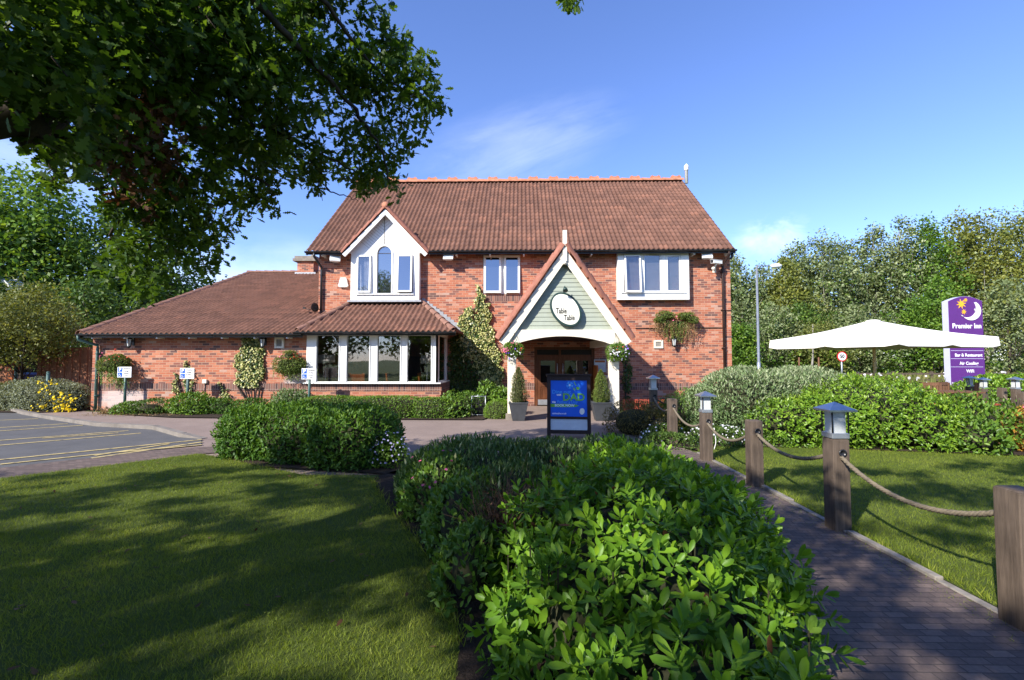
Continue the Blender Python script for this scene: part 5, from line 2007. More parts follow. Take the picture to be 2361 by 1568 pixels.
# disabled bay signs
def parking_sign(px, py, d, label):
    c = F(px, py, d)
    t = thing('parking_sign', (c.x, d, 0), label, 'parking sign', 'disabled parking signs on green posts')
    mb = MB()
    mb.tube([(c.x, d, 0), (c.x, d, c.z + 0.12)], 0.038, 10)
    mb.build('post', M['pipe_green'], t)
    w, h = 0.215, 0.16
    mb = MB()
    mb.box(c.x - w, c.x + w, d - 0.052, d - 0.042, c.z - h, c.z + h)
    pl = mb.build('plate', M['signwhite'], t, 0.004)
    mb = MB()
    mb.box(c.x - w + 0.02, c.x - w + 0.155, d - 0.0545, d - 0.0525, c.z + 0.01, c.z + h - 0.02)
    mb.box(c.x - w + 0.02, c.x - w + 0.155, d - 0.0545, d - 0.0525, c.z - h + 0.02, c.z - 0.01)
    mb.build('blue_square', M['pblue'], pl)
    text('lettering', 'P', 0.15, (c.x - w + 0.087, d - 0.057, c.z + h / 2 - 0.005), M['signwhite'], pl, fat=0.004)
    # wheelchair emblem
    mb = MB()
    ox, oz = c.x - w + 0.085, c.z - h / 2 - 0.003
    yy = d - 0.0575
    mb.tube([(ox + 0.034 * math.cos(t_) - 0.004, yy, oz - 0.018 + 0.034 * math.sin(t_)) for t_ in np.linspace(R(110), R(350), 10)], 0.006, 5)
    mb.tube([(ox - 0.012, yy, oz + 0.035), (ox - 0.008, yy, oz - 0.004), (ox + 0.024, yy, oz - 0.006), (ox + 0.038, yy, oz - 0.045)], 0.007, 5)
    mb.lathe([(0.0, -0.01), (0.010, 0), (0.0, 0.01)], (ox - 0.014, yy, oz + 0.047), 8)
    mb.build('wheelchair_symbol', M['signwhite'], pl)
    for k, s in enumerate(('Disabled', 'badge', 'holders', 'only')):
        text('lettering', s, 0.062, (c.x + 0.068, d - 0.054, c.z + 0.105 - k * 0.07), M['ink'], pl, fat=0.0)


parking_sign(290, 858, 13.75, 'white disabled parking sign on a green post beside the wing corner basket')
parking_sign(434, 861, 13.55, 'white disabled parking sign on a green post in front of the thin cream ivy')
parking_sign(714, 862, 13.35, 'white disabled parking sign on a green post in front of the bay window')
# bare green posts in the shrub bed
for (px, pyt, d, lb) in ((37.5, 846, 15.2, 'short bare green post among shrubs beside the small tree trunk'), (111.5, 859, 13.9, 'bare green post standing in the yellow flowering shrub')):
    c = F(px, pyt, d)
    mb = MB()
    mb.tube([(c.x, d, 0), (c.x, d, c.z)], 0.045, 10)
    mb.lathe([(0.047, 0), (0.047, 0.015), (0.03, 0.03)], (c.x, d, c.z), 10)
    tag(mb.build('green_post', M['pipe_green']), lb, 'post', 'bare green posts in the bed by the car park')

# A-board
bp = G(1312, 1014)
D_ = bp.y
t = thing('pavement_sign', (bp.x, D_, 0), 'dark framed pavement sign with a blue poster standing in front of the porch', 'pavement sign')
t.rotation_euler.z = R(-5)
ORIGIN[t.name] = Vector((0, 0, 0))
lean = R(7)
mt = Matrix.Rotation(-lean, 4, 'X')
HH, WW = 1.27, 0.80


def ab(mb, n, m, parent=None, bevel=0.0):
    o = mb.build(n, m, parent or t, bevel)
    return o


mb = MB()
for s_ in (-1, 1):
    mb.box(s_ * WW / 2 - 0.035, s_ * WW / 2 + 0.035, -0.03, 0.02, 0.008, HH, 0, mt)
for (z0q, z1q) in ((0.115, 0.19), (0.405, 0.455), (HH - 0.09, HH)):
    mb.box(-WW / 2 + 0.035, WW / 2 - 0.035, -0.029, 0.019, z0q, z1q, 0, mt)
fr = ab(mb, 'front_frame', M['abrown'], None, 0.004)
mb = MB()
mb.box(-WW / 2 - 0.06, WW / 2 + 0.06, -0.06, 0.13, HH + 0.001, HH + 0.035, 0, mt)
ab(mb, 'top_rail', M['abrown'], None, 0.006)
mb = MB()
m2 = Matrix.Translation((0, 2 * HH * math.sin(lean) + 0.12, 0)) @ Matrix.Rotation(lean * 1.0, 4, 'X')
for s_ in (-1, 1):
    mb.box(s_ * WW / 2 - 0.03, s_ * WW / 2 + 0.03, -0.02, 0.02, 0.008, HH - 0.02, 0, m2)
mb.box(-WW / 2 + 0.03, WW / 2 - 0.03, -0.012, 0.012, 0.19, HH - 0.03, 0, m2)
ab(mb, 'rear_frame', M['abrown'])
mb = MB()
mb.box(-WW / 2 + 0.036, WW / 2 - 0.036, -0.012, 0.0, 0.456, HH - 0.091, 0, mt)
po = ab(mb, 'poster', M['ablue'])
mb = MB()
mb.box(-WW / 2 + 0.036, WW / 2 - 0.036, -0.012, 0.0, 0.191, 0.404, 0, mt)
ab(mb, 'blank_panel', M['greywhite'])
IX, IZ0, IZ1 = WW / 2 - 0.036, 0.456, HH - 0.091
pw_, ph_ = 2 * IX, IZ1 - IZ0


def onposter(u, v):
    """u, v from the poster's top left, in fractions of its width and height"""
    return mt @ Vector((-IX + u * pw_, -0.0145, IZ1 - v * ph_))


trot = (R(90) - lean, 0, 0)
text('lettering', 'Dine out', 0.105, onposter(0.04, 0.325), M['alight'], po, trot, 1.0, 0.002, align='LEFT')
text('lettering', 'with', 0.05, onposter(0.17, 0.405), M['ptext'], po, trot, 1.0, 0.002, align='LEFT')
text('lettering', 'DAD', 0.205, onposter(0.33, 0.475), M['agreen'], po, trot, 1.0, 0.006, align='LEFT')
text('lettering', 'this', 0.05, onposter(0.04, 0.605), M['ptext'], po, trot, 1.0, 0.002, align='LEFT')
text('lettering', "Father's Day", 0.085, onposter(0.18, 0.605), M['alight'], po, trot, 0.95, 0.001, align='LEFT')
text('lettering', 'Sunday 19th June', 0.042, onposter(0.04, 0.87), M['alight'], po, trot, 1.0, 0.0, align='LEFT') if False else None
text('lettering', 'tabletable.co.uk', 0.045, onposter(0.04, 0.92), M['ptext'], po, trot, 1.0, 0.001, align='LEFT')
mb = MB()
pts = [(0.0, 0.655), (0.45, 0.655), (0.68, 0.665), (0.78, 0.70), (0.70, 0.735), (0.45, 0.745), (0.0, 0.745)]
mb.add([onposter(u, v) + Vector((0, 0.0005, 0)) for u, v in pts], [tuple(range(len(pts)))])
ab(mb, 'banner', M['agreen'], po)
text('lettering', 'BOOK NOW', 0.068, onposter(0.385, 0.70) + Vector((0, -0.001, 0)), M['ptext'], po, trot, 1.0, 0.002)
mb = MB()
c0 = onposter(0.86, 0.855)
ov = [(0.048 * math.cos(a) * 1.0 + 0.012 * math.sin(a), 0.062 * math.sin(a) - 0.012 * math.cos(a)) for a in np.linspace(0, 2 * math.pi, 24, endpoint=False)]
mb.add([c0 + mt.to_3x3() @ Vector((x, 0, z)) for x, z in ov], [tuple(range(24))])
ab(mb, 'round_badge', M['ovalface'], po)
# football and kitchen things printed on the poster
mb = MB()
c0 = onposter(0.53, 0.135)
mb.add([c0 + mt.to_3x3() @ Vector((0.07 * math.cos(a), 0, 0.07 * math.sin(a))) for a in np.linspace(0, 2 * math.pi, 20, endpoint=False)], [tuple(range(20))])
ab(mb, 'ball', M['alight'], po)
mb = MB()
for k in range(6):
    a = k * 2 * math.pi / 5 + 0.3
    rr_, cc_ = (0.022, c0) if k == 5 else (0.017, c0 + mt.to_3x3() @ Vector((0.052 * math.cos(a), 0, 0.052 * math.sin(a))))
    mb.add([cc_ + mt.to_3x3() @ Vector((rr_ * math.cos(b), -0.0012, rr_ * math.sin(b))) for b in np.linspace(0, 2 * math.pi, 5, endpoint=False)], [tuple(range(5))], 0 if k == 5 else 1)
mb.build('ball_patch', [M['ptext'], M['ablue']], po)
mb = MB()
for (pts, mi) in (([(0.655, 0.03), (0.68, 0.08), (0.715, 0.135), (0.69, 0.14), (0.66, 0.09), (0.645, 0.04)], 0), ([(0.62, 0.215), (0.65, 0.205), (0.685, 0.255), (0.665, 0.285), (0.63, 0.25)], 0),
                  ([(0.70, 0.20), (0.74, 0.175), (0.785, 0.19), (0.80, 0.23), (0.77, 0.265), (0.725, 0.26)], 0), ([(0.76, 0.09), (0.775, 0.085), (0.825, 0.215), (0.81, 0.22)], 1)):
    mb.add([onposter(u, v) for u, v in pts], [tuple(range(len(pts)))], mi)
mb.build('printed_shapes', [M['agreen'], M['alight']], po)


# planters
def planter(name, cx, cy, label, hgt, cone_h, cone_r, bulge, seed):
    t = thing(name, (cx, cy, 0.008), label, 'planter', 'slate planters either side of the entrance')
    mb = MB()
    b_, t_ = 0.155, 0.245
    prof = [(b_, 0.008), (t_, hgt), (t_ + 0.015, hgt), (t_ + 0.015, hgt + 0.03), (t_ - 0.03, hgt + 0.03), (t_ - 0.035, hgt - 0.03)]
    v, f = [], []
    for r_, z in prof:
        v += [(cx - r_, cy - r_, z), (cx + r_, cy - r_, z), (cx + r_, cy + r_, z), (cx - r_, cy + r_, z)]
    for k in range(len(prof) - 1):
        for i in range(4):
            j = (i + 1) % 4
            f.append((k * 4 + i, k * 4 + j, k * 4 + 4 + j, k * 4 + 4 + i))
    f += [(3, 2, 1, 0), tuple((len(prof) - 1) * 4 + i for i in range(4))]
    mb.add(v, f)
    mb.build('pot', M['slate'], t, 0.006)
    return t, hgt


FIX_POTS = []
for (px, lb, sd) in ((1195.5, 'tapered slate planter with a browned box cone, left of the entrance', 1), (1389, 'tapered slate planter with a green box cone, right of the entrance', 2)):
    g = G(px, 972)
    FIX_POTS.append(planter('planter', g.x, g.y + 0.2, lb, 0.46, 0.9, 0.26, 0, sd))

# rope fence along the path
POSTX = 2.93
posts = []


def rope_post(px, py_top, py_base, lamp, label, group='timber posts of the rope fence', d=None, hgt=None, w=0.152):
    g = G(px, py_base) if d is None else None
    Y = g.y + w / 2 if d is None else d
    X = F(px, 900, Y).x
    H = F(px, py_top, Y - w / 2).z if hgt is None else hgt
    t = thing('lamp_post' if lamp else 'rope_post', (X, Y, 0), label, 'lamp post' if lamp else 'post', group)
    mb = MB()
    ch = 0.012
    mb.box(X - w / 2, X + w / 2, Y - w / 2, Y + w / 2, 0, H - ch)
    a, b = w / 2 - ch, w / 2
    mb.add([(X - b, Y - b, H - ch), (X + b, Y - b, H - ch), (X + b, Y + b, H - ch), (X - b, Y + b, H - ch), (X - a, Y - a, H), (X + a, Y - a, H), (X + a, Y + a, H), (X - a, Y + a, H)],
           [(4, 5, 6, 7), (0, 1, 5, 4), (1, 2, 6, 5), (2, 3, 7, 6), (3, 0, 4, 7)])
    mb.build('post', M['post'], t, 0.006)
    mb = MB()
    hz = H - 0.13
    for sx in (1,):
        mb.lathe([(0.036, 0.0), (0.036, 0.006), (0.024, 0.007), (0.024, 0.001)], (0, 0, 0), 14, 0, Matrix.Translation((X + 0.01, Y - w / 2 - 0.002, hz)) @ Matrix.Rotation(R(90), 4, 'X'))
    mb.build('rope_hole', M['black'], t)
    if lamp:
        mb = MB()
        mb.box(X - w * 0.52, X + w * 0.52, Y - w * 0.52, Y + w * 0.52, H + 0.001, H + 0.05)
        mb.build('lamp_base', M['galv'], t, 0.004)
        mb = MB()
        q = 0.058
        mb.box(X - q, X + q, Y - q, Y + q, H + 0.05, H + 0.25)
        mb.build('lamp_glass', M['frost'], t)
        for sx in (-1, 1):
            for sy in (-1, 1):
                mb = MB()
                mb.tube([(X + sx * 0.073, Y + sy * 0.073, H + 0.05), (X + sx * 0.073, Y + sy * 0.073, H + 0.25)], 0.007, 6)
                mb.build('lamp_rod', M['iron'], t)
        mb = MB()
        c_ = 0.125
        v = [(X - c_, Y - c_, H + 0.25), (X + c_, Y - c_, H + 0.25), (X + c_, Y + c_, H + 0.25), (X - c_, Y + c_, H + 0.25), (X - c_, Y - c_, H + 0.268), (X + c_, Y - c_, H + 0.268), (X + c_, Y + c_, H + 0.268), (X - c_, Y + c_, H + 0.268), (X, Y, H + 0.335)]
        mb.add(v, [(0, 3, 2, 1), (0, 1, 5, 4), (1, 2, 6, 5), (2, 3, 7, 6), (3, 0, 4, 7), (4, 5, 8), (5, 6, 8), (6, 7, 8), (7, 4, 8)])
        mb.build('lamp_cap', M['steel_cap'], t)
    return t, Vector((X, Y, H - 0.13)), w


def rope(p, q, w, sag, label, group='ropes slung between the fence posts'):
    """laid rope: three strands twisted round a hanging curve"""
    a, b = Vector(p), Vector(q)
    d0 = (b - a)
    n = 70
    mb = MB()
    base = [a + d0 * (i / n) - Vector((0, 0, sag * 4 * (i / n) * (1 - i / n))) for i in range(n + 1)]
    L = sum((base[i + 1] - base[i]).length for i in range(n))
    side = Vector((d0.y, -d0.x, 0)).normalized()
    for s in range(3):
        pts = []
        for i in range(n + 1):
            d = (base[min(i + 1, n)] - base[max(i - 1, 0)]).normalized()
            up = side.cross(d).normalized()
            an = 2 * math.pi * (s / 3 + (i / n) * L / 0.105)
            pts.append(base[i] + (side * math.cos(an) + up * math.sin(an)) * 0.010)
        mb.tube(pts, 0.0125, 5)
    return tag(mb.build('rope', M['rope']), label, 'rope', group)


fence_posts = [
    rope_post(2337, 1133, 1470, False, 'large weathered timber post with a rope hole at the right edge of the photo'),
    rope_post(1923, 1012, 1232, True, 'timber post with a blue capped lantern, nearest of the lantern posts'),
    rope_post(1736, 970, 1128, False, 'plain timber post between the two nearest lantern posts'),
    rope_post(1626, 952, 1066, True, 'timber post with a grey capped lantern, in front of the white flowers'),
    rope_post(1549, 928, 0, False, 'plain timber post in front of the dark wall shrubs', d=8.75, hgt=0.86, w=0.15),
    rope_post(1506, 928, 0, True, 'lantern post with a pale cap close to the right porch pillar', d=10.3, hgt=0.92, w=0.15)]
names_ = ['thick rope sagging from the large right-edge post to the blue capped lantern post', 'rope sagging between the blue capped lantern post and the plain post', 'rope sagging in front of the white flowers', 'rope sagging between the grey capped lantern post and the farther plain post', 'rope sagging from the farther plain post to the lantern post by the porch']
sg = [0.21, 0.18, 0.21, 0.21, 0.2]
for i in range(5):
    p, q = fence_posts[i][1], fence_posts[i + 1][1]
    rope(p - Vector((0, 0, 0.0)), q - Vector((0, 0, 0.0)), 0, sg[i], names_[i])
rope(fence_posts[0][1], (fence_posts[0][1].x + 0.35, fence_posts[0][1].y - 1.45, fence_posts[0][1].z), 0, 0.2, 'short length of rope leaving the large post at the right edge')
q5 = fence_posts[5][1]
rope(q5, (q5.x + 0.85, q5.y - 0.9 + 1.2, q5.z - 0.02), 0, 0.2, 'pale rope sagging right from the lantern post by the porch')
mb = MB()
fp3 = fence_posts[3][1]
mb.tube(smooth_path([(fp3.x + 0.09, fp3.y - 0.09, fp3.z - 0.1), (fp3.x + 0.11, fp3.y - 0.10, fp3.z - 0.3), (fp3.x + 0.085, fp3.y - 0.09, 0.2)], 5), 0.006, 5)
tag(mb.build('white_cable', M['white']), 'thin white cable hanging down the grey capped lantern post', 'cable')

# parasol
PD = 14.7
PX = F(2015, 800, PD).x
psi = R(-27)
r_ = 2.86
zb_ = F(2015, 806, PD).z
zt_ = zb_ + 0.34
ztop = F(2015, 738, PD).z
t = thing('parasol', (PX, PD, 0), 'large square cream parasol on a wooden pole behind the right-hand hedge', 'parasol')
cor = [Vector((PX + r_ * math.cos(psi + k * math.pi / 2), PD + r_ * math.sin(psi + k * math.pi / 2), zt_)) for k in range(4)]
top = Vector((PX, PD, ztop))
mb = MB()
nn = 12
rim = []
for k in range(4):
    a, b = cor[k], cor[(k + 1) % 4]
    mid = (a + b) / 2
    for i in range(nn):
        rim.append((a.lerp(b, i / nn), 0.0, i))
N_ = len(rim)
rings = []
for j in range(9):
    s = j / 8
    row = []
    for (p_, _, i) in rim:
        q = top.lerp(p_, 0.04 + 0.96 * s)
        # cloth sags a little between the ribs (corner and mid-side)
        u = (i % (nn // 2)) / (nn // 2)
        q = q + Vector((0, 0, -0.10 * s * math.sin(math.pi * u) * (1 - 0.25 * s) * s - 0.06 * math.sin(math.pi * s)))
        row.append(q)
    rings.append(row)
v = [p_ for row in rings for p_ in row]
f = [(j * N_ + i, j * N_ + (i + 1) % N_, (j + 1) * N_ + (i + 1) % N_, (j + 1) * N_ + i) for j in range(8) for i in range(N_)]
f.append(tuple(range(N_ - 1, -1, -1)))
mb.add(v, f, 0, None, False)
cn_ = mb.build('canopy', M['canvas'], t)
mb = MB()
low = []
for (p_, q) in zip(rings[-1], rim):
    u = (q[2] % (nn // 2)) / (nn // 2)
    o_ = (Vector((p_.x - PX, p_.y - PD, 0))).normalized() * 0.03
    low.append(Vector((p_.x, p_.y, zb_ + 0.035 + (0.0 if 0.001 < u else 0.05))) + o_)
v = rings[-1] + low
mb.add(v, [(i, (i + 1) % N_, N_ + (i + 1) % N_, N_ + i) for i in range(N_)])
mb.build('valance', M['canvas'], cn_)
mb = MB()
mb.lathe([(0.2, -0.05), (0.19, -0.02), (0.1, 0.005), (0.0, 0.01)], (PX, PD, ztop), 16)
mb.build('vent_cap', M['canvas'], cn_)
mb = MB()
mb.tube([(PX, PD, 0.1), (PX, PD, ztop)], 0.045, 12)
mb.build('pole', plain('pale wooden pole', (0.62, 0.48, 0.30), 0.6, 0.3), t)
for k in range(8):
    e_ = cor[k // 2] if k % 2 == 0 else (cor[k // 2] + cor[(k // 2 + 1) % 4]) / 2
    mb = MB()
    mb.tube([top + Vector((0, 0, -0.12)), Vector(e_) + Vector((0, 0, -0.06))], 0.018, 6)
    mb.build('rib', M['orange_wood'], t)
mb = MB()
mb.box(PX - 0.45, PX + 0.45, PD - 0.45, PD + 0.45, 0.0, 0.1)
mb.build('base', M['slate'], t)

# purple totem sign
TD = 20.0
tx0_, tx1_ = F(2190, 800, TD).x, F(2269, 800, TD).x
tzt, tsh = F(2228, 683, TD).z, F(2228, 694, TD).z
t = thing('totem_sign', ((tx0_ + tx1_) / 2, TD, 0), 'tall purple totem sign with a moon and stars, standing behind the parasol', 'sign')
n_ = 14
arch = [(tx0_ + (tx1_ - tx0_) * i / n_, tsh + (tzt - tsh) * math.sin(math.pi * i / n_)) for i in range(n_ + 1)]
ol = [(tx1_, 0.0), (tx0_, 0.0)] + arch
mb = MB()
mb.prism(ol, 'y', TD + 0.012, TD + 0.30)
mb.build('casing', M['lilac'], t)
mb = MB()
mb.prism([(tx1_ - 0.006, 0.05), (tx0_ + 0.006, 0.05)] + [(tx0_ + 0.006 + (x - tx0_) * 0.993, z - 0.008) for x, z in arch], 'y', TD, TD + 0.0115)
pan = mb.build('face', M['purple'], t)


def tp(x, y, dy=-0.006):
    p = F(x, y, TD)
    p.y = TD + dy
    return p


c = tp(2229, 752)
text('lettering', 'Premier Inn', 0.30, c, M['ptext'], pan, sx=0.86, fat=0.006)
for s, x, y, z in (('Bar & Restaurant', 2233, 819, 0.185), ('Air Cooling', 2234, 838, 0.185), ('WiFi', 2237, 856, 0.185)):
    text('lettering', s, z, tp(x, y), M['ptext'], pan, sx=0.9, fat=0.004)
mb = MB()
for y in (808.5, 827, 846):
    p, q = tp(2192, y), tp(2267, y)
    mb.box(p.x, q.x, TD - 0.003, TD - 0.001, p.z - 0.008, p.z + 0.008)
mb.build('divider', M['lilac'], pan)
# crescent moon and three stars
mc = tp(2238, 716)
R1 = 0.42
mo = [(R1 * math.cos(a), R1 * math.sin(a)) for a in np.linspace(R(58), R(-150), 26)]
mi_ = [(-0.17 + 0.40 * math.cos(a) * 0.98, 0.10 + 0.40 * math.sin(a)) for a in np.linspace(R(-133), R(38), 26)]
mo_ = [(mc.x + x, mc.z + z) for x, z in mo + mi_]
mb = MB()
mb.prism(mo_, 'y', TD - 0.02, TD - 0.001)
mb.build('moon', M['moon'], pan)
mb = MB()
ni = [(mc.x + x, mc.z + z) for x, z in [(0.155, 0.10), (0.11, 0.02), (0.17, -0.02), (0.15, -0.06), (0.19, -0.10), (0.24, -0.05), (0.22, 0.02)]]
mb.prism(ni, 'y', TD - 0.024, TD - 0.021)
mb.build('moon_shading', M['moon2'], pan)
for (x, y, rr_, k) in ((2216, 701, 0.22, 8), (2222, 719, 0.12, 8), (2226, 692, 0.09, 8)):
    c = tp(x, y)
    mb = MB()
    pl = [(c.x + (rr_ if i % 2 == 0 else rr_ * 0.42) * math.cos(math.pi * i / k + 0.2), c.z + (rr_ if i % 2 == 0 else rr_ * 0.42) * math.sin(math.pi * i / k + 0.2)) for i in range(2 * k)]
    mb.prism(pl, 'y', TD - 0.012, TD - 0.001)
    mb.build('star', M['gold'], pan)

# street lamp by the road
LD = 30.0
b0 = F(1749, 820, LD)
tp_ = F(1748, 614, LD)
t = thing('street_lamp', (b0.x, LD, 0), 'tall thin grey street lamp with one short arm beside the pub corner', 'street lamp')
mb = MB()
mb.tube([(b0.x, LD, 0), (b0.x, LD, 1.4), (b0.x, LD, 1.41), (b0.x, LD, tp_.z)], [0.115, 0.115, 0.085, 0.06], 10)
mb.build('pole', M['galv'], t)
ae = F(1795, 613, LD)
mb = MB()
mb.tube([(b0.x, LD, tp_.z), (b0.x + 0.05, LD, tp_.z + 0.02), (ae.x - 0.45, LD, tp_.z + 0.03)], 0.035, 8)
mb.build('arm', M['galv'], t)
mb = MB()
mt_ = Matrix.Translation((ae.x - 0.12, LD, tp_.z + 0.03)) @ Matrix.Rotation(R(90), 4, 'Y')
mb.lathe([(0.04, -0.4), (0.13, -0.25), (0.15, 0.1), (0.08, 0.3), (0.0, 0.34)], (0, 0, 0), 12, 0, mt_)
mb.build('lamp_head', M['signwhite'], t)

# speed limit sign
SD = 28.0
c = F(1940, 822, SD)
t = thing('speed_sign', (c.x, SD, 0), 'small round speed limit sign with a red ring beyond the hedge', 'road sign')
mb = MB()
mb.tube([(c.x, SD, 0), (c.x, SD, c.z + 0.1)], 0.045, 8)
mb.build('post', M['galv'], t)
for nm, rr_, yy, m_ in (('ring', 0.30, SD - 0.06, 'red'), ('face', 0.235, SD - 0.072, 'signwhite')):
    mb = MB()
    mb.prism([(c.x + rr_ * math.cos(a), c.z + rr_ * math.sin(a)) for a in np.linspace(0, 2 * math.pi, 28, endpoint=False)], 'y', yy, yy + 0.011)
    mb.build(nm, M[m_], t)
text('lettering', '50', 0.30, (c.x, SD - 0.076, c.z), M['ink'], t, sx=0.9, fat=0.012)

# twin floodlight mast at far left
ND = 24.0
c = F(19, 668, ND)
t = thing('floodlight_mast', (c.x, ND, 0), 'dark mast with two white floodlights above the trees at the left edge', 'lamp post')
mb = MB()
mb.tube([(c.x, ND, 0), (c.x, ND, c.z)], [0.09, 0.06], 8)
mb.build('pole', M['iron'], t)
for sg_, px, py in ((-1, 5, 653), (1, 33, 655)):
    q = F(px, py, ND)
    mb = MB()
    mt_ = Matrix.Translation(q) @ Matrix.Rotation(sg_ * R(35), 4, 'Y') @ Matrix.Rotation(R(20), 4, 'X')
    mb.prism([(-0.34, -0.10), (0.34, -0.10), (0.26, 0.12), (-0.26, 0.12)], 'y', -0.28, 0.28, 0, mt_)
    mb.build('lamp_head', M['signwhite'], t)
mb = MB()
mb.tube([F(5, 662, ND), c, F(33, 664, ND)], 0.05, 6)
mb.build('cross_arm', M['signwhite'], t)

# board fence left of the wing
FD = 15.6
fx1 = F(214, 850, 14.6).x
fz1 = F(150, 801, FD).z
t = thing('board_fence', (fx1 - 1.5, FD, 0), 'tall brown vertical board fence running left from the wing corner', 'fence')
x = fx1 + 0.1
k = 0
bx_ = []
while x > fx1 - 2.75:
    mb = MB()
    w = 0.145
    dz = random.uniform(-0.012, 0.012)
    mb.box(x - w, x, FD - 0.012 - 0.02 * (k % 2), FD + 0.008 - 0.02 * (k % 2), 0.42, fz1 + dz)
    mb.build('board', M['brown'], t)
    x -= w * 0.93
    k += 1
mb = MB()
mb.box(fx1 - 2.75, fx1 + 0.1, FD - 0.02, FD + 0.02, 0.02, 0.36)
mb.build('gravel_board', M['brown'], t)
mb = MB()
mb.box(fx1 - 2.75, fx1 + 0.1, FD + 0.015, FD + 0.06, 0.6, 0.7)
mb.box(fx1 - 2.75, fx1 + 0.1, FD + 0.015, FD + 0.06, fz1 - 0.4, fz1 - 0.3)
mb.build('rail', M['brown'], t)
gx = F(28, 870, 16.0)
t = thing('gate_post', (gx.x, 16.0, 0), 'orange brown fence post at the far left with darker boards beyond', 'post')
mb = MB()
mb.box(gx.x - 0.12, gx.x + 0.12, 15.9, 16.14, 0, F(28, 826, 16).z)
mb.build('post', M['orange_wood'], t)
mb = MB()
mb.box(gx.x - 1.6, gx.x - 0.121, 15.98, 16.03, 0.1, F(28, 830, 16).z)
mb.build('side_panel', M['brown'], t)
bn = F(45, 880, 17.0)
t = thing('wheelie_bin', (bn.x, 17.0, 0), 'dark blue wheeled bin half hidden behind the shrubs at far left', 'bin')
mb = MB()
mb.prism([(-0.32, 0.1), (0.32, 0.1), (0.40, 1.0), (-0.40, 1.0)], 'y', -0.35, 0.35, 0, Matrix.Translation((bn.x, 17, 0)))
mb.build('body', M['binblue'], t, 0.02)
mb = MB()
mb.prism([(-0.43, 1.001), (0.43, 1.001), (0.40, 1.08), (-0.40, 1.08)], 'y', -0.40, 0.38, 0, Matrix.Translation((bn.x, 17, 0)))
mb.build('lid', M['binblue'], t, 0.01)
for s_ in (-1, 1):
    mb = MB()
    mb.lathe([(0.0, -0.03), (0.1, -0.03), (0.1, 0.03), (0.0, 0.03)], (0, 0, 0), 12, 0, Matrix.Translation((bn.x + s_ * 0.3, 17.3, 0.1)) @ Matrix.Rotation(R(90), 4, 'Y'))
    mb.build('wheel', M['black'], t)

# post-and-rail fence in the meadow, right
RD = 25.0
t = thing('rail_fence', (F(2150, 880, RD).x, RD, 0), 'low weathered post and rail fence in the long grass behind the parasol', 'fence')
xa, xb = F(1975, 880, RD).x, F(2480, 880, RD).x
k = 0
x = xa
while x < xb:
    mb = MB()
    mb.box(x - 0.06, x + 0.06, RD, RD + 0.1, 0, 0.95 + random.uniform(-.04, .04))
    mb.build('post', M['post'], t)
    x += 2.0
for z in (0.45, 0.78):
    mb = MB()
    mb.box(xa, xb, RD - 0.04, RD - 0.001, z, z + 0.09)
    mb.build('rail', M['post'], t)

# garden gate with lantern posts, and the rope posts beyond
GD = 14.5
ga, gb = F(2241, 900, GD).x, F(2272, 900, GD).x
t = thing('garden_gate', ((ga + gb) / 2, GD, 0), 'small brown slatted garden gate with a curved top beside the totem sign', 'gate')
nb = 5
for k in range(nb):
    a = ga + (gb - ga) * k / nb + 0.006
    b = ga + (gb - ga) * (k + 1) / nb - 0.006
    mb = MB()
    mb.box(a, b, GD - 0.015, GD + 0.015, 0.12, 0.80 + 0.08 * math.sin(math.pi * (k + 0.5) / nb))
    mb.build('slat', M['brown'], t)
mb = MB()
mb.box(ga, gb, GD + 0.016, GD + 0.05, 0.25, 0.33)
mb.box(ga, gb, GD + 0.016, GD + 0.05, 0.62, 0.70)
mb.build('rail', M['brown'], t)
rope_post(2236, 0, 0, True, 'small grey lantern post at the left side of the garden gate', 'lantern posts round the beer garden', d=GD, hgt=0.76, w=0.14)
rope_post(2268, 0, 0, True, 'small pale lantern post at the right side of the garden gate', 'lantern posts round the beer garden', d=GD - 0.3, hgt=0.72, w=0.14)
g3 = rope_post(2342, 0, 0, True, 'lantern post between two plain posts at the right edge beyond the shrubs', 'lantern posts round the beer garden', d=12.6, hgt=0.80, w=0.14)
g1 = rope_post(2310, 0, 0, False, 'plain grey post between the garden gate and the last lantern post', 'plain posts round the beer garden', d=13.2, hgt=0.80, w=0.15)
g4 = rope_post(2358, 0, 0, False, 'plain grey post at the very right edge beyond the orange shrub', 'plain posts round the beer garden', d=11.6, hgt=0.80, w=0.15)
rope(g1[1], g3[1], 0, 0.2, 'distant rope left of the far right lantern post')
rope(g3[1], g4[1], 0, 0.2, 'distant rope right of the far right lantern post')


def garden_chair(px, Y, rz, label):
    p = F(px, 880, Y)
    t = thing('garden_chair', (p.x, Y, 0), label, 'garden chair', 'wooden chairs in the beer garden')
    t.rotation_euler.z = rz
    ORIGIN[t.name] = Vector((0, 0, 0))
    mb = MB()
    mb.box(-0.26, 0.26, -0.24, 0.24, 0.42, 0.46)
    mb.build('seat', M['furniture'], t)
    for x in (-0.25, 0.25):
        for y, h in ((-0.23, 0.64), (0.23, 0.92)):
            mb = MB()
            mb.box(x - 0.028, x + 0.028, y - 0.028, y + 0.028, 0, h)
            mb.build('leg', M['furniture'], t)
        mb = MB()
        mb.box(x - 0.035, x + 0.035, -0.27, 0.2, 0.641, 0.67)
        mb.build('armrest', M['furniture'], t)
    mb = MB()
    mb.box(-0.221, 0.221, 0.215, 0.25, 0.85, 0.94)
    mb.box(-0.221, 0.221, 0.215, 0.25, 0.50, 0.55)
    for k in range(6):
        x = -0.19 + k * 0.076
        mb.box(x - 0.02, x + 0.02, 0.222, 0.243, 0.551, 0.849)
    mb.build('backrest', M['furniture'], t)


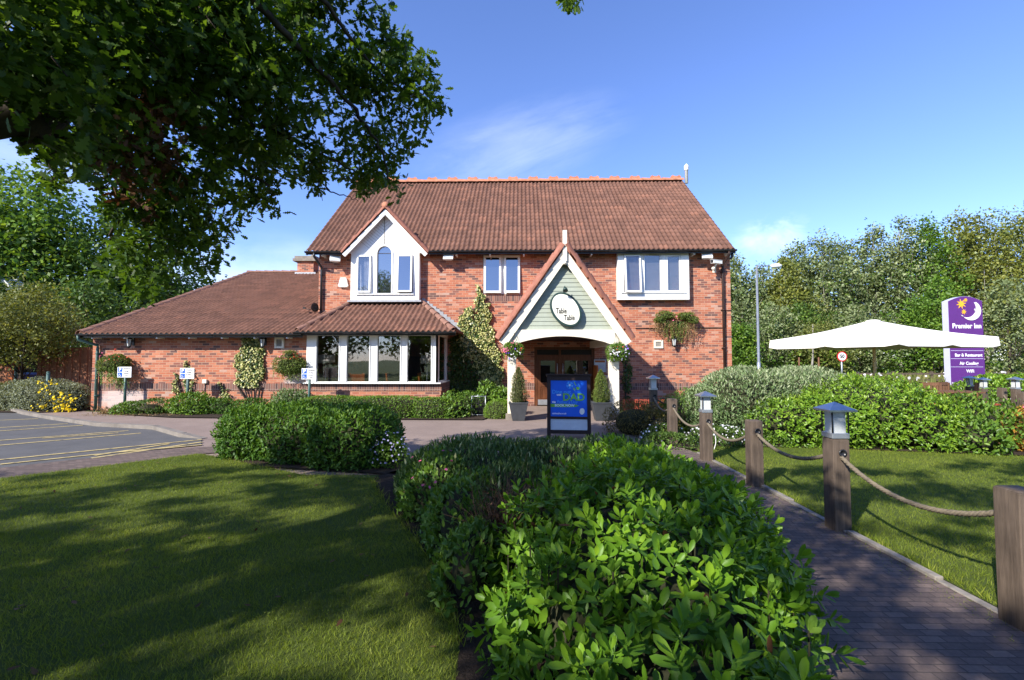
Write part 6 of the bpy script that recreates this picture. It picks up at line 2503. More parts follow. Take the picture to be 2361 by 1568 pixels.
garden_chair(2131, 13.6, R(165), 'dark wooden garden chair with a slatted back below the totem sign')
garden_chair(2196, 13.4, R(20), 'dark wooden garden chair half hidden by leaves, left of the garden gate')
p = F(2170, 910, 12.8)
t = thing('picnic_table', (p.x, 12.8, 0), 'brown picnic table with benches behind the red tinged shrub', 'picnic table')
mb = MB()
for k in range(5):
    mb.box(p.x - 0.85, p.x + 0.85, 12.45 + k * 0.145, 12.58 + k * 0.145, 0.70, 0.74)
mb.build('tabletop', M['furniture'], t)
for y in (12.05, 13.45):
    mb = MB()
    mb.box(p.x - 0.85, p.x + 0.85, y, y + 0.25, 0.42, 0.46)
    mb.build('bench_seat', M['redbox'], t)
for x in (-0.6, 0.6):
    for s_ in (-1, 1):
        mb = MB()
        mb.tube([(p.x + x, 12.8 + s_ * 0.25, 0.70), (p.x + x, 12.8 + s_ * 0.75, 0.0)], 0.04, 4)
        mb.build('leg', M['furniture'], t)
    mb = MB()
    mb.box(p.x + x - 0.04, p.x + x - 0.0, 12.05, 13.7, 0.34, 0.419)
    mb.build('crossbar', M['furniture'], t)
# red slatted trough by the porch
c = F(1483, 937, 12.9)
t = thing('wooden_trough', (c.x, 12.9, 0), 'low red slatted wooden planter right of the porch pillar', 'planter')
for k in range(9):
    mb = MB()
    x = c.x - 0.5 + k * 0.12
    mb.box(x, x + 0.085, 12.75, 12.78, 0.05, 0.5)
    mb.build('slat', M['redbox'], t)
mb = MB()
mb.box(c.x - 0.52, c.x + 0.56, 12.781, 13.1, 0.05, 0.46)
mb.build('box', M['redbox'], t)
# wire cage by the wall, left of the round bush
c = F(1105, 938, 13.0)
t = thing('wire_cage', (c.x, 13.0, 0.03), 'small grey wire cage on the bed beside the round lime bush', 'cage')
mb = MB()
a_ = 0.19
for sx in (-1, 1):
    for sy in (-1, 1):
        mb.tube([(c.x + sx * a_, 13 + sy * a_, 0.03), (c.x + sx * a_, 13 + sy * a_, 0.58)], 0.014, 5)
for z in (0.06, 0.57):
    for q in range(4):
        cs = [(-1, -1), (1, -1), (1, 1), (-1, 1)]
        a, b = cs[q], cs[(q + 1) % 4]
        mb.tube([(c.x + a[0] * a_, 13 + a[1] * a_, z), (c.x + b[0] * a_, 13 + b[1] * a_, z)], 0.012, 5)
mb.build('frame', M['galv'], t)
mb = MB()
for k in range(1, 8):
    x = c.x - a_ + 2 * a_ * k / 8
    mb.tube([(x, 13 - a_, 0.06), (x, 13 - a_, 0.57)], 0.005, 4)
    zz = 0.06 + 0.51 * k / 8
    mb.tube([(c.x - a_, 13 - a_, zz), (c.x + a_, 13 - a_, zz)], 0.005, 4)
mb.box(c.x - a_ * 0.8, c.x + a_ * 0.8, 13 - a_ * 0.6, 13 + a_, 0.05, 0.38)
mb.build('mesh', M['iron'], t)

# ================================================================== PLANTS
def plant(name, label, cat, group=None, loc=None):
    return thing(name, loc or (0, 0, 0), label, cat, group)


def wallP(px, py, Y):
    return np.array(F(px, py, Y))


# ---- clipped hedge in front of the wing
t = plant('clipped_hedge', 'dense rounded clipped hedge at the back of the left lawn', 'hedge', None, (-3.2, 7.4, 0))
fo = Fol()
blobs = [((-3.45, 7.5, 0.34), (1.25, 0.66, 0.50), R(-16), 2.8), ((-2.55, 7.12, 0.32), (0.66, 0.66, 0.50), R(-10), 2.6), ((-4.35, 7.7, 0.34), (0.55, 0.60, 0.49), R(-10), 2.6)]
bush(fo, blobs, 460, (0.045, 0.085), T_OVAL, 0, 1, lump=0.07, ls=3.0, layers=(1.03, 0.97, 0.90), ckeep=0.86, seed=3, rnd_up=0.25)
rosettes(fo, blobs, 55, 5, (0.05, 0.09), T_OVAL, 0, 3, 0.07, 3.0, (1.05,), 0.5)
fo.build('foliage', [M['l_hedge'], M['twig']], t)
# ---- small lilac flowering plant at its right end
t = plant('flowering_plant', 'small plant with pale lilac flowers at the right end of the clipped hedge', 'flowering plant', None, tuple(G(885, 1088)))
fo = Fol()
b = [((t.location.x, t.location.y + 0.25, 0.22), (0.32, 0.28, 0.32))]
bush(fo, b, 420, (0.03, 0.055), T_OVAL, 0, None, seed=5)
P, N = blob_surface(b[0][0], np.array(b[0][1]) * 1.06, 240, 2, 0, 9)
P, N = P[(P[:, 2] > 0.1)], N[(P[:, 2] > 0.1)]
k = (N[:, 1] < 0.3)
fo.add(P[k], rdir(k.sum()), N[k], rng.uniform(0.02, 0.035, k.sum()), T_PETAL, 1)
fo.build('foliage', [M['l_mid'], M['f_lilac']], t)

# ---- big laurel at the front
t = plant('laurel_bush', 'large glossy laurel bush with big leaves in the centre foreground', 'bush', None, (0.7, 2.9, 0))
fo = Fol()
LA = [((0.72, 2.95, 0.26), (0.80, 0.92, 0.55)), ((0.60, 2.35, 0.20), (0.74, 0.55, 0.52)), ((1.0, 3.75, 0.22), (0.88, 0.95, 0.50)), ((1.32, 4.75, 0.18), (0.74, 0.95, 0.42)), ((0.66, 1.75, 0.12), (0.52, 0.5, 0.46))]
bush(fo, LA, 120, (0.055, 0.10), T_LAUREL, 0, 2, lump=0.13, ls=3.4, layers=(0.93, 0.84, 0.76), up=0.22, spread=0.85, ckeep=0.66, seed=21, flat=0.55)
rosettes(fo, LA, 42, 8, (0.075, 0.125), T_LAUREL, 0, 21, 0.13, 3.4, (1.05, 0.95), 0.40)
bush(fo, LA, 3, (0.05, 0.09), T_LAUREL, 3, None, lump=0.13, ls=3.4, layers=(1.02,), seed=21)
# pale young shoots standing up from the top
for bi, n in ((0, 26), (2, 20), (3, 14), (1, 16)):
    P, N = blob_surface(LA[bi][0], np.array(LA[bi][1]) * 1.03, n * 3, 2, 0, 30 + bi)
    P, N = P[N[:, 2] > 0.05][:n], N[N[:, 2] > 0.05][:n]
    for p, q in zip(P, N):
        m = rng.integers(4, 8)
        D = unit(np.array([q]) * 0.4 + rdir(m) * 0.55 + np.array([0, 0, 0.75]))
        NN = unit(rdir(m) * 0.6 + np.array([0, -0.2, 0.5]))
        fo.add(np.repeat([p + np.array([0, 0, 0.03])], m, 0), D, NN, rng.uniform(0.06, 0.095, m), T_LAUREL, 1)
        fo.tube([p - np.array([0, 0, 0.12]), p + np.array([0, 0, 0.04])], 0.005, 4, 2)
fo.build('foliage', [M['l_laurel'], M['l_shoot'], M['twig'], M['l_oakb']], t)

# ---- variegated shrub behind it and its neighbours
t = plant('variegated_shrub', 'low wide shrub with cream edged leaves behind the foreground laurel', 'shrub', None, (0.2, 5.6, 0))
fo = Fol()
VA = [((-0.60, 5.35, 0.20), (0.80, 0.85, 0.46)), ((0.45, 5.75, 0.20), (1.0, 0.75, 0.42)), ((-0.10, 4.75, 0.16), (0.62, 0.7, 0.42)), ((1.15, 5.75, 0.18), (0.7, 0.7, 0.42))]
bush(fo, VA, 430, (0.05, 0.085), T_LONG, 0, 1, lump=0.10, ls=3.0, layers=(1.05, 0.96, 0.88), up=0.8, spread=0.6, ckeep=0.76, seed=41, wide=1.25)
fo.build('foliage', [M['l_var'], M['twig']], t)
t = plant('shrub', 'straggly green shrub with a few pink flowers beside the bark strip', 'shrub', None, (-0.95, 4.9, 0))
fo = Fol()
MV = [((-0.85, 4.95, 0.20), (0.42, 0.62, 0.42)), ((-0.48, 4.15, 0.18), (0.34, 0.60, 0.40)), ((-0.33, 3.3, 0.14), (0.22, 0.42, 0.36)), ((-1.15, 5.6, 0.16), (0.32, 0.42, 0.34))]
bush(fo, MV, 420, (0.04, 0.075), T_OVAL, 0, 2, lump=0.12, ls=4, up=0.5, ckeep=0.68, seed=51)
P, N = blob_surface(MV[0][0], np.array(MV[0][1]) * 1.08, 60, 2, 0, 3)
k = (N[:, 1] < 0.1) & (P[:, 2] > 0.2)
fo.add(P[k][:14], rdir(k.sum())[:14], N[k][:14], 0.035, T_PETAL, 1)
fo.build('foliage', [M['l_mid'], M['f_pink'], M['twig']], t)
t = plant('dead_shrub', 'brown dead twiggy patch between the laurel and the variegated shrub', 'shrub', None, (-0.02, 3.66, 0))
fo = Fol()
for k in range(420):
    a, e = rng.uniform(0, 6.28), rng.uniform(0.5, 1.45)
    L = rng.uniform(0.32, 0.66)
    b0 = np.array([-0.02, 3.66, 0.12]) + np.array([rng.normal(0, 0.14), rng.normal(0, 0.16), 0])
    d = np.array([math.cos(a) * math.cos(e), math.sin(a) * math.cos(e), math.sin(e)])
    fo.tube([b0, b0 + d * L * 0.5 + rng.normal(0, 0.02, 3), b0 + d * L + rng.normal(0, 0.05, 3)], [0.004, 0.003, 0.001], 3, 0)
clump(fo, np.array([-0.02, 3.66, 0.38]) + rng.normal(0, 0.13, (60, 3)), 0.1, 7, (0.02, 0.045), T_QUAD, 1)
fo.build('twigs', [plain('dead brown twig', (0.10, 0.062, 0.042), 0.95, 0.1, 0, 0.3, 30), M['l_oakb']], t)

# ---- right-hand hedges
t = plant('grey_hedge', 'tall broad grey green hedge beyond the rope fence, left of the parasol pole', 'hedge', None, (5.3, 9.6, 0))
fo = Fol()
GH = [((4.75, 9.7, 0.62), (0.95, 0.95, 0.78), 0, 2.4), ((5.9, 9.9, 0.62), (1.1, 1.0, 0.74), 0, 2.4), ((7.0, 10.1, 0.55), (0.9, 0.9, 0.68), 0, 2.4), ((4.0, 10.0, 0.4), (0.55, 0.8, 0.66), 0, 2.2)]
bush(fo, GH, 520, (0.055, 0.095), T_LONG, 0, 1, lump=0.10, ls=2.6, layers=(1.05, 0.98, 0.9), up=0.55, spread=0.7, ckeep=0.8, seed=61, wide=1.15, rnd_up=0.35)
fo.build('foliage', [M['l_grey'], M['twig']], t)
t = plant('bright_hedge', 'bright yellow green hedge of glossy leaves in front of the parasol', 'hedge', None, (6.0, 8.7, 0))
fo = Fol()
BH = [((6.45, 8.9, 0.50), (1.15, 0.85, 0.66), 0, 2.4), ((5.1, 8.85, 0.38), (0.75, 0.55, 0.50), 0, 2.3), ((7.15, 8.6, 0.42), (0.62, 0.72, 0.56), 0, 2.3), ((5.7, 8.7, 0.4), (0.7, 0.6, 0.52), 0, 2.3)]
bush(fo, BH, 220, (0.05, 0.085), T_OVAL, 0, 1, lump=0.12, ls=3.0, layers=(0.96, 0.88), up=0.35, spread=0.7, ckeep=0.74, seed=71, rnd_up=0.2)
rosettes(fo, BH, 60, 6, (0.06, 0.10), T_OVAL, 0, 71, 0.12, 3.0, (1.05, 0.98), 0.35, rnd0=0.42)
fo.build('foliage', [M['l_bright'], M['twig']], t)
t = plant('shrub', 'green shrub with reddish tips right of the bright hedge', 'shrub', None, (8.1, 8.5, 0))
fo = Fol()
RS = [((8.15, 8.6, 0.38), (0.75, 0.7, 0.50)), ((7.75, 8.1, 0.24), (0.4, 0.45, 0.34))]
bush(fo, RS, 210, (0.06, 0.10), T_OVAL, 0, 2, lump=0.14, ls=3.5, layers=(1.08, 0.95, 0.85), up=0.5, spread=0.8, ckeep=0.62, seed=81)
P, N = blob_surface(RS[0][0], np.array(RS[0][1]) * 1.05, 50, 2, 0, 5)
fo.add(P, rdir(len(P)), N, 0.05, T_OVAL, 1)
for k in range(16):
    p = np.array([8.1 + rng.normal(0, .35), 8.55 + rng.normal(0, .3), 0.6])
    q = p + np.array([rng.normal(0, .08), rng.normal(0, .08), rng.uniform(.28, .5)])
    fo.tube([p, q], 0.006, 4, 2)
    clump(fo, [q, (p + q) / 2], 0.07, 6, (0.05, 0.08), T_OVAL, 0)
fo.build('foliage', [M['l_mid'], M['l_oakb'], M['twig']], t)
t = plant('spirea', 'orange and yellow leaved shrub at the right edge', 'shrub', None, (9.0, 8.2, 0))
fo = Fol()
bush(fo, [((9.15, 8.3, 0.34), (0.72, 0.55, 0.46)), ((8.75, 7.95, 0.18), (0.35, 0.3, 0.26))], 480, (0.03, 0.055), T_OVAL, 0, 2, lump=0.10, ls=4, seed=91, ckeep=0.7)
P, N = blob_surface((9.15, 8.3, 0.34), (0.74, 0.57, 0.49), 90, 2, 0, 5)
k = N[:, 2] > 0.2
fo.add(P[k], rdir(k.sum()), N[k], 0.045, T_PETAL, 1)
fo.build('foliage', [M['l_orange'], M['f_pink'], M['twig']], t)
t = plant('flowering_plant', 'low mound of white flowers behind the grey capped lantern post', 'flowering plant', None, (3.75, 8.75, 0))
fo = Fol()
WFb = [((3.75, 8.8, 0.10), (0.62, 0.35, 0.26)), ((2.75, 9.0, 0.10), (0.45, 0.3, 0.26))]
bush(fo, WFb, 420, (0.03, 0.05), T_OVAL, 0, None, seed=101)
for b in WFb:
    P, N = blob_surface(b[0], np.array(b[1]) * 1.06, 330 if b is WFb[0] else 120, 2, 0, 9, 0.05)
    k = (P[:, 2] > 0.06)
    fo.add(P[k], rdir(k.sum()), N[k] + np.array([0, -0.5, 0.3]), rng.uniform(0.022, 0.04, k.sum()), T_PETAL, 1)
fo.build('foliage', [M['l_deep'], M['f_white']], t)
t = plant('shrub', 'dark bronze green shrub right of the porch, under the rope', 'shrub', None, (2.85, 9.9, 0))
fo = Fol()
bush(fo, [((2.45, 10.0, 0.24), (0.62, 0.55, 0.44)), ((2.9, 9.5, 0.18), (0.4, 0.4, 0.34))], 480, (0.028, 0.05), T_OVAL, 0, 1, lump=0.12, ls=4, layers=(1.1, 0.98, 0.86), seed=111, ckeep=0.66)
fo.build('foliage', [M['l_bronze'], M['twig']], t)
t = plant('shrub', 'upright green shrub behind the rope, against the sunlit brick wall', 'shrub', None, (3.6, 10.2, 0))
fo = Fol()
bush(fo, [((3.55, 10.3, 0.32), (0.55, 0.55, 0.55)), ((4.1, 10.6, 0.24), (0.4, 0.5, 0.40)), ((3.15, 10.9, 0.24), (0.4, 0.5, 0.42))], 360, (0.04, 0.07), T_LONG, 0, 1, lump=0.14, ls=3.5, layers=(1.1, 0.97, 0.85), up=0.9, seed=121, ckeep=0.62, wide=1.2)
fo.build('foliage', [M['l_mid'], M['twig']], t)
t = plant('ground_cover', 'low dark evergreen edging at the foot of the plain timber post', 'ground cover plant', None, (2.9, 8.5, 0))
fo = Fol()
bush(fo, [((2.75, 8.45, 0.08), (0.5, 0.4, 0.20)), ((3.5, 8.45, 0.06), (0.5, 0.25, 0.16)), ((4.4, 8.55, 0.06), (0.55, 0.25, 0.2))], 480, (0.03, 0.05), T_OVAL, 0, None, seed=131)
fo.build('foliage', [M['l_deep']], t)

# ---- beds in front of the pub
t = plant('low_hedge', 'low trimmed box hedge along the front of the bay window', 'hedge', None, (-3.2, 12.5, 0))
fo = Fol()
bush(fo, [((-3.7, 12.55, 0.24), (1.05, 0.34, 0.34), R(2), 4.0), ((-5.2, 12.75, 0.22), (0.9, 0.34, 0.34), 0, 4.0), ((-2.35, 12.5, 0.24), (0.62, 0.34, 0.32), 0, 3.0)], 620, (0.035, 0.06), T_OVAL, 0, 1, lump=0.03, ls=4, layers=(1.03, 0.95), ckeep=0.86, seed=141, rnd_up=0.15)
fo.build('foliage', [M['l_mid'], M['twig']], t)
t = plant('shrub', 'loose green shrub between the low hedge and the wire cage', 'shrub', None, (-1.8, 12.7, 0))
fo = Fol()
bush(fo, [((-1.85, 12.6, 0.24), (0.42, 0.42, 0.40)), ((-1.5, 13.0, 0.3), (0.35, 0.35, 0.42))], 210, (0.06, 0.10), T_OVAL, 0, 1, lump=0.12, ls=4, layers=(1.1, 0.9), seed=151, ckeep=0.6)
fo.build('foliage', [M['l_mid'], M['twig']], t)
t = plant('round_bush', 'small rounded lime green bush beside the left porch pillar', 'bush', None, tuple(G(1146, 968)))
fo = Fol()
x, y = t.location.x, t.location.y + 0.36
bush(fo, [((x, y, 0.16), (0.37, 0.36, 0.34), 0, 2.2)], 1500, (0.03, 0.05), T_LONG, 0, 1, lump=0.02, layers=(1.03, 0.95), up=0.4, seed=161, ckeep=0.85, wide=0.9)
fo.build('foliage', [M['l_bright'], M['twig']], t)
t = plant('shrub', 'broad leaved shrub behind the rounded lime bush, left of the porch', 'shrub', None, (-0.75, 13.2, 0))
fo = Fol()
bush(fo, [((-0.95, 13.3, 0.45), (0.36, 0.4, 0.50)), ((-0.55, 13.1, 0.42), (0.3, 0.4, 0.42))], 150, (0.08, 0.13), T_OVAL, 0, 1, lump=0.15, ls=4, layers=(1.1, 0.9, 0.75), seed=171, ckeep=0.5)
fo.build('foliage', [M['l_mid'], M['twig']], t)
for (px, py, w, h, m, sz, lb) in ((293, 930, 0.45, 0.34, 'l_mid', (0.04, 0.08), 'low green shrub at the foot of the parking sign near the wing corner'),
                                  (348, 935, 0.52, 0.42, 'l_deep', (0.04, 0.07), 'dark green shrub on the wing bed, right of the first parking sign'),
                                  (437, 940, 0.72, 0.60, 'l_mid', (0.06, 0.10), 'leafy green shrub round the foot of the second parking sign'),
                                  (508, 925, 0.62, 0.55, 'l_hedge', (0.04, 0.07), 'green shrub left of the cream ivy trunk'),
                                  (575, 935, 0.6, 0.5, 'l_hedge', (0.04, 0.07), 'green shrub at the foot of the cream ivy, behind the clipped hedge'),
                                  (652, 915, 0.62, 0.78, 'l_grey', (0.05, 0.09), 'pale grey green shrub under the round hanging basket of the wing')):
    p = G(px, 958)
    p = Vector((F(px, 940, 13.35).x, 13.35 if m != 'l_grey' else 13.7, 0))
    t = plant('shrub', lb, 'shrub', None, tuple(p))
    fo = Fol()
    h *= 0.85
    bush(fo, [((p.x, p.y, h * 0.45), (w * 0.9, 0.42, h * 0.58)), ((p.x + w * 0.5, p.y - 0.12, h * 0.3), (w * 0.55, 0.34, h * 0.42))], 330, sz, T_OVAL, 0, 1, lump=0.12, ls=3.5, layers=(1.08, 0.95, 0.82), seed=int(px), ckeep=0.6)
    fo.build('foliage', [M[m], M['twig']], t)
t = plant('dry_grass', 'tuft of dry straw coloured grass at the wing corner', 'grass tuft', None, tuple(F(270, 945, 13.3)))
fo = Fol()
n = 260
c = np.array([F(272, 945, 13.3).x, 13.3, 0.02])
P = c + np.stack([rng.normal(0, 0.26, n), rng.normal(0, 0.12, n), np.zeros(n)], 1)
D = unit(rdir(n) * 0.6 + np.array([0, 0, 0.8]))
fo.add(P, D, rdir(n), rng.uniform(0.12, 0.3, n), T_BLADE, 0)
fo.build('blades', [M['l_dry']], t)

# ---- silver shrub with yellow flowers at far left
t = plant('flowering_shrub', 'grey leaved shrub with bright yellow flowers beside the board fence', 'flowering shrub', None, (-14.4, 14.1, 0))
fo = Fol()
x = F(110, 930, 14.1).x
YB_ = [((x - 0.05, 14.1, 0.42), (0.95, 0.5, 0.55)), ((x + 0.75, 14.15, 0.34), (0.5, 0.45, 0.5)), ((x - 0.85, 14.15, 0.40), (0.7, 0.5, 0.55))]
bush(fo, YB_, 520, (0.035, 0.06), T_OVAL, 0, 2, lump=0.10, ls=3.5, layers=(1.06, 0.96, 0.86), seed=181, ckeep=0.75)
cs = []
for (px, py, n, s) in ((146, 938, 60, 0.15), (133, 918, 16, 0.14), (100, 937, 18, 0.12), (78, 952, 16, 0.1), (118, 889, 12, 0.16), (92, 884, 7, 0.14), (160, 920, 14, 0.12), (105, 903, 10, 0.14), (125, 950, 16, 0.12), (60, 955, 10, 0.1), (165, 948, 8, 0.08)):
    cs.append(np.array(F(px, py, 13.62)) + rng.normal(0, 1, (n, 3)) * np.array([s, 0.05, s * 0.7]))
cs = np.concatenate(cs)
fo.add(cs, rdir(len(cs)), rdir(len(cs)) * 0.5 + np.array([-0.3, -1, 0.6]), rng.uniform(0.05, 0.085, len(cs)), T_PETAL, 1)
fo.build('foliage', [M['l_silver'], M['f_yellow'], M['twig']], t)
t = plant('shrub', 'dull olive shrub at the far left edge beside the car park', 'shrub', None, (-16.2, 14.2, 0))
fo = Fol()
bush(fo, [((F(15, 915, 14.2).x, 14.2, 0.36), (0.75, 0.5, 0.5)), ((F(-40, 915, 14.2).x, 14.2, 0.36), (0.75, 0.5, 0.5))], 420, (0.035, 0.06), T_OVAL, 0, 1, lump=0.1, ls=3.5, seed=191)
fo.build('foliage', [M['l_box'], M['twig']], t)

# ---- topiary cones in the planters (parts of their planter: they grow in it)
for i, ((pt, hgt), mt_) in enumerate(zip(FIX_POTS, ('l_box', 'l_trail'))):
    fo = Fol()
    cx, cy = pt.location.x, pt.location.y
    Hc = 0.90 if i == 0 else 0.84
    n = 5200
    z = rng.random(n) ** 1.25
    prof = np.interp(z, [0, 0.10, 0.25, 0.5, 0.75, 1.0], [0.15, 0.20, 0.205, 0.165, 0.11, 0.012]) * (1.0 if i == 0 else 0.95)
    a = rng.uniform(0, 2 * math.pi, n)
    rr_ = prof * (0.72 + 0.42 * rng.random(n) ** 1.5) * (1 + 0.14 * np.sin(3 * a + 5 * z) + 0.12 * np.sin(11 * z + 2 * a))
    P = np.stack([cx + rr_ * np.cos(a), cy + rr_ * np.sin(a), hgt + 0.02 + z * Hc], 1)
    N = np.stack([np.cos(a), np.sin(a), 0.35 + 0 * a], 1)
    fo.add(P, unit(N * 0.6 + rdir(n) * 0.7 + np.array([0, 0, 0.4])), N + rdir(n) * 0.5, rng.uniform(0.02, 0.036, n), T_OVAL, 0)
    fo.solid(*tube_geo([(cx, cy, hgt - 0.02), (cx, cy, hgt + 0.2), (cx, cy, hgt + 0.55 * Hc), (cx, cy, hgt + 0.88 * Hc)], [0.10, 0.12, 0.085, 0.012], 10), 1)
    fo.build('topiary', [M[mt_], M['twig']], pt)


# ---- climbers
def climber(name, label, Y, patches, dens, sz, m, stems, cat='climber', thick=0.10, seed=0):
    """patches: photo outlines on the wall; leaves hang in a shallow layer that hugs the bricks"""
    xs = [F(x, y, Y).x for pl in patches for x, y in pl]
    t = plant(name, label, cat, None, (sum(xs) / len(xs), Y, 0))
    fo = Fol()
    for pi, pl in enumerate(patches):
        W_ = [(F(x, y, Y).x, F(x, y, Y).z) for x, y in pl]
        x0, x1 = min(p[0] for p in W_), max(p[0] for p in W_)
        z0, z1 = min(p[1] for p in W_), max(p[1] for p in W_)
        n = int((x1 - x0) * (z1 - z0) * dens)
        X, Z = rng.uniform(x0 - 0.03, x1 + 0.03, n), rng.uniform(z0, z1 + 0.03, n)
        jx = 0.05 * np.sin(Z * 9 + pi) + 0.03 * np.sin(Z * 23)
        k = inpoly(X + jx, Z, W_)
        X, Z = X[k], Z[k]
        n = len(X)
        P0 = np.stack([X, np.zeros(n), Z], 1)
        bulge = 0.5 + 0.5 * lumps(P0, 3.5, seed)
        y = Y - 0.015 - rng.random(n) * (0.03 + thick * np.clip(bulge, 0.1, 1.2))
        P = np.stack([X, y, Z], 1)
        D = unit(rdir(n) * 0.6 + np.array([0, -0.25, -0.6]))
        N = unit(rdir(n) * 0.55 + np.array([-0.1, -0.9, 0.35]))
        fo.add(P, D, N, rng.uniform(sz[0], sz[1], n), T_PENT, 0, None, 0.8)
    f_ = fo.build('foliage', [M[m]], t)
    if stems:
        fs = Fol()
        for s in stems:
            pts = [Vector((F(x, y, Y).x, Y - 0.06, max(F(x, y, Y).z, 0.02))) for x, y in s]
            fs.tube(smooth_path(pts, 4), 0.022, 6, 0)
        fs.build('stem', [M['bark']], t)


climber('ivy', 'broad cream and green ivy climbing the low wing wall to its eaves', YW - 0.0,
        [[(566, 775), (603, 775), (606, 800), (611, 830), (610, 860), (604, 880), (598, 892), (560, 892), (549, 880), (545, 850), (547, 815), (560, 795)]], 2300, (0.05, 0.085), 'l_ivy',
        [[(575, 925), (570, 905), (560, 880)], [(583, 925), (583, 900), (580, 870)], [(590, 925), (594, 900), (600, 870)], [(598, 922), (600, 905), (604, 890)], [(568, 918), (556, 900), (548, 885)]], seed=1)
climber('ivy', 'thin cream ivy shoots low on the wing wall behind the second parking sign', YW,
        [[(428, 830), (436, 830), (440, 850), (441, 900), (430, 905), (426, 870)], [(402, 858), (408, 856), (414, 880), (420, 905), (404, 905)], [(444, 845), (449, 843), (450, 870), (447, 905), (438, 905)]], 1500, (0.045, 0.075), 'l_ivy', [[(425, 930), (420, 905), (406, 860)], [(434, 930), (434, 880), (432, 835)]], seed=2, thick=0.05)
climber('ivy', 'small cream ivy shoot low on the wing wall left of the large ivy', YW,
        [[(511, 880), (516, 879), (519, 900), (523, 925), (503, 928), (508, 905)], [(525, 895), (531, 893), (527, 925), (518, 925)]], 1500, (0.045, 0.07), 'l_ivy', [[(512, 940), (513, 900), (513, 882)]], seed=3, thick=0.05)
climber('ivy', 'tall cream and green ivy on the main wall, left of the entrance porch', YM,
        [[(1070, 712), (1084, 706), (1090, 720), (1093, 745), (1098, 800), (1092, 830), (1070, 830), (1060, 790), (1058, 745)],
         [(1098, 684), (1110, 676), (1118, 686), (1124, 710), (1130, 735), (1138, 770), (1150, 810), (1160, 860), (1158, 905), (1130, 905), (1112, 880), (1096, 850), (1092, 800), (1096, 760), (1097, 720)],
         [(1102, 655), (1106, 654), (1110, 680), (1100, 680)], [(1120, 700), (1128, 698), (1134, 735), (1122, 735)]], 2600, (0.06, 0.095), 'l_ivy',
        [[(1110, 960), (1108, 900), (1106, 800), (1104, 660)], [(1090, 960), (1086, 880), (1078, 760)]], seed=4, thick=0.16)
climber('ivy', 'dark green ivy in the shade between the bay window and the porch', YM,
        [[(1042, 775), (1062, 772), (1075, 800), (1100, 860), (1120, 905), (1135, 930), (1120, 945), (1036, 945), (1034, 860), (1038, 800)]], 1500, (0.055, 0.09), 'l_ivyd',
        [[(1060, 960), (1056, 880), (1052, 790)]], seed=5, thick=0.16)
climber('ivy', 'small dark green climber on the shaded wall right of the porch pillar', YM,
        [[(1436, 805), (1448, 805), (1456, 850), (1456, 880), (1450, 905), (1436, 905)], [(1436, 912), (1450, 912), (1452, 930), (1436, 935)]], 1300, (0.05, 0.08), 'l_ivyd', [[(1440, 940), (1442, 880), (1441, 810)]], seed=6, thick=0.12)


# ---- hanging and wall baskets
def wall_basket(label, px, py, Y, blobs_px, trails, m1, m2, flowers, dry=0):
    c = Vector(wallP(px, py, Y))
    t = plant('wall_basket', label, 'wall basket', None, tuple(c))
    mb = MB()
    w = 0.34
    n_ = 12
    for j, (rr_, zz) in enumerate(((w, 0.0), (w * 0.85, -0.12), (w * 0.55, -0.22))):
        mb.tube([(c.x + rr_ * math.cos(math.pi + math.pi * i / n_), Y - 0.01 + rr_ * 0.8 * math.sin(math.pi + math.pi * i / n_), c.z + zz) for i in range(n_ + 1)], 0.007, 5)
    mb.box(c.x - w, c.x + w, Y - 0.012, Y - 0.002, c.z - 0.22, c.z + 0.01)
    mb.build('basket', M['iron'], t)
    fo = Fol()
    bl = []
    for (bxp, byp, rx, rz) in blobs_px:
        q = wallP(bxp, byp, Y - 0.22)
        bl.append((tuple(q), (rx, 0.24, rz)))
    bush(fo, bl, 620, (0.03, 0.055), T_OVAL, 0, 3, lump=0.06, ls=5, layers=(1.06, 0.95, 0.84), up=0.1, seed=int(px), ckeep=0.6)
    for (x, y, w_, ln, n, mi) in trails:
        q = wallP(x, y, Y - 0.30)
        for k in range(n):
            s0 = q + np.array([rng.normal(0, w_), rng.uniform(-0.08, 0.16), rng.normal(0, 0.05)])
            L = ln * rng.uniform(0.5, 1.05)
            m = max(3, int(L / 0.022))
            tt = np.linspace(0, 1, m)
            P = s0 + np.stack([0.05 * np.sin(tt * 5 + k) * L, 0.03 * np.sin(tt * 4 + k * 2), -L * tt], 1)
            D = unit(rdir(m) * 0.8 + np.array([0, -0.2, -0.5]))
            fo.add(P, D, rdir(m) * 0.6 + np.array([0, -0.8, 0.4]), rng.uniform(0.026, 0.05, m), T_OVAL, mi)
    fm = []
    for (x, y, s, n, fm_) in flowers:
        q = wallP(x, y, Y - 0.42) + rng.normal(0, 1, (n, 3)) * np.array([s, 0.05, s * 0.6])
        if fm_ not in fm:
            fm.append(fm_)
        fo.add(q, rdir(n), rdir(n) * 0.5 + np.array([-0.3, -0.8, 0.6]), rng.uniform(0.035, 0.06, n), T_PETAL, 4 + fm.index(fm_))
    fo.build('foliage', [M[m1], M[m2], M['l_dry'], M['twig']] + [M[k] for k in fm], t)


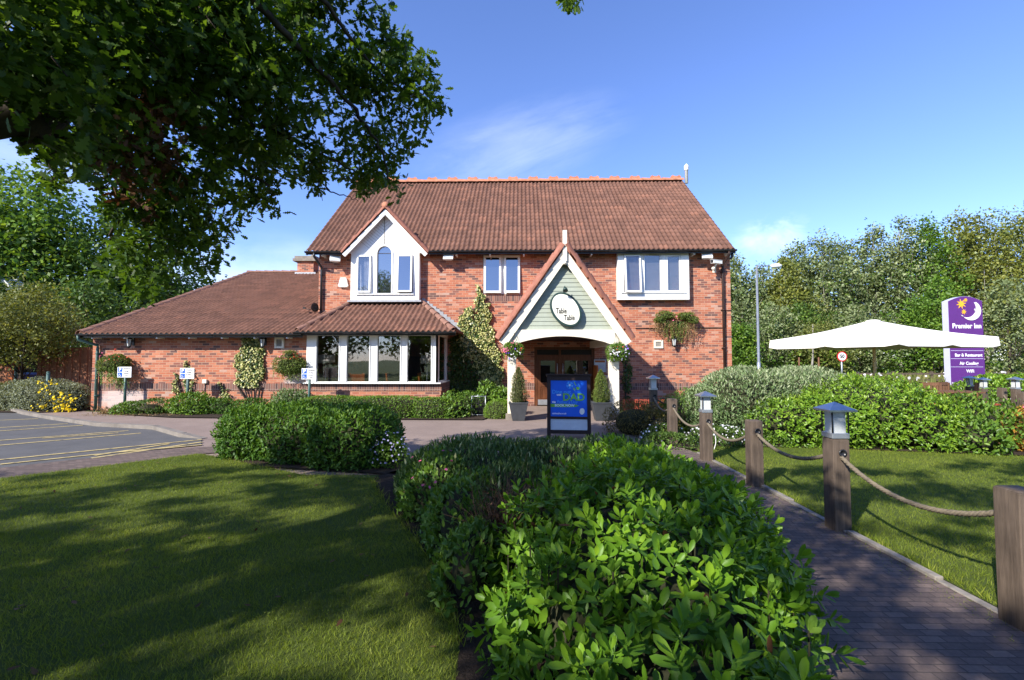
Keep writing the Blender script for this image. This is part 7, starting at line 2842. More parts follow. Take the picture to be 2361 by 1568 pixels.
wall_basket('trailing wall basket with red flowers at the left corner of the wing', 262, 838, YW, [(255, 840, 0.36, 0.22), (275, 836, 0.3, 0.2), (262, 826, 0.3, 0.12)],
            [(252, 845, 0.2, 0.55, 34, 1), (275, 848, 0.16, 0.72, 34, 1), (258, 850, 0.22, 0.5, 24, 0)], 'l_trail', 'l_mid', [(272, 821, 0.16, 18, 'f_red'), (245, 822, 0.1, 6, 'f_pink')])
wall_basket('round bushy wall basket just left of the bay window', 668, 838, YW, [(667, 842, 0.42, 0.28), (655, 840, 0.3, 0.25), (682, 842, 0.3, 0.26), (668, 820, 0.22, 0.16)],
            [(667, 850, 0.26, 0.3, 44, 1), (676, 852, 0.2, 0.35, 18, 0)], 'l_trail', 'l_trail', [(655, 824, 0.08, 7, 'f_pink'), (683, 822, 0.1, 9, 'f_red')])
wall_basket('wide dry trailing wall planter under the right-hand box window', 1556, 742, YM, [(1536, 728, 0.32, 0.14), (1580, 728, 0.3, 0.14), (1520, 738, 0.2, 0.12), (1597, 738, 0.2, 0.12)],
            [(1520, 742, 0.20, 0.36, 34, 2), (1540, 742, 0.2, 0.42, 30, 2), (1560, 740, 0.16, 0.62, 34, 1), (1585, 742, 0.22, 0.40, 30, 2), (1570, 744, 0.2, 0.66, 20, 1), (1540, 748, 0.14, 0.5, 12, 0), (1596, 745, 0.12, 0.7, 10, 2)], 'l_trail', 'l_trail', [(1548, 733, 0.1, 4, 'f_pink')])


def hanging_basket(label, px, py, Y, hook, flowers, seed):
    c = Vector(wallP(px, py, Y))
    t = plant('hanging_basket', label, 'hanging basket', 'hanging baskets on the porch pillars', tuple(c))
    mb = MB()
    mb.lathe([(0.06, -0.16), (0.15, -0.10), (0.19, 0.0), (0.195, 0.005), (0.14, -0.02)], tuple(c), 14)
    mb.build('bowl', M['bark'], t)
    h = Vector(wallP(hook[0], hook[1], Y + 0.05))
    for a in (0.3, 2.4, 4.5):
        mb = MB()
        mb.tube([c + Vector((0.18 * math.cos(a), 0.18 * math.sin(a), 0)), h], 0.004, 4)
        mb.build('chain', M['iron'], t)
    mb = MB()
    mb.tube(smooth_path([h + Vector((0, 0, -0.02)), h + Vector((0, 0.05, 0.04)), h + Vector((0, 0.14, 0.0)), Vector((h.x, YP + 0.11, h.z - 0.12))], 4), 0.009, 5)
    mb.build('bracket', M['iron'], t)
    fo = Fol()
    bush(fo, [(tuple(c), (0.29, 0.27, 0.19)), ((c.x, c.y, c.z + 0.06), (0.22, 0.2, 0.14))], 620, (0.03, 0.055), T_OVAL, 0, 1, lump=0.06, ls=7, layers=(1.08, 0.95, 0.82), up=0.0, seed=seed, ckeep=0.6)
    for k in range(26):
        a = rng.uniform(0, 6.28)
        s0 = np.array(c) + np.array([0.25 * math.cos(a), 0.24 * math.sin(a), -0.05])
        m = 9
        P = s0 + np.stack([np.zeros(m), np.zeros(m), -np.linspace(0, rng.uniform(0.08, 0.22), m)], 1)
        fo.add(P, unit(rdir(m) + np.array([0, 0, -0.5])), rdir(m) + np.array([0, -0.7, 0.3]), rng.uniform(0.025, 0.045, m), T_OVAL, 0)
    fm = []
    for (dx, dz, s, n, f_) in flowers:
        if f_ not in fm:
            fm.append(f_)
        q = np.array([c.x + dx, c.y - 0.24, c.z + dz]) + rng.normal(0, 1, (n, 3)) * np.array([s, 0.07, s * 0.7])
        fo.add(q, rdir(n), rdir(n) * 0.5 + np.array([-0.4, -0.8, 0.5]), rng.uniform(0.028, 0.05, n), T_PETAL, 2 + fm.index(f_))
    fo.build('foliage', [M['l_mid'], M['twig']] + [M[k] for k in fm], t)


hanging_basket('hanging basket with pink flowers on the left porch pillar', 1183, 807, YP - 0.12, (1186, 770), [(-0.2, 0.0, 0.05, 26, 'f_pink'), (-0.03, 0.14, 0.07, 7, 'f_pink'), (0.2, 0.02, 0.04, 4, 'f_red'), (-0.05, -0.06, 0.12, 8, 'f_violet'), (0.02, -0.12, 0.1, 12, 'f_white')], 5)
hanging_basket('hanging basket with white and violet flowers on the right porch pillar', 1424, 812, YP - 0.12, (1420, 772), [(-0.12, 0.0, 0.06, 15, 'f_white'), (0.2, 0.10, 0.05, 6, 'f_violet'), (0.05, -0.1, 0.12, 10, 'f_lilac'), (-0.05, 0.14, 0.06, 5, 'f_red'), (0.1, 0.0, 0.12, 10, 'f_white')], 6)

# ================================================================== TREES
def far_tree(name, label, group, x, y, h, rx, base, mats, leaf, n_cl, per, seed, lean=0.0, trunk=0.16, bark='bark', top_bias=0.0, rz=None, spread=1.0):
    """tapered trunk, limbs, and a crown of leaf clumps with gaps between them"""
    t = plant(name, label, 'tree', group, (x, y, 0))
    r = np.random.default_rng(seed)
    fo = Fol()
    tr = smooth_path([(x, y, 0), (x + lean * 0.3, y, h * 0.35), (x + lean * 0.7, y + 0.1, h * 0.65), (x + lean, y, h * 0.93)], 4)
    fo.tube(tr, list(np.linspace(trunk, trunk * 0.15, len(tr))), 7, 0)
    tips = []
    cz = (h + base) / 2
    hz = (h - base) / 2
    # clump centres through the crown, mostly towards its outside
    q = unit(r.normal(size=(n_cl, 3))) * (r.random((n_cl, 1)) ** 0.42)
    taper = 1.0 - 0.42 * np.clip(q[:, 2:3], -0.2, 1) - top_bias * np.clip(q[:, 2:3], 0, 1)
    ang = np.arctan2(q[:, 1], q[:, 0])
    irr = 1 + 0.22 * np.sin(2 * ang + seed) + 0.16 * np.sin(3 * ang + 7 * q[:, 2] + seed * 2)
    cs = np.stack([x + lean * (0.5 + 0.5 * q[:, 2]) + q[:, 0] * rx * taper[:, 0] * irr, y + q[:, 1] * rx * taper[:, 0] * irr, cz + q[:, 2] * hz], 1)
    for k in range(0, n_cl, max(1, n_cl // 26)):
        c = cs[k]
        f0 = np.clip((c[2] - 0.25 * h) / h, 0.12, 0.85) * r.uniform(0.7, 1.0)
        b0 = np.array(tr[int(f0 * (len(tr) - 1))])
        mid = (b0 + c) / 2 + np.array([0, 0, -0.06 * h * r.random()])
        fo.tube([b0, mid, c], [trunk * 0.3, trunk * 0.2, trunk * 0.06], 4, 0)
    f1 = fo.build('trunk', [M[bark]], t)
    fc = Fol()
    cr = rx * 0.26 * r.uniform(0.6, 1.25, n_cl) * spread
    tone = np.clip(r.normal(0.45, 0.18, n_cl), 0.1, 0.9)
    mi = 0 if len(mats) == 1 else None
    clump(fc, cs, cr, per, leaf, T_QUAD, 0, 0.6, tone, 1.15, 0.8)
    if len(mats) > 1:
        k = r.random(n_cl) < 0.35
        clump(fc, cs[k] + r.normal(0, 0.2, (k.sum(), 3)), cr[k], per // 2, leaf, T_QUAD, 1, 0.6, None, 1.15, 0.8)
    fc.build('crown', [M[m] for m in mats], t)
    return t


def at(px, Y):
    return F(px, 860, Y).x


def top(px, py, Y):
    return F(px, py, Y).z


# left: the trees behind the wing
far_tree('broadleaf_tree', 'large sunlit green tree at the far left, above the small golden tree', None, at(70, 27), 27, top(100, 392, 27), 5.0, 2.0, ['l_green', 'l_deep'], (0.22, 0.38), 330, 40, 11, trunk=0.35)
far_tree('broadleaf_tree', 'dark green tree behind the left end of the wing roof', None, at(265, 29), 29, top(255, 470, 29), 4.4, 1.5, ['l_deep', 'l_green'], (0.2, 0.36), 280, 36, 12, trunk=0.3)
far_tree('broadleaf_tree', 'deep green tree seen just above the wing hip, lower than its neighbours', None, at(372, 31), 31, top(390, 600, 31), 3.4, 1.0, ['l_deep'], (0.2, 0.34), 200, 34, 13, trunk=0.22)
far_tree('broadleaf_tree', 'dark tree at the left edge beyond the floodlight mast', None, at(-90, 25), 25, top(-60, 430, 25), 4.4, 1.2, ['l_deep', 'l_green'], (0.2, 0.36), 240, 36, 14, trunk=0.3)
far_tree('broadleaf_tree', 'shaded low tree between the board fence and the wing roof', None, at(190, 22), 22, top(190, 640, 22), 2.6, 0.8, ['l_deep'], (0.14, 0.26), 190, 36, 15, trunk=0.15)
far_tree('small_tree', 'small golden green tree with a thin trunk in front of the board fence', None, at(48, 15.0), 15.0, top(60, 655, 15.0), 1.85, 1.45, ['l_gold', 'l_birch'], (0.07, 0.13), 240, 50, 16, lean=0.1, trunk=0.07)
far_tree('small_tree', 'golden green tree partly outside the left edge', None, at(-45, 15.3), 15.3, top(-20, 690, 15.3), 1.5, 1.3, ['l_gold'], (0.08, 0.14), 130, 44, 17, trunk=0.06)

# right: the wood across the road
WOOD = [  # px, Y, top py, radius, kind, label
    (1672, 44, 622, 3.2, 'p', 'grey green tree right against the pub corner, left of the street lamp'),
    (1712, 41, 590, 2.6, 'p', 'slim silver green tree between the pub corner and the street lamp'),
    (1768, 43, 612, 2.9, 'p', 'lower silver green tree directly behind the street lamp pole'),
    (1812, 40, 596, 2.4, 'b', 'narrow olive tree just right of the street lamp head'),
    (1848, 43, 552, 2.9, 'p', 'silver green tree in the wood under the small white cloud'),
    (1908, 41, 528, 2.9, 'p', 'tall silver green tree above the left half of the parasol'),
    (1962, 44, 545, 2.8, 'p', 'silver green tree above the parasol, left of its peak'),
    (2020, 42, 516, 2.6, 'p', 'pointed silver green tree above the peak of the parasol'),
    (2078, 41, 498, 2.7, 'p', 'tallest silver green tree between the parasol peak and the dark green tree'),
    (2150, 40, 496, 2.5, 'g', 'fresh dark green tree left of the totem sign'),
    (2215, 41, 482, 2.9, 'b', 'tall olive birch directly behind the totem sign'),
    (2278, 40, 474, 3.0, 'b', 'tall olive birch right of the totem sign'),
    (2330, 42, 480, 3.0, 'p', 'silver green tree near the right edge, beyond the birches'),
    (2392, 38, 470, 3.2, 'b', 'olive birch cut off by the right edge'),
]
for i, (px, Y, py, rx, kd, lb) in enumerate(WOOD):
    mats = {'p': ['l_poplar', 'l_deep'], 'b': ['l_birch', 'l_poplar'], 'g': ['l_green', 'l_deep']}[kd]
    far_tree({'p': 'poplar_tree', 'b': 'birch_tree', 'g': 'broadleaf_tree'}[kd], lb, 'trees of the wood beyond the road', at(px, Y), Y, top(px, py, Y), rx, 2.2, mats, (0.18, 0.32), 300, 26, 40 + i, lean=random.uniform(-0.5, 0.5), trunk=0.16, bark='bark_pale' if kd != 'g' else 'bark', top_bias=0.22)
for i, (px, Y, py, rx, lb) in enumerate(((1700, 33, 742, 1.7, 'bright low tree just right of the pub wall'), (1900, 33, 745, 1.8, 'golden sapling above the left slope of the parasol'),
                                         (1985, 34, 700, 2.4, 'low silver tree close behind the parasol canopy'), (2110, 33, 690, 2.2, 'low green tree above the right slope of the parasol'),
                                         (2330, 31, 640, 2.6, 'bushy silver tree filling the space right of the totem sign'), (2170, 33, 640, 1.9, 'bright green young tree touching the left edge of the totem sign'),
                                         (1790, 35, 700, 2.4, 'low silver tree to the right of the lamp pole'), (1860, 36, 690, 2.2, 'dark understorey tree above the left corner of the parasol'))):
    far_tree('young_tree', lb, 'young trees at the edge of the wood', at(px, Y), Y, top(px, py, Y), rx, 0.6, [['l_green', 'l_deep'], ['l_gold', 'l_green'], ['l_poplar', 'l_deep'], ['l_green', 'l_deep'], ['l_poplar', 'l_birch'], ['l_green'], ['l_poplar', 'l_deep'], ['l_deep', 'l_green']][i], (0.14, 0.26), 190, 30, 70 + i, trunk=0.1)
# dense undergrowth along the foot of the wood, and the tall meadow grass in front of it
fo = Fol()
cs = []
for k in range(560):
    x = rng.uniform(14, 62)
    y = rng.uniform(33, 46)
    cs.append((x, y, abs(rng.normal(0.5, 1.1)) + 0.2))
clump(fo, np.array(cs), rng.uniform(0.7, 1.4, len(cs)), 34, (0.18, 0.34), T_QUAD, 0, 0.5, np.clip(rng.normal(0.4, 0.2, len(cs)), 0, 1), 1.15, 0.8)
cs = np.stack([rng.uniform(11, 64, 700), rng.uniform(44, 56, 700), rng.uniform(0.5, 7.0, 700)], 1)
clump(fo, cs, 1.5, 20, (0.3, 0.5), T_QUAD, 1, 0.5, None, 1.2, 0.8)
o = fo.build('undergrowth', [M['l_green'], M['l_deep']])
tag(o, 'dense green bushes and shade under the wood beyond the road', 'undergrowth', None, 'stuff')
fo = Fol()
n = 16000
x = rng.uniform(9, 52, n)
y = rng.uniform(16.5, 33, n)
P = np.stack([x, y, np.zeros(n)], 1)
hgt = (0.35 + 0.35 * (0.5 + 0.5 * lumps(P, 0.5, 5))) * rng.uniform(0.6, 1.3, n) * np.clip((y - 15.5) / 4, 0.4, 1.3)
fo.add(P, unit(rdir(n) * 0.35 + np.array([0, 0, 1])), rdir(n), hgt, T_BLADE, 0, np.clip(0.5 + 0.35 * lumps(P, 0.6, 8) + rng.normal(0, 0.18, n), 0, 1), 1.6)
wf = rng.random(n) < 0.05
fo.add(P[wf] + np.stack([np.zeros(wf.sum()), np.zeros(wf.sum()), hgt[wf] * 0.95], 1), rdir(wf.sum()), rdir(wf.sum()) + np.array([0, -0.6, 0.8]), rng.uniform(0.06, 0.14, wf.sum()), T_PETAL, 1)
o = fo.build('meadow_grass', [M['l_straw'], M['f_white']])
tag(o, 'tall pale meadow grass with white flower heads before the wood', 'grass', None, 'stuff')
# low green band of hedge plants behind the beer garden
for i, (px, Y, w, h, m, lb) in enumerate(((1730, 18, 2.0, 0.75, 'l_bright', 'low bright shrubs behind the grey hedge by the pub corner'), (2330, 17.5, 2.2, 0.95, 'l_bright', 'low bright green shrub behind the far lantern posts'),)):
    x = at(px, Y)
    t = plant('shrub', lb, 'shrub', None, (x, Y, 0))
    fo = Fol()
    bush(fo, [((x, Y, h * 0.45), (w, 0.8, h * 0.6))], 150, (0.08, 0.15), T_OVAL, 0, 1, lump=0.15, ls=2, seed=300 + i, ckeep=0.75)
    fo.build('foliage', [M[m], M['twig']], t)
# young staked birch
x = at(1868, 24)
t = plant('birch_sapling', 'young staked birch with a white trunk under the left side of the parasol', 'tree', None, (x, 24, 0))
fo = Fol()
fo.tube(smooth_path([(x, 24, 0), (x + 0.06, 24, 0.9), (x + 0.16, 24, 1.8), (x + 0.2, 24, 3.4)], 5), [0.05] * 10 + [0.03] * 6, 7, 0)
fo.build('trunk', [M['bark_pale']], t)
fo = Fol()
cs = np.array([x + 0.2, 24, 3.1]) + rng.normal(0, 1, (60, 3)) * np.array([0.45, 0.45, 0.55])
clump(fo, cs, 0.25, 20, (0.06, 0.11), T_QUAD, 0)
fo.build('crown', [M['l_gold']], t)
for dx in (-0.55, 0.45):
    mb = MB()
    mb.tube([(x + dx, 24, 0), (x + dx, 24, 1.7)], 0.04, 6)
    tag(mb.build('tree_stake', M['furniture']), 'brown stake %s the young white birch trunk' % ('left of' if dx < 0 else 'right of'), 'stake', 'stakes of the young birch')
# trees across the car park behind the viewer: seen mirrored in the panes
for i, (x, y, h, r_) in enumerate(((-22, -22, 8, 4.5), (-12, -28, 8.5, 5.0), (-2, -26, 7.5, 4.5), (9, -30, 9, 5.2), (20, -26, 8, 4.6))):
    far_tree('broadleaf_tree', ['green tree across the car park, farthest left in the mirrored view', 'round tree mirrored in the bay panes', 'low tree mirrored in the middle bay pane', 'tall tree mirrored in the upper windows', 'green tree mirrored farthest right'][i], 'trees across the car park', x, y, h, r_, 0.8, ['l_deep'], (0.4, 0.7), 130, 22, 90 + i, trunk=0.25)

# ------------------------------------------------ the oak that overhangs the lawn
OX, OY = -7.2, -2.6
oak = plant('oak_tree', 'large overhanging oak with lobed leaves filling the top left of the photo', 'tree', None, (OX, OY, 0))
VIS = [(-120, -140), (700, -140), (880, -60), (905, 0), (942, 55), (990, 130), (1004, 185), (1030, 215), (1034, 250), (1000, 278), (975, 330), (930, 370), (912, 400), (932, 440), (915, 462), (872, 424), (812, 446), (775, 405), (725, 392), (700, 420), (688, 470), (640, 485), (600, 466), (575, 500), (552, 520), (545, 545), (505, 560), (512, 600), (470, 640), (430, 610), (402, 590), (385, 640), (352, 692), (318, 690), (282, 650), (236, 640), (228, 600), (262, 580), (272, 540), (262, 490), (285, 462), (262, 430), (200, 400), (150, 345), (110, 330), (0, 315), (-120, 330)]
HANG = [[(95, 325), (140, 330), (150, 360), (110, 372)], [(100, 385), (140, 380), (142, 420), (108, 428)], [(60, 322), (110, 328), (100, 350)], [(240, 470), (270, 465), (268, 500), (246, 500)], [(820, 415), (850, 405), (850, 440), (830, 445)], [(700, 395), (745, 392), (740, 440), (715, 445)], [(1300, -10), (1345, -10), (1330, 12), (1305, 8)]]
SKYGAP = [((20, 45), (55, 32)), ((75, 62), (35, 18)), ((345, 60), (30, 16)), ((590, 285), (28, 34)), ((455, 245), (26, 16)), ((410, 495), (25, 14)), ((540, 400), (24, 13)), ((160, 40), (20, 10)), ((480, 215), (16, 12)), ((620, 300), (16, 14)), ((690, 430), (22, 14)), ((100, 150), (26, 8)), ((745, 300), (20, 10)), ((860, 120), (22, 10)), ((905, 330), (20, 8)), ((600, 20), (20, 10)), ((290, 205), (22, 9))]
fo = Fol()


def oak_depth(x, y):
    d = 3.0 + 2.6 * np.clip((x - 0) / 900, 0, 1) + 1.6 * np.clip((y - 150) / 500, 0, 1)
    return d


def into_world(x, y, d):
    x, y, d = np.broadcast_arrays(np.asarray(x, float), y, d)
    r, u = (x - CX) / FPX, -(y - CY) / FPX
    f = math.cos(PITCH) - math.sin(PITCH) * u
    z = math.sin(PITCH) + math.cos(PITCH) * u
    X = r * math.cos(YAW) - f * math.sin(YAW)
    Y = r * math.sin(YAW) + f * math.cos(YAW)
    return np.stack([X * d / Y, d, CAM_H + z * d / Y], 1)


n = 760
x, y = rng.uniform(-150, 1060, n), rng.uniform(-150, 700, n)
k = inpoly(x, y, VIS)
x, y = x[k], y[k]
d = oak_depth(x, y) + rng.uniform(-0.8, 0.9, len(x))
# each spray: a twig carrying several tufts of leaves
SP = into_world(x, y, d)
tw = rdir(len(SP)) * np.array([1, 1, 0.6]) + np.array([0.35, 0.3, -0.25])
OC = (SP[:, None, :] + tw[:, None, :] * np.linspace(-0.28, 0.28, 8)[None, :, None] + rng.normal(0, 0.07, (len(SP), 8, 3))).reshape(-1, 3)
x, y, pf_ = proj(OC)
k = inpoly(x, y, VIS) & (pf_ > 1.5)
for (c, e) in SKYGAP:
    k &= ((x - c[0]) / e[0]) ** 2 + ((y - c[1]) / e[1]) ** 2 > 1.0
k &= ((x - 30) / 150) ** 2 + ((y - 276) / 36) ** 2 > 1
dmax = (9.8) / (1 + 1.075 * np.maximum(828 - y, 0) / FPX)
k &= OC[:, 1] < dmax
OC = OC[k]
nl_ = 10
clump(fo, OC, rng.uniform(0.08, 0.15, len(OC)), nl_, (0.080, 0.125), T_OAK, 0, 0.55, np.clip(rng.normal(0.45, 0.22, len(OC)), 0, 1))
for i in range(0, len(SP), 2):
    ex_, ey_, _ = proj(np.array([SP[i] - tw[i] * 0.32, SP[i] + tw[i] * 0.32]))
    if not inpoly(ex_, ey_, VIS).all():
        continue
    fo.tube([SP[i] - tw[i] * 0.3, SP[i], SP[i] + tw[i] * 0.3], [0.006, 0.004, 0.002], 3, 2)
hc = []
for pl in HANG:
    xs, ys = [p[0] for p in pl], [p[1] for p in pl]
    q = rng.uniform(0, 1, (26, 2))
    xx, yy = min(xs) + q[:, 0] * (max(xs) - min(xs)), min(ys) + q[:, 1] * (max(ys) - min(ys))
    kk = inpoly(xx, yy, pl)
    xx, yy = xx[kk], yy[kk]
    hc.append(into_world(xx, yy, oak_depth(xx, yy) + rng.uniform(-0.3, 0.3, len(xx))))
hc = np.concatenate(hc)
clump(fo, hc, 0.09, 8, (0.07, 0.10), T_OAK, 0, 0.55)
# withered leaves in one place
q = rng.normal(0, 1, (60, 2)) * np.array([48, 52]) + np.array([340, 350])
wc = into_world(q[:, 0], q[:, 1], oak_depth(q[:, 0], q[:, 1]) - 0.75)
clump(fo, wc, 0.10, 8, (0.07, 0.10), T_OAK, 1, 0.5)
# rest of the crown behind the viewer: unseen tufts shaped to shade the lawn
LIT = [  # gaps left for sun patches: photo pixel, height, half-width and half-depth in metres
    (560, 1425, 0, .34, .26), (700, 1500, 0, .30, .17), (880, 1465, 0, .36, .22), (1000, 1530, 0, .26, .2), (905, 1340, 0, .20, .24), 
    (1180, 1390, 0.5, .26, .22),
    (1440, 1270, 0.7, .30, .26), (1180, 1260, 0.5, .26, .24), (1560, 1050, 0.55, .35, .3), (1180, 1330, 0.45, .22, .24), (1500, 1200, 0.68, .24, .2), (1660, 1300, .7, .2, .18), (1500, 1540, .4, .2, .2), (1770, 1390, .5, .2, .2), (1330, 1060, .5, .3, .25), (1000, 1080, .5, .25, .25),
    (1910, 1340, 0, .16, .2), (2130, 1400, 0, .13, .10), (2100, 1530, 0, .15, .11), (1960, 1290, 0, .12, .10), 
    (2200, 1290, 0, .42, .25), (2240, 1350, 0, .4, .22), (2060, 1200, 0, .4, .25), (2080, 1260, 0, .3, .25), (1985, 1165, 0, .3, .25), (2180, 1180, 0, .5, .25), (1790, 1105, 0, .5, .3), (2000, 1110, 0, .6, .3), (1830, 1150, 0, .3, .25), (2330, 1240, 0, .3, .25), (2300, 1390, 0, .3, .22), (2300, 1120, 0, .5, .3)]
rl = np.random.default_rng(5)
for k in range(44):
    LIT.append((rl.uniform(-20, 860), 1085 + abs(rl.normal(0, 85)), 0, rl.uniform(0.14, 0.48), rl.uniform(0.05, 0.14)))
n = 26000
gx, gy = rng.uniform(-12, 8.5, n), rng.uniform(-2.0, 7.4, n)
hh = rng.uniform(4.2, 8.2, n)
P0 = np.stack([gx, gy, np.zeros(n)], 1)
ppx, ppy, pf = proj(P0)
edge = 6.25 + 0.9 * np.exp(-((gx - 2.2) / 0.9) ** 2) + 0.55 * lumps(P0, 0.9, 4) - 0.10 * np.clip(-gx - 5, 0, 9) + 0.20 * np.clip(gx - 1, 0, 6) + 1.25 * np.exp(-((gx + 2.7) / 1.25) ** 2)
k = gy < edge
for (lx_, ly_, lz_, ea, eb) in LIT:
    q = G(lx_, ly_, lz_)
    k &= ((gx - q.x - 0.95 / 0.93 * lz_) / (ea + 0.04)) ** 2 + ((gy - q.y - 1.0 / 0.93 * lz_) / (eb + 0.04)) ** 2 > 1.0
# broken dapples on the right-hand lawn and along the far edge of the shade
an = lumps(np.stack([gx * 1.1, gy * 2.6, np.zeros(n)], 1), 1.5, 6)
k &= ~((gx > 3.05) & (gy > 2.4) & (an > 0.16))
k &= ~((gy > 5.2) & (gx > -6) & (an > 0.34))
gx, gy, hh = gx[k], gy[k], hh[k]
SH = np.stack([gx - 0.95 / 0.93 * hh, gy - 1.0 / 0.93 * hh, hh], 1)
# nothing new may hang into the open sky of the view
sx, sy, sf = proj(SH)
seen = (sf > 0.1) & (sx > -60) & (sx < 2420) & (sy > -60) & (sy < 1630)
SH = SH[~seen]
clump(fo, SH, rng.uniform(0.08, 0.15, len(SH)), 7, (0.085, 0.13), T_PENT, 0, 0.5, None, 0.62)
fo.build('crown', [M['l_oak'], M['l_oakb'], M['bark']], oak)
fb = Fol()
fb.tube(smooth_path([(OX, OY, -0.1), (OX + 0.05, OY, 1.2), (OX + 0.15, OY + 0.2, 2.6), (OX - 0.1, OY + 0.1, 4.6), (OX + 0.2, OY - 0.6, 7.2)], 5), list(np.linspace(0.52, 0.16, 21)), 14, 0)
fb.build('trunk', [M['bark']], oak)


def limb(pts, r0, r1, lead=None):
    P = [Vector(lead)] if lead else []
    for (x, y, d) in pts:
        P.append(Vector(into_world(np.array([x]), np.array([y]), d)[0]))
    sp = smooth_path(P, 6)
    fb = Fol()
    # a little natural kinking
    jit = [p + Vector(rng.normal(0, 0.012 if r0 < 0.1 else 0.006, 3)) for p in sp]
    fb.tube(jit, list(np.linspace(r0, r1, len(jit))), 8, 0)
    fb.build('limb', [M['bark']], oak)


limb([(-420, 320, 2.5), (-150, 292, 2.9), (20, 276, 3.0), (110, 272, 3.15), (170, 215, 3.5), (330, 205, 4.0), (480, 330, 4.7), (620, 430, 5.3)], 0.17, 0.015, (OX + 0.1, OY + 0.2, 2.7))
limb([(-200, 180, 2.8), (0, 185, 3.2), (150, 190, 3.6), (280, 130, 3.8), (420, 200, 4.2), (560, 275, 4.8), (700, 335, 5.3), (815, 395, 5.5)], 0.08, 0.008, (OX + 0.2, OY + 0.4, 3.6))
limb([(300, -240, 3.2), (500, -100, 3.6), (640, 60, 4.0), (760, 180, 4.6), (830, 270, 5.0), (878, 350, 5.2), (900, 420, 5.4)], 0.05, 0.008, (OX + 0.4, OY, 5.0))
limb([(520, -220, 3.6), (700, -60, 4.0), (800, 80, 4.6), (900, 190, 5.0), (1000, 235, 5.2)], 0.04, 0.006, (OX + 0.4, OY, 5.4))
limb([(60, 320, 3.2), (200, 330, 3.6), (300, 430, 4.4), (340, 540, 5.4), (350, 650, 5.8)], 0.06, 0.010, tuple(into_world(np.array([100.0]), np.array([270.0]), 3.05)[0]))
limb([(290, 435, 4.4), (265, 520, 5.0), (258, 560, 5.3), (300, 600, 5.6)], 0.022, 0.006)
limb([(330, 300, 4.2), (430, 420, 5.0), (450, 540, 5.6), (470, 620, 5.9)], 0.03, 0.006)
limb([(700, 350, 5.3), (745, 405, 5.5), (760, 440, 5.5), (800, 452, 5.5), (826, 462, 5.6)], 0.014, 0.003)
limb([(745, 405, 5.5), (735, 430, 5.5), (746, 462, 5.5)], 0.009, 0.003)
limb([(95, 300, 3.2), (140, 340, 3.3), (170, 330, 3.4)], 0.010, 0.004)
limb([(150, 310, 3.3), (125, 350, 3.3), (120, 400, 3.35), (128, 425, 3.4)], 0.008, 0.003)
limb([(205, 437, 4.0), (235, 432, 4.1), (262, 425, 4.2)], 0.010, 0.004)
limb([(0, 75, 2.9), (70, 90, 3.0), (130, 55, 3.1), (200, 30, 3.2)], 0.014, 0.006)

# ================================================================== GRASS
fo = Fol()


def turf(poly, dens, x0, x1, y0, y1, h0, h1):
    n = int((x1 - x0) * (y1 - y0) * dens)
    X, Y = rng.uniform(x0, x1, n), rng.uniform(y0, y1, n)
    k = inpoly(X, Y, poly)
    X, Y = X[k], Y[k]
    px, py, pf = proj(np.stack([X, Y, np.zeros(len(X))], 1))
    k = (pf > 0.3) & (px > -40) & (px < 2400) & (py < 1640)
    X, Y = X[k], Y[k]
    n = len(X)
    P = np.stack([X, Y, np.full(n, 0.028)], 1)
    tone = np.clip(0.42 + 0.28 * lumps(P, 2.2, 2) + 0.12 * lumps(P, 9, 3) + rng.normal(0, 0.18, n), 0, 1)
    fo.add(P, unit(rdir(n) * 0.55 + np.array([0, 0, 0.8])), rdir(n), rng.uniform(h0, h1, n), T_BLADE, 0, tone, 1.05)


turf(lawn_l, 8000, -9, 0.2, 1.7, 4.2, 0.018, 0.042)
turf(lawn_l, 4200, -12, -0.5, 4.2, 7.6, 0.02, 0.042)
turf(lawn_r, 6500, 3.02, 6.5, 2.2, 4.6, 0.018, 0.042)
turf(lawn_r, 3800, 3.02, 10, 4.6, 8.6, 0.02, 0.042)
# longer tufts along the bed and path edges
n = 900
e_ = np.array(gp((490, 1056), (700, 1100), (860, 1108), (872, 1140), (905, 1190), (960, 1250), (1000, 1320), (1040, 1420), (1060, 1500)))
ii = rng.integers(0, len(e_) - 1, n)
tt = rng.random((n, 1))
P = e_[ii] * (1 - tt) + e_[ii + 1] * tt + rng.normal(0, 0.03, (n, 2))
fo.add(np.concatenate([P, np.full((n, 1), 0.03)], 1), unit(rdir(n) * 0.5 + np.array([0, 0, 0.8])), rdir(n), rng.uniform(0.03, 0.085, n), T_BLADE, 0)
n = 1600
P = np.stack([3.03 + np.abs(rng.normal(0, 0.03, n)), rng.uniform(1.5, 8, n), np.full(n, 0.03)], 1)
fo.add(P, unit(rdir(n) * 0.5 + np.array([-0.15, 0, 0.8])), rdir(n), rng.uniform(0.03, 0.08, n), T_BLADE, 0)
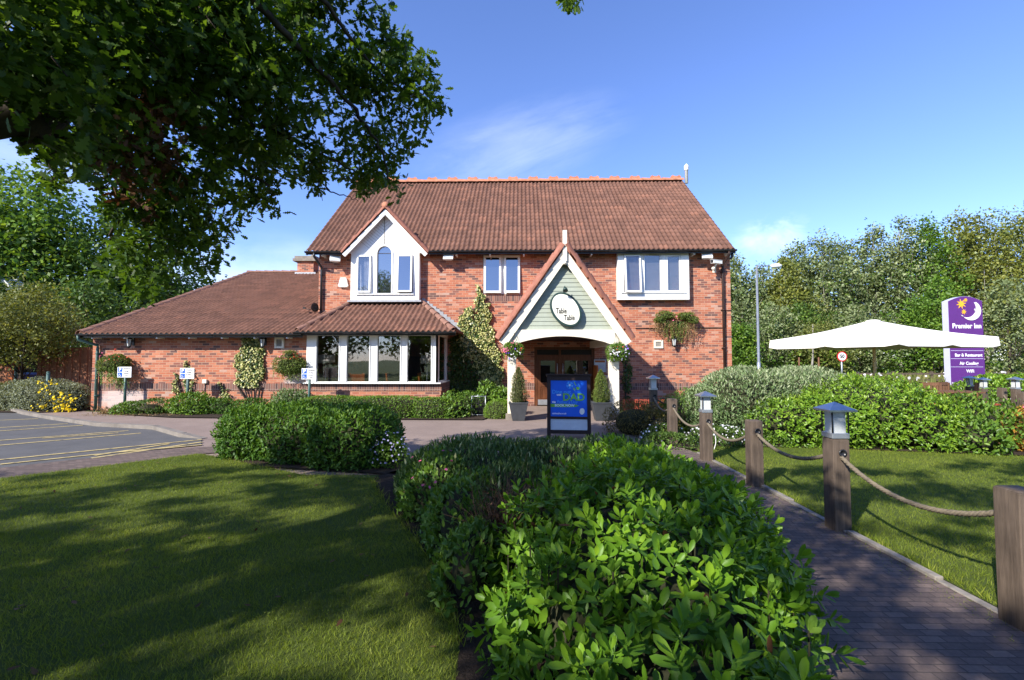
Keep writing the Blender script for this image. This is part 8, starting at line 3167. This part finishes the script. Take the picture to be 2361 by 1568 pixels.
# clover patches and moss in the path's joints
for k in range(12):
    cx_, cy_ = rng.uniform(-6, -0.4), rng.uniform(2.2, 6.6)
    m = 70
    X, Y = cx_ + rng.normal(0, 0.16, m), cy_ + rng.normal(0, 0.10, m)
    kk = inpoly(X, Y, lawn_l)
    X, Y = X[kk], Y[kk]
    fo.add(np.stack([X, Y, np.full(len(X), 0.05)], 1), rdir(len(X)) * np.array([1, 1, 0.3]), rdir(len(X)) * 0.4 + np.array([0, 0, 1]), rng.uniform(0.007, 0.013, len(X)), T_PENT, 0, None, 0.9)
n = 1500
P = np.stack([2.95 - np.abs(rng.normal(0, 0.10, n)), rng.uniform(1.6, 7.5, n), np.full(n, 0.026)], 1)
fo.add(P, unit(rdir(n) * 0.8 + np.array([0, 0, 0.6])), rdir(n), rng.uniform(0.008, 0.03, n), T_BLADE, 0)
tag(fo.build('grass', [M['l_blade'], M['l_mid']]), 'short mown grass of the two lawns', 'grass', None, 'stuff')
# fallen leaves and bark chips
fo = Fol()
n = 300
X, Y = rng.uniform(-6, 0.2, n), rng.uniform(1.8, 7.2, n)
k = inpoly(X, Y, lawn_l)
P = np.stack([X[k], Y[k], np.full(k.sum(), 0.055)], 1)
fo.add(P[:110], unit(rdir(len(P[:110])) * np.array([1, 1, 0.25])), rdir(len(P[:110])) * 0.3 + np.array([0, 0, 1]), rng.uniform(0.03, 0.06, len(P[:110])), T_OAK, 0)
n = 2600
X, Y = rng.uniform(-1.6, 1.4, n), rng.uniform(1.6, 7, n)
k = inpoly(X, Y, bed_f)
P = np.stack([X[k], Y[k], np.full(k.sum(), 0.038)], 1)
m = len(P)
fo.add(P, unit(rdir(m) * np.array([1, 1, 0.3])), rdir(m) * 0.5 + np.array([0, 0, 1]), rng.uniform(0.015, 0.05, m), T_QUAD, 1)
n = 500
P = np.stack([rng.uniform(-12.4, -9.3, n), rng.uniform(12.6, 13.3, n), np.full(n, 0.04)], 1)
fo.add(P, unit(rdir(n) * np.array([1, 1, 0.3])), rdir(n) * 0.5 + np.array([0, 0, 1]), rng.uniform(0.03, 0.07, n), T_QUAD, 2)
tag(fo.build('leaf_litter', [M['l_oakb'], leaf_mat('bark chip', G3((0.03, 0.018, 0.012), (0.07, 0.042, 0.028), (0.16, 0.11, 0.075)), 0.9, 0.1, 0.0), M['l_dry']]), 'fallen leaves and bark chips scattered on the lawn and beds', 'leaf litter', None, 'stuff')
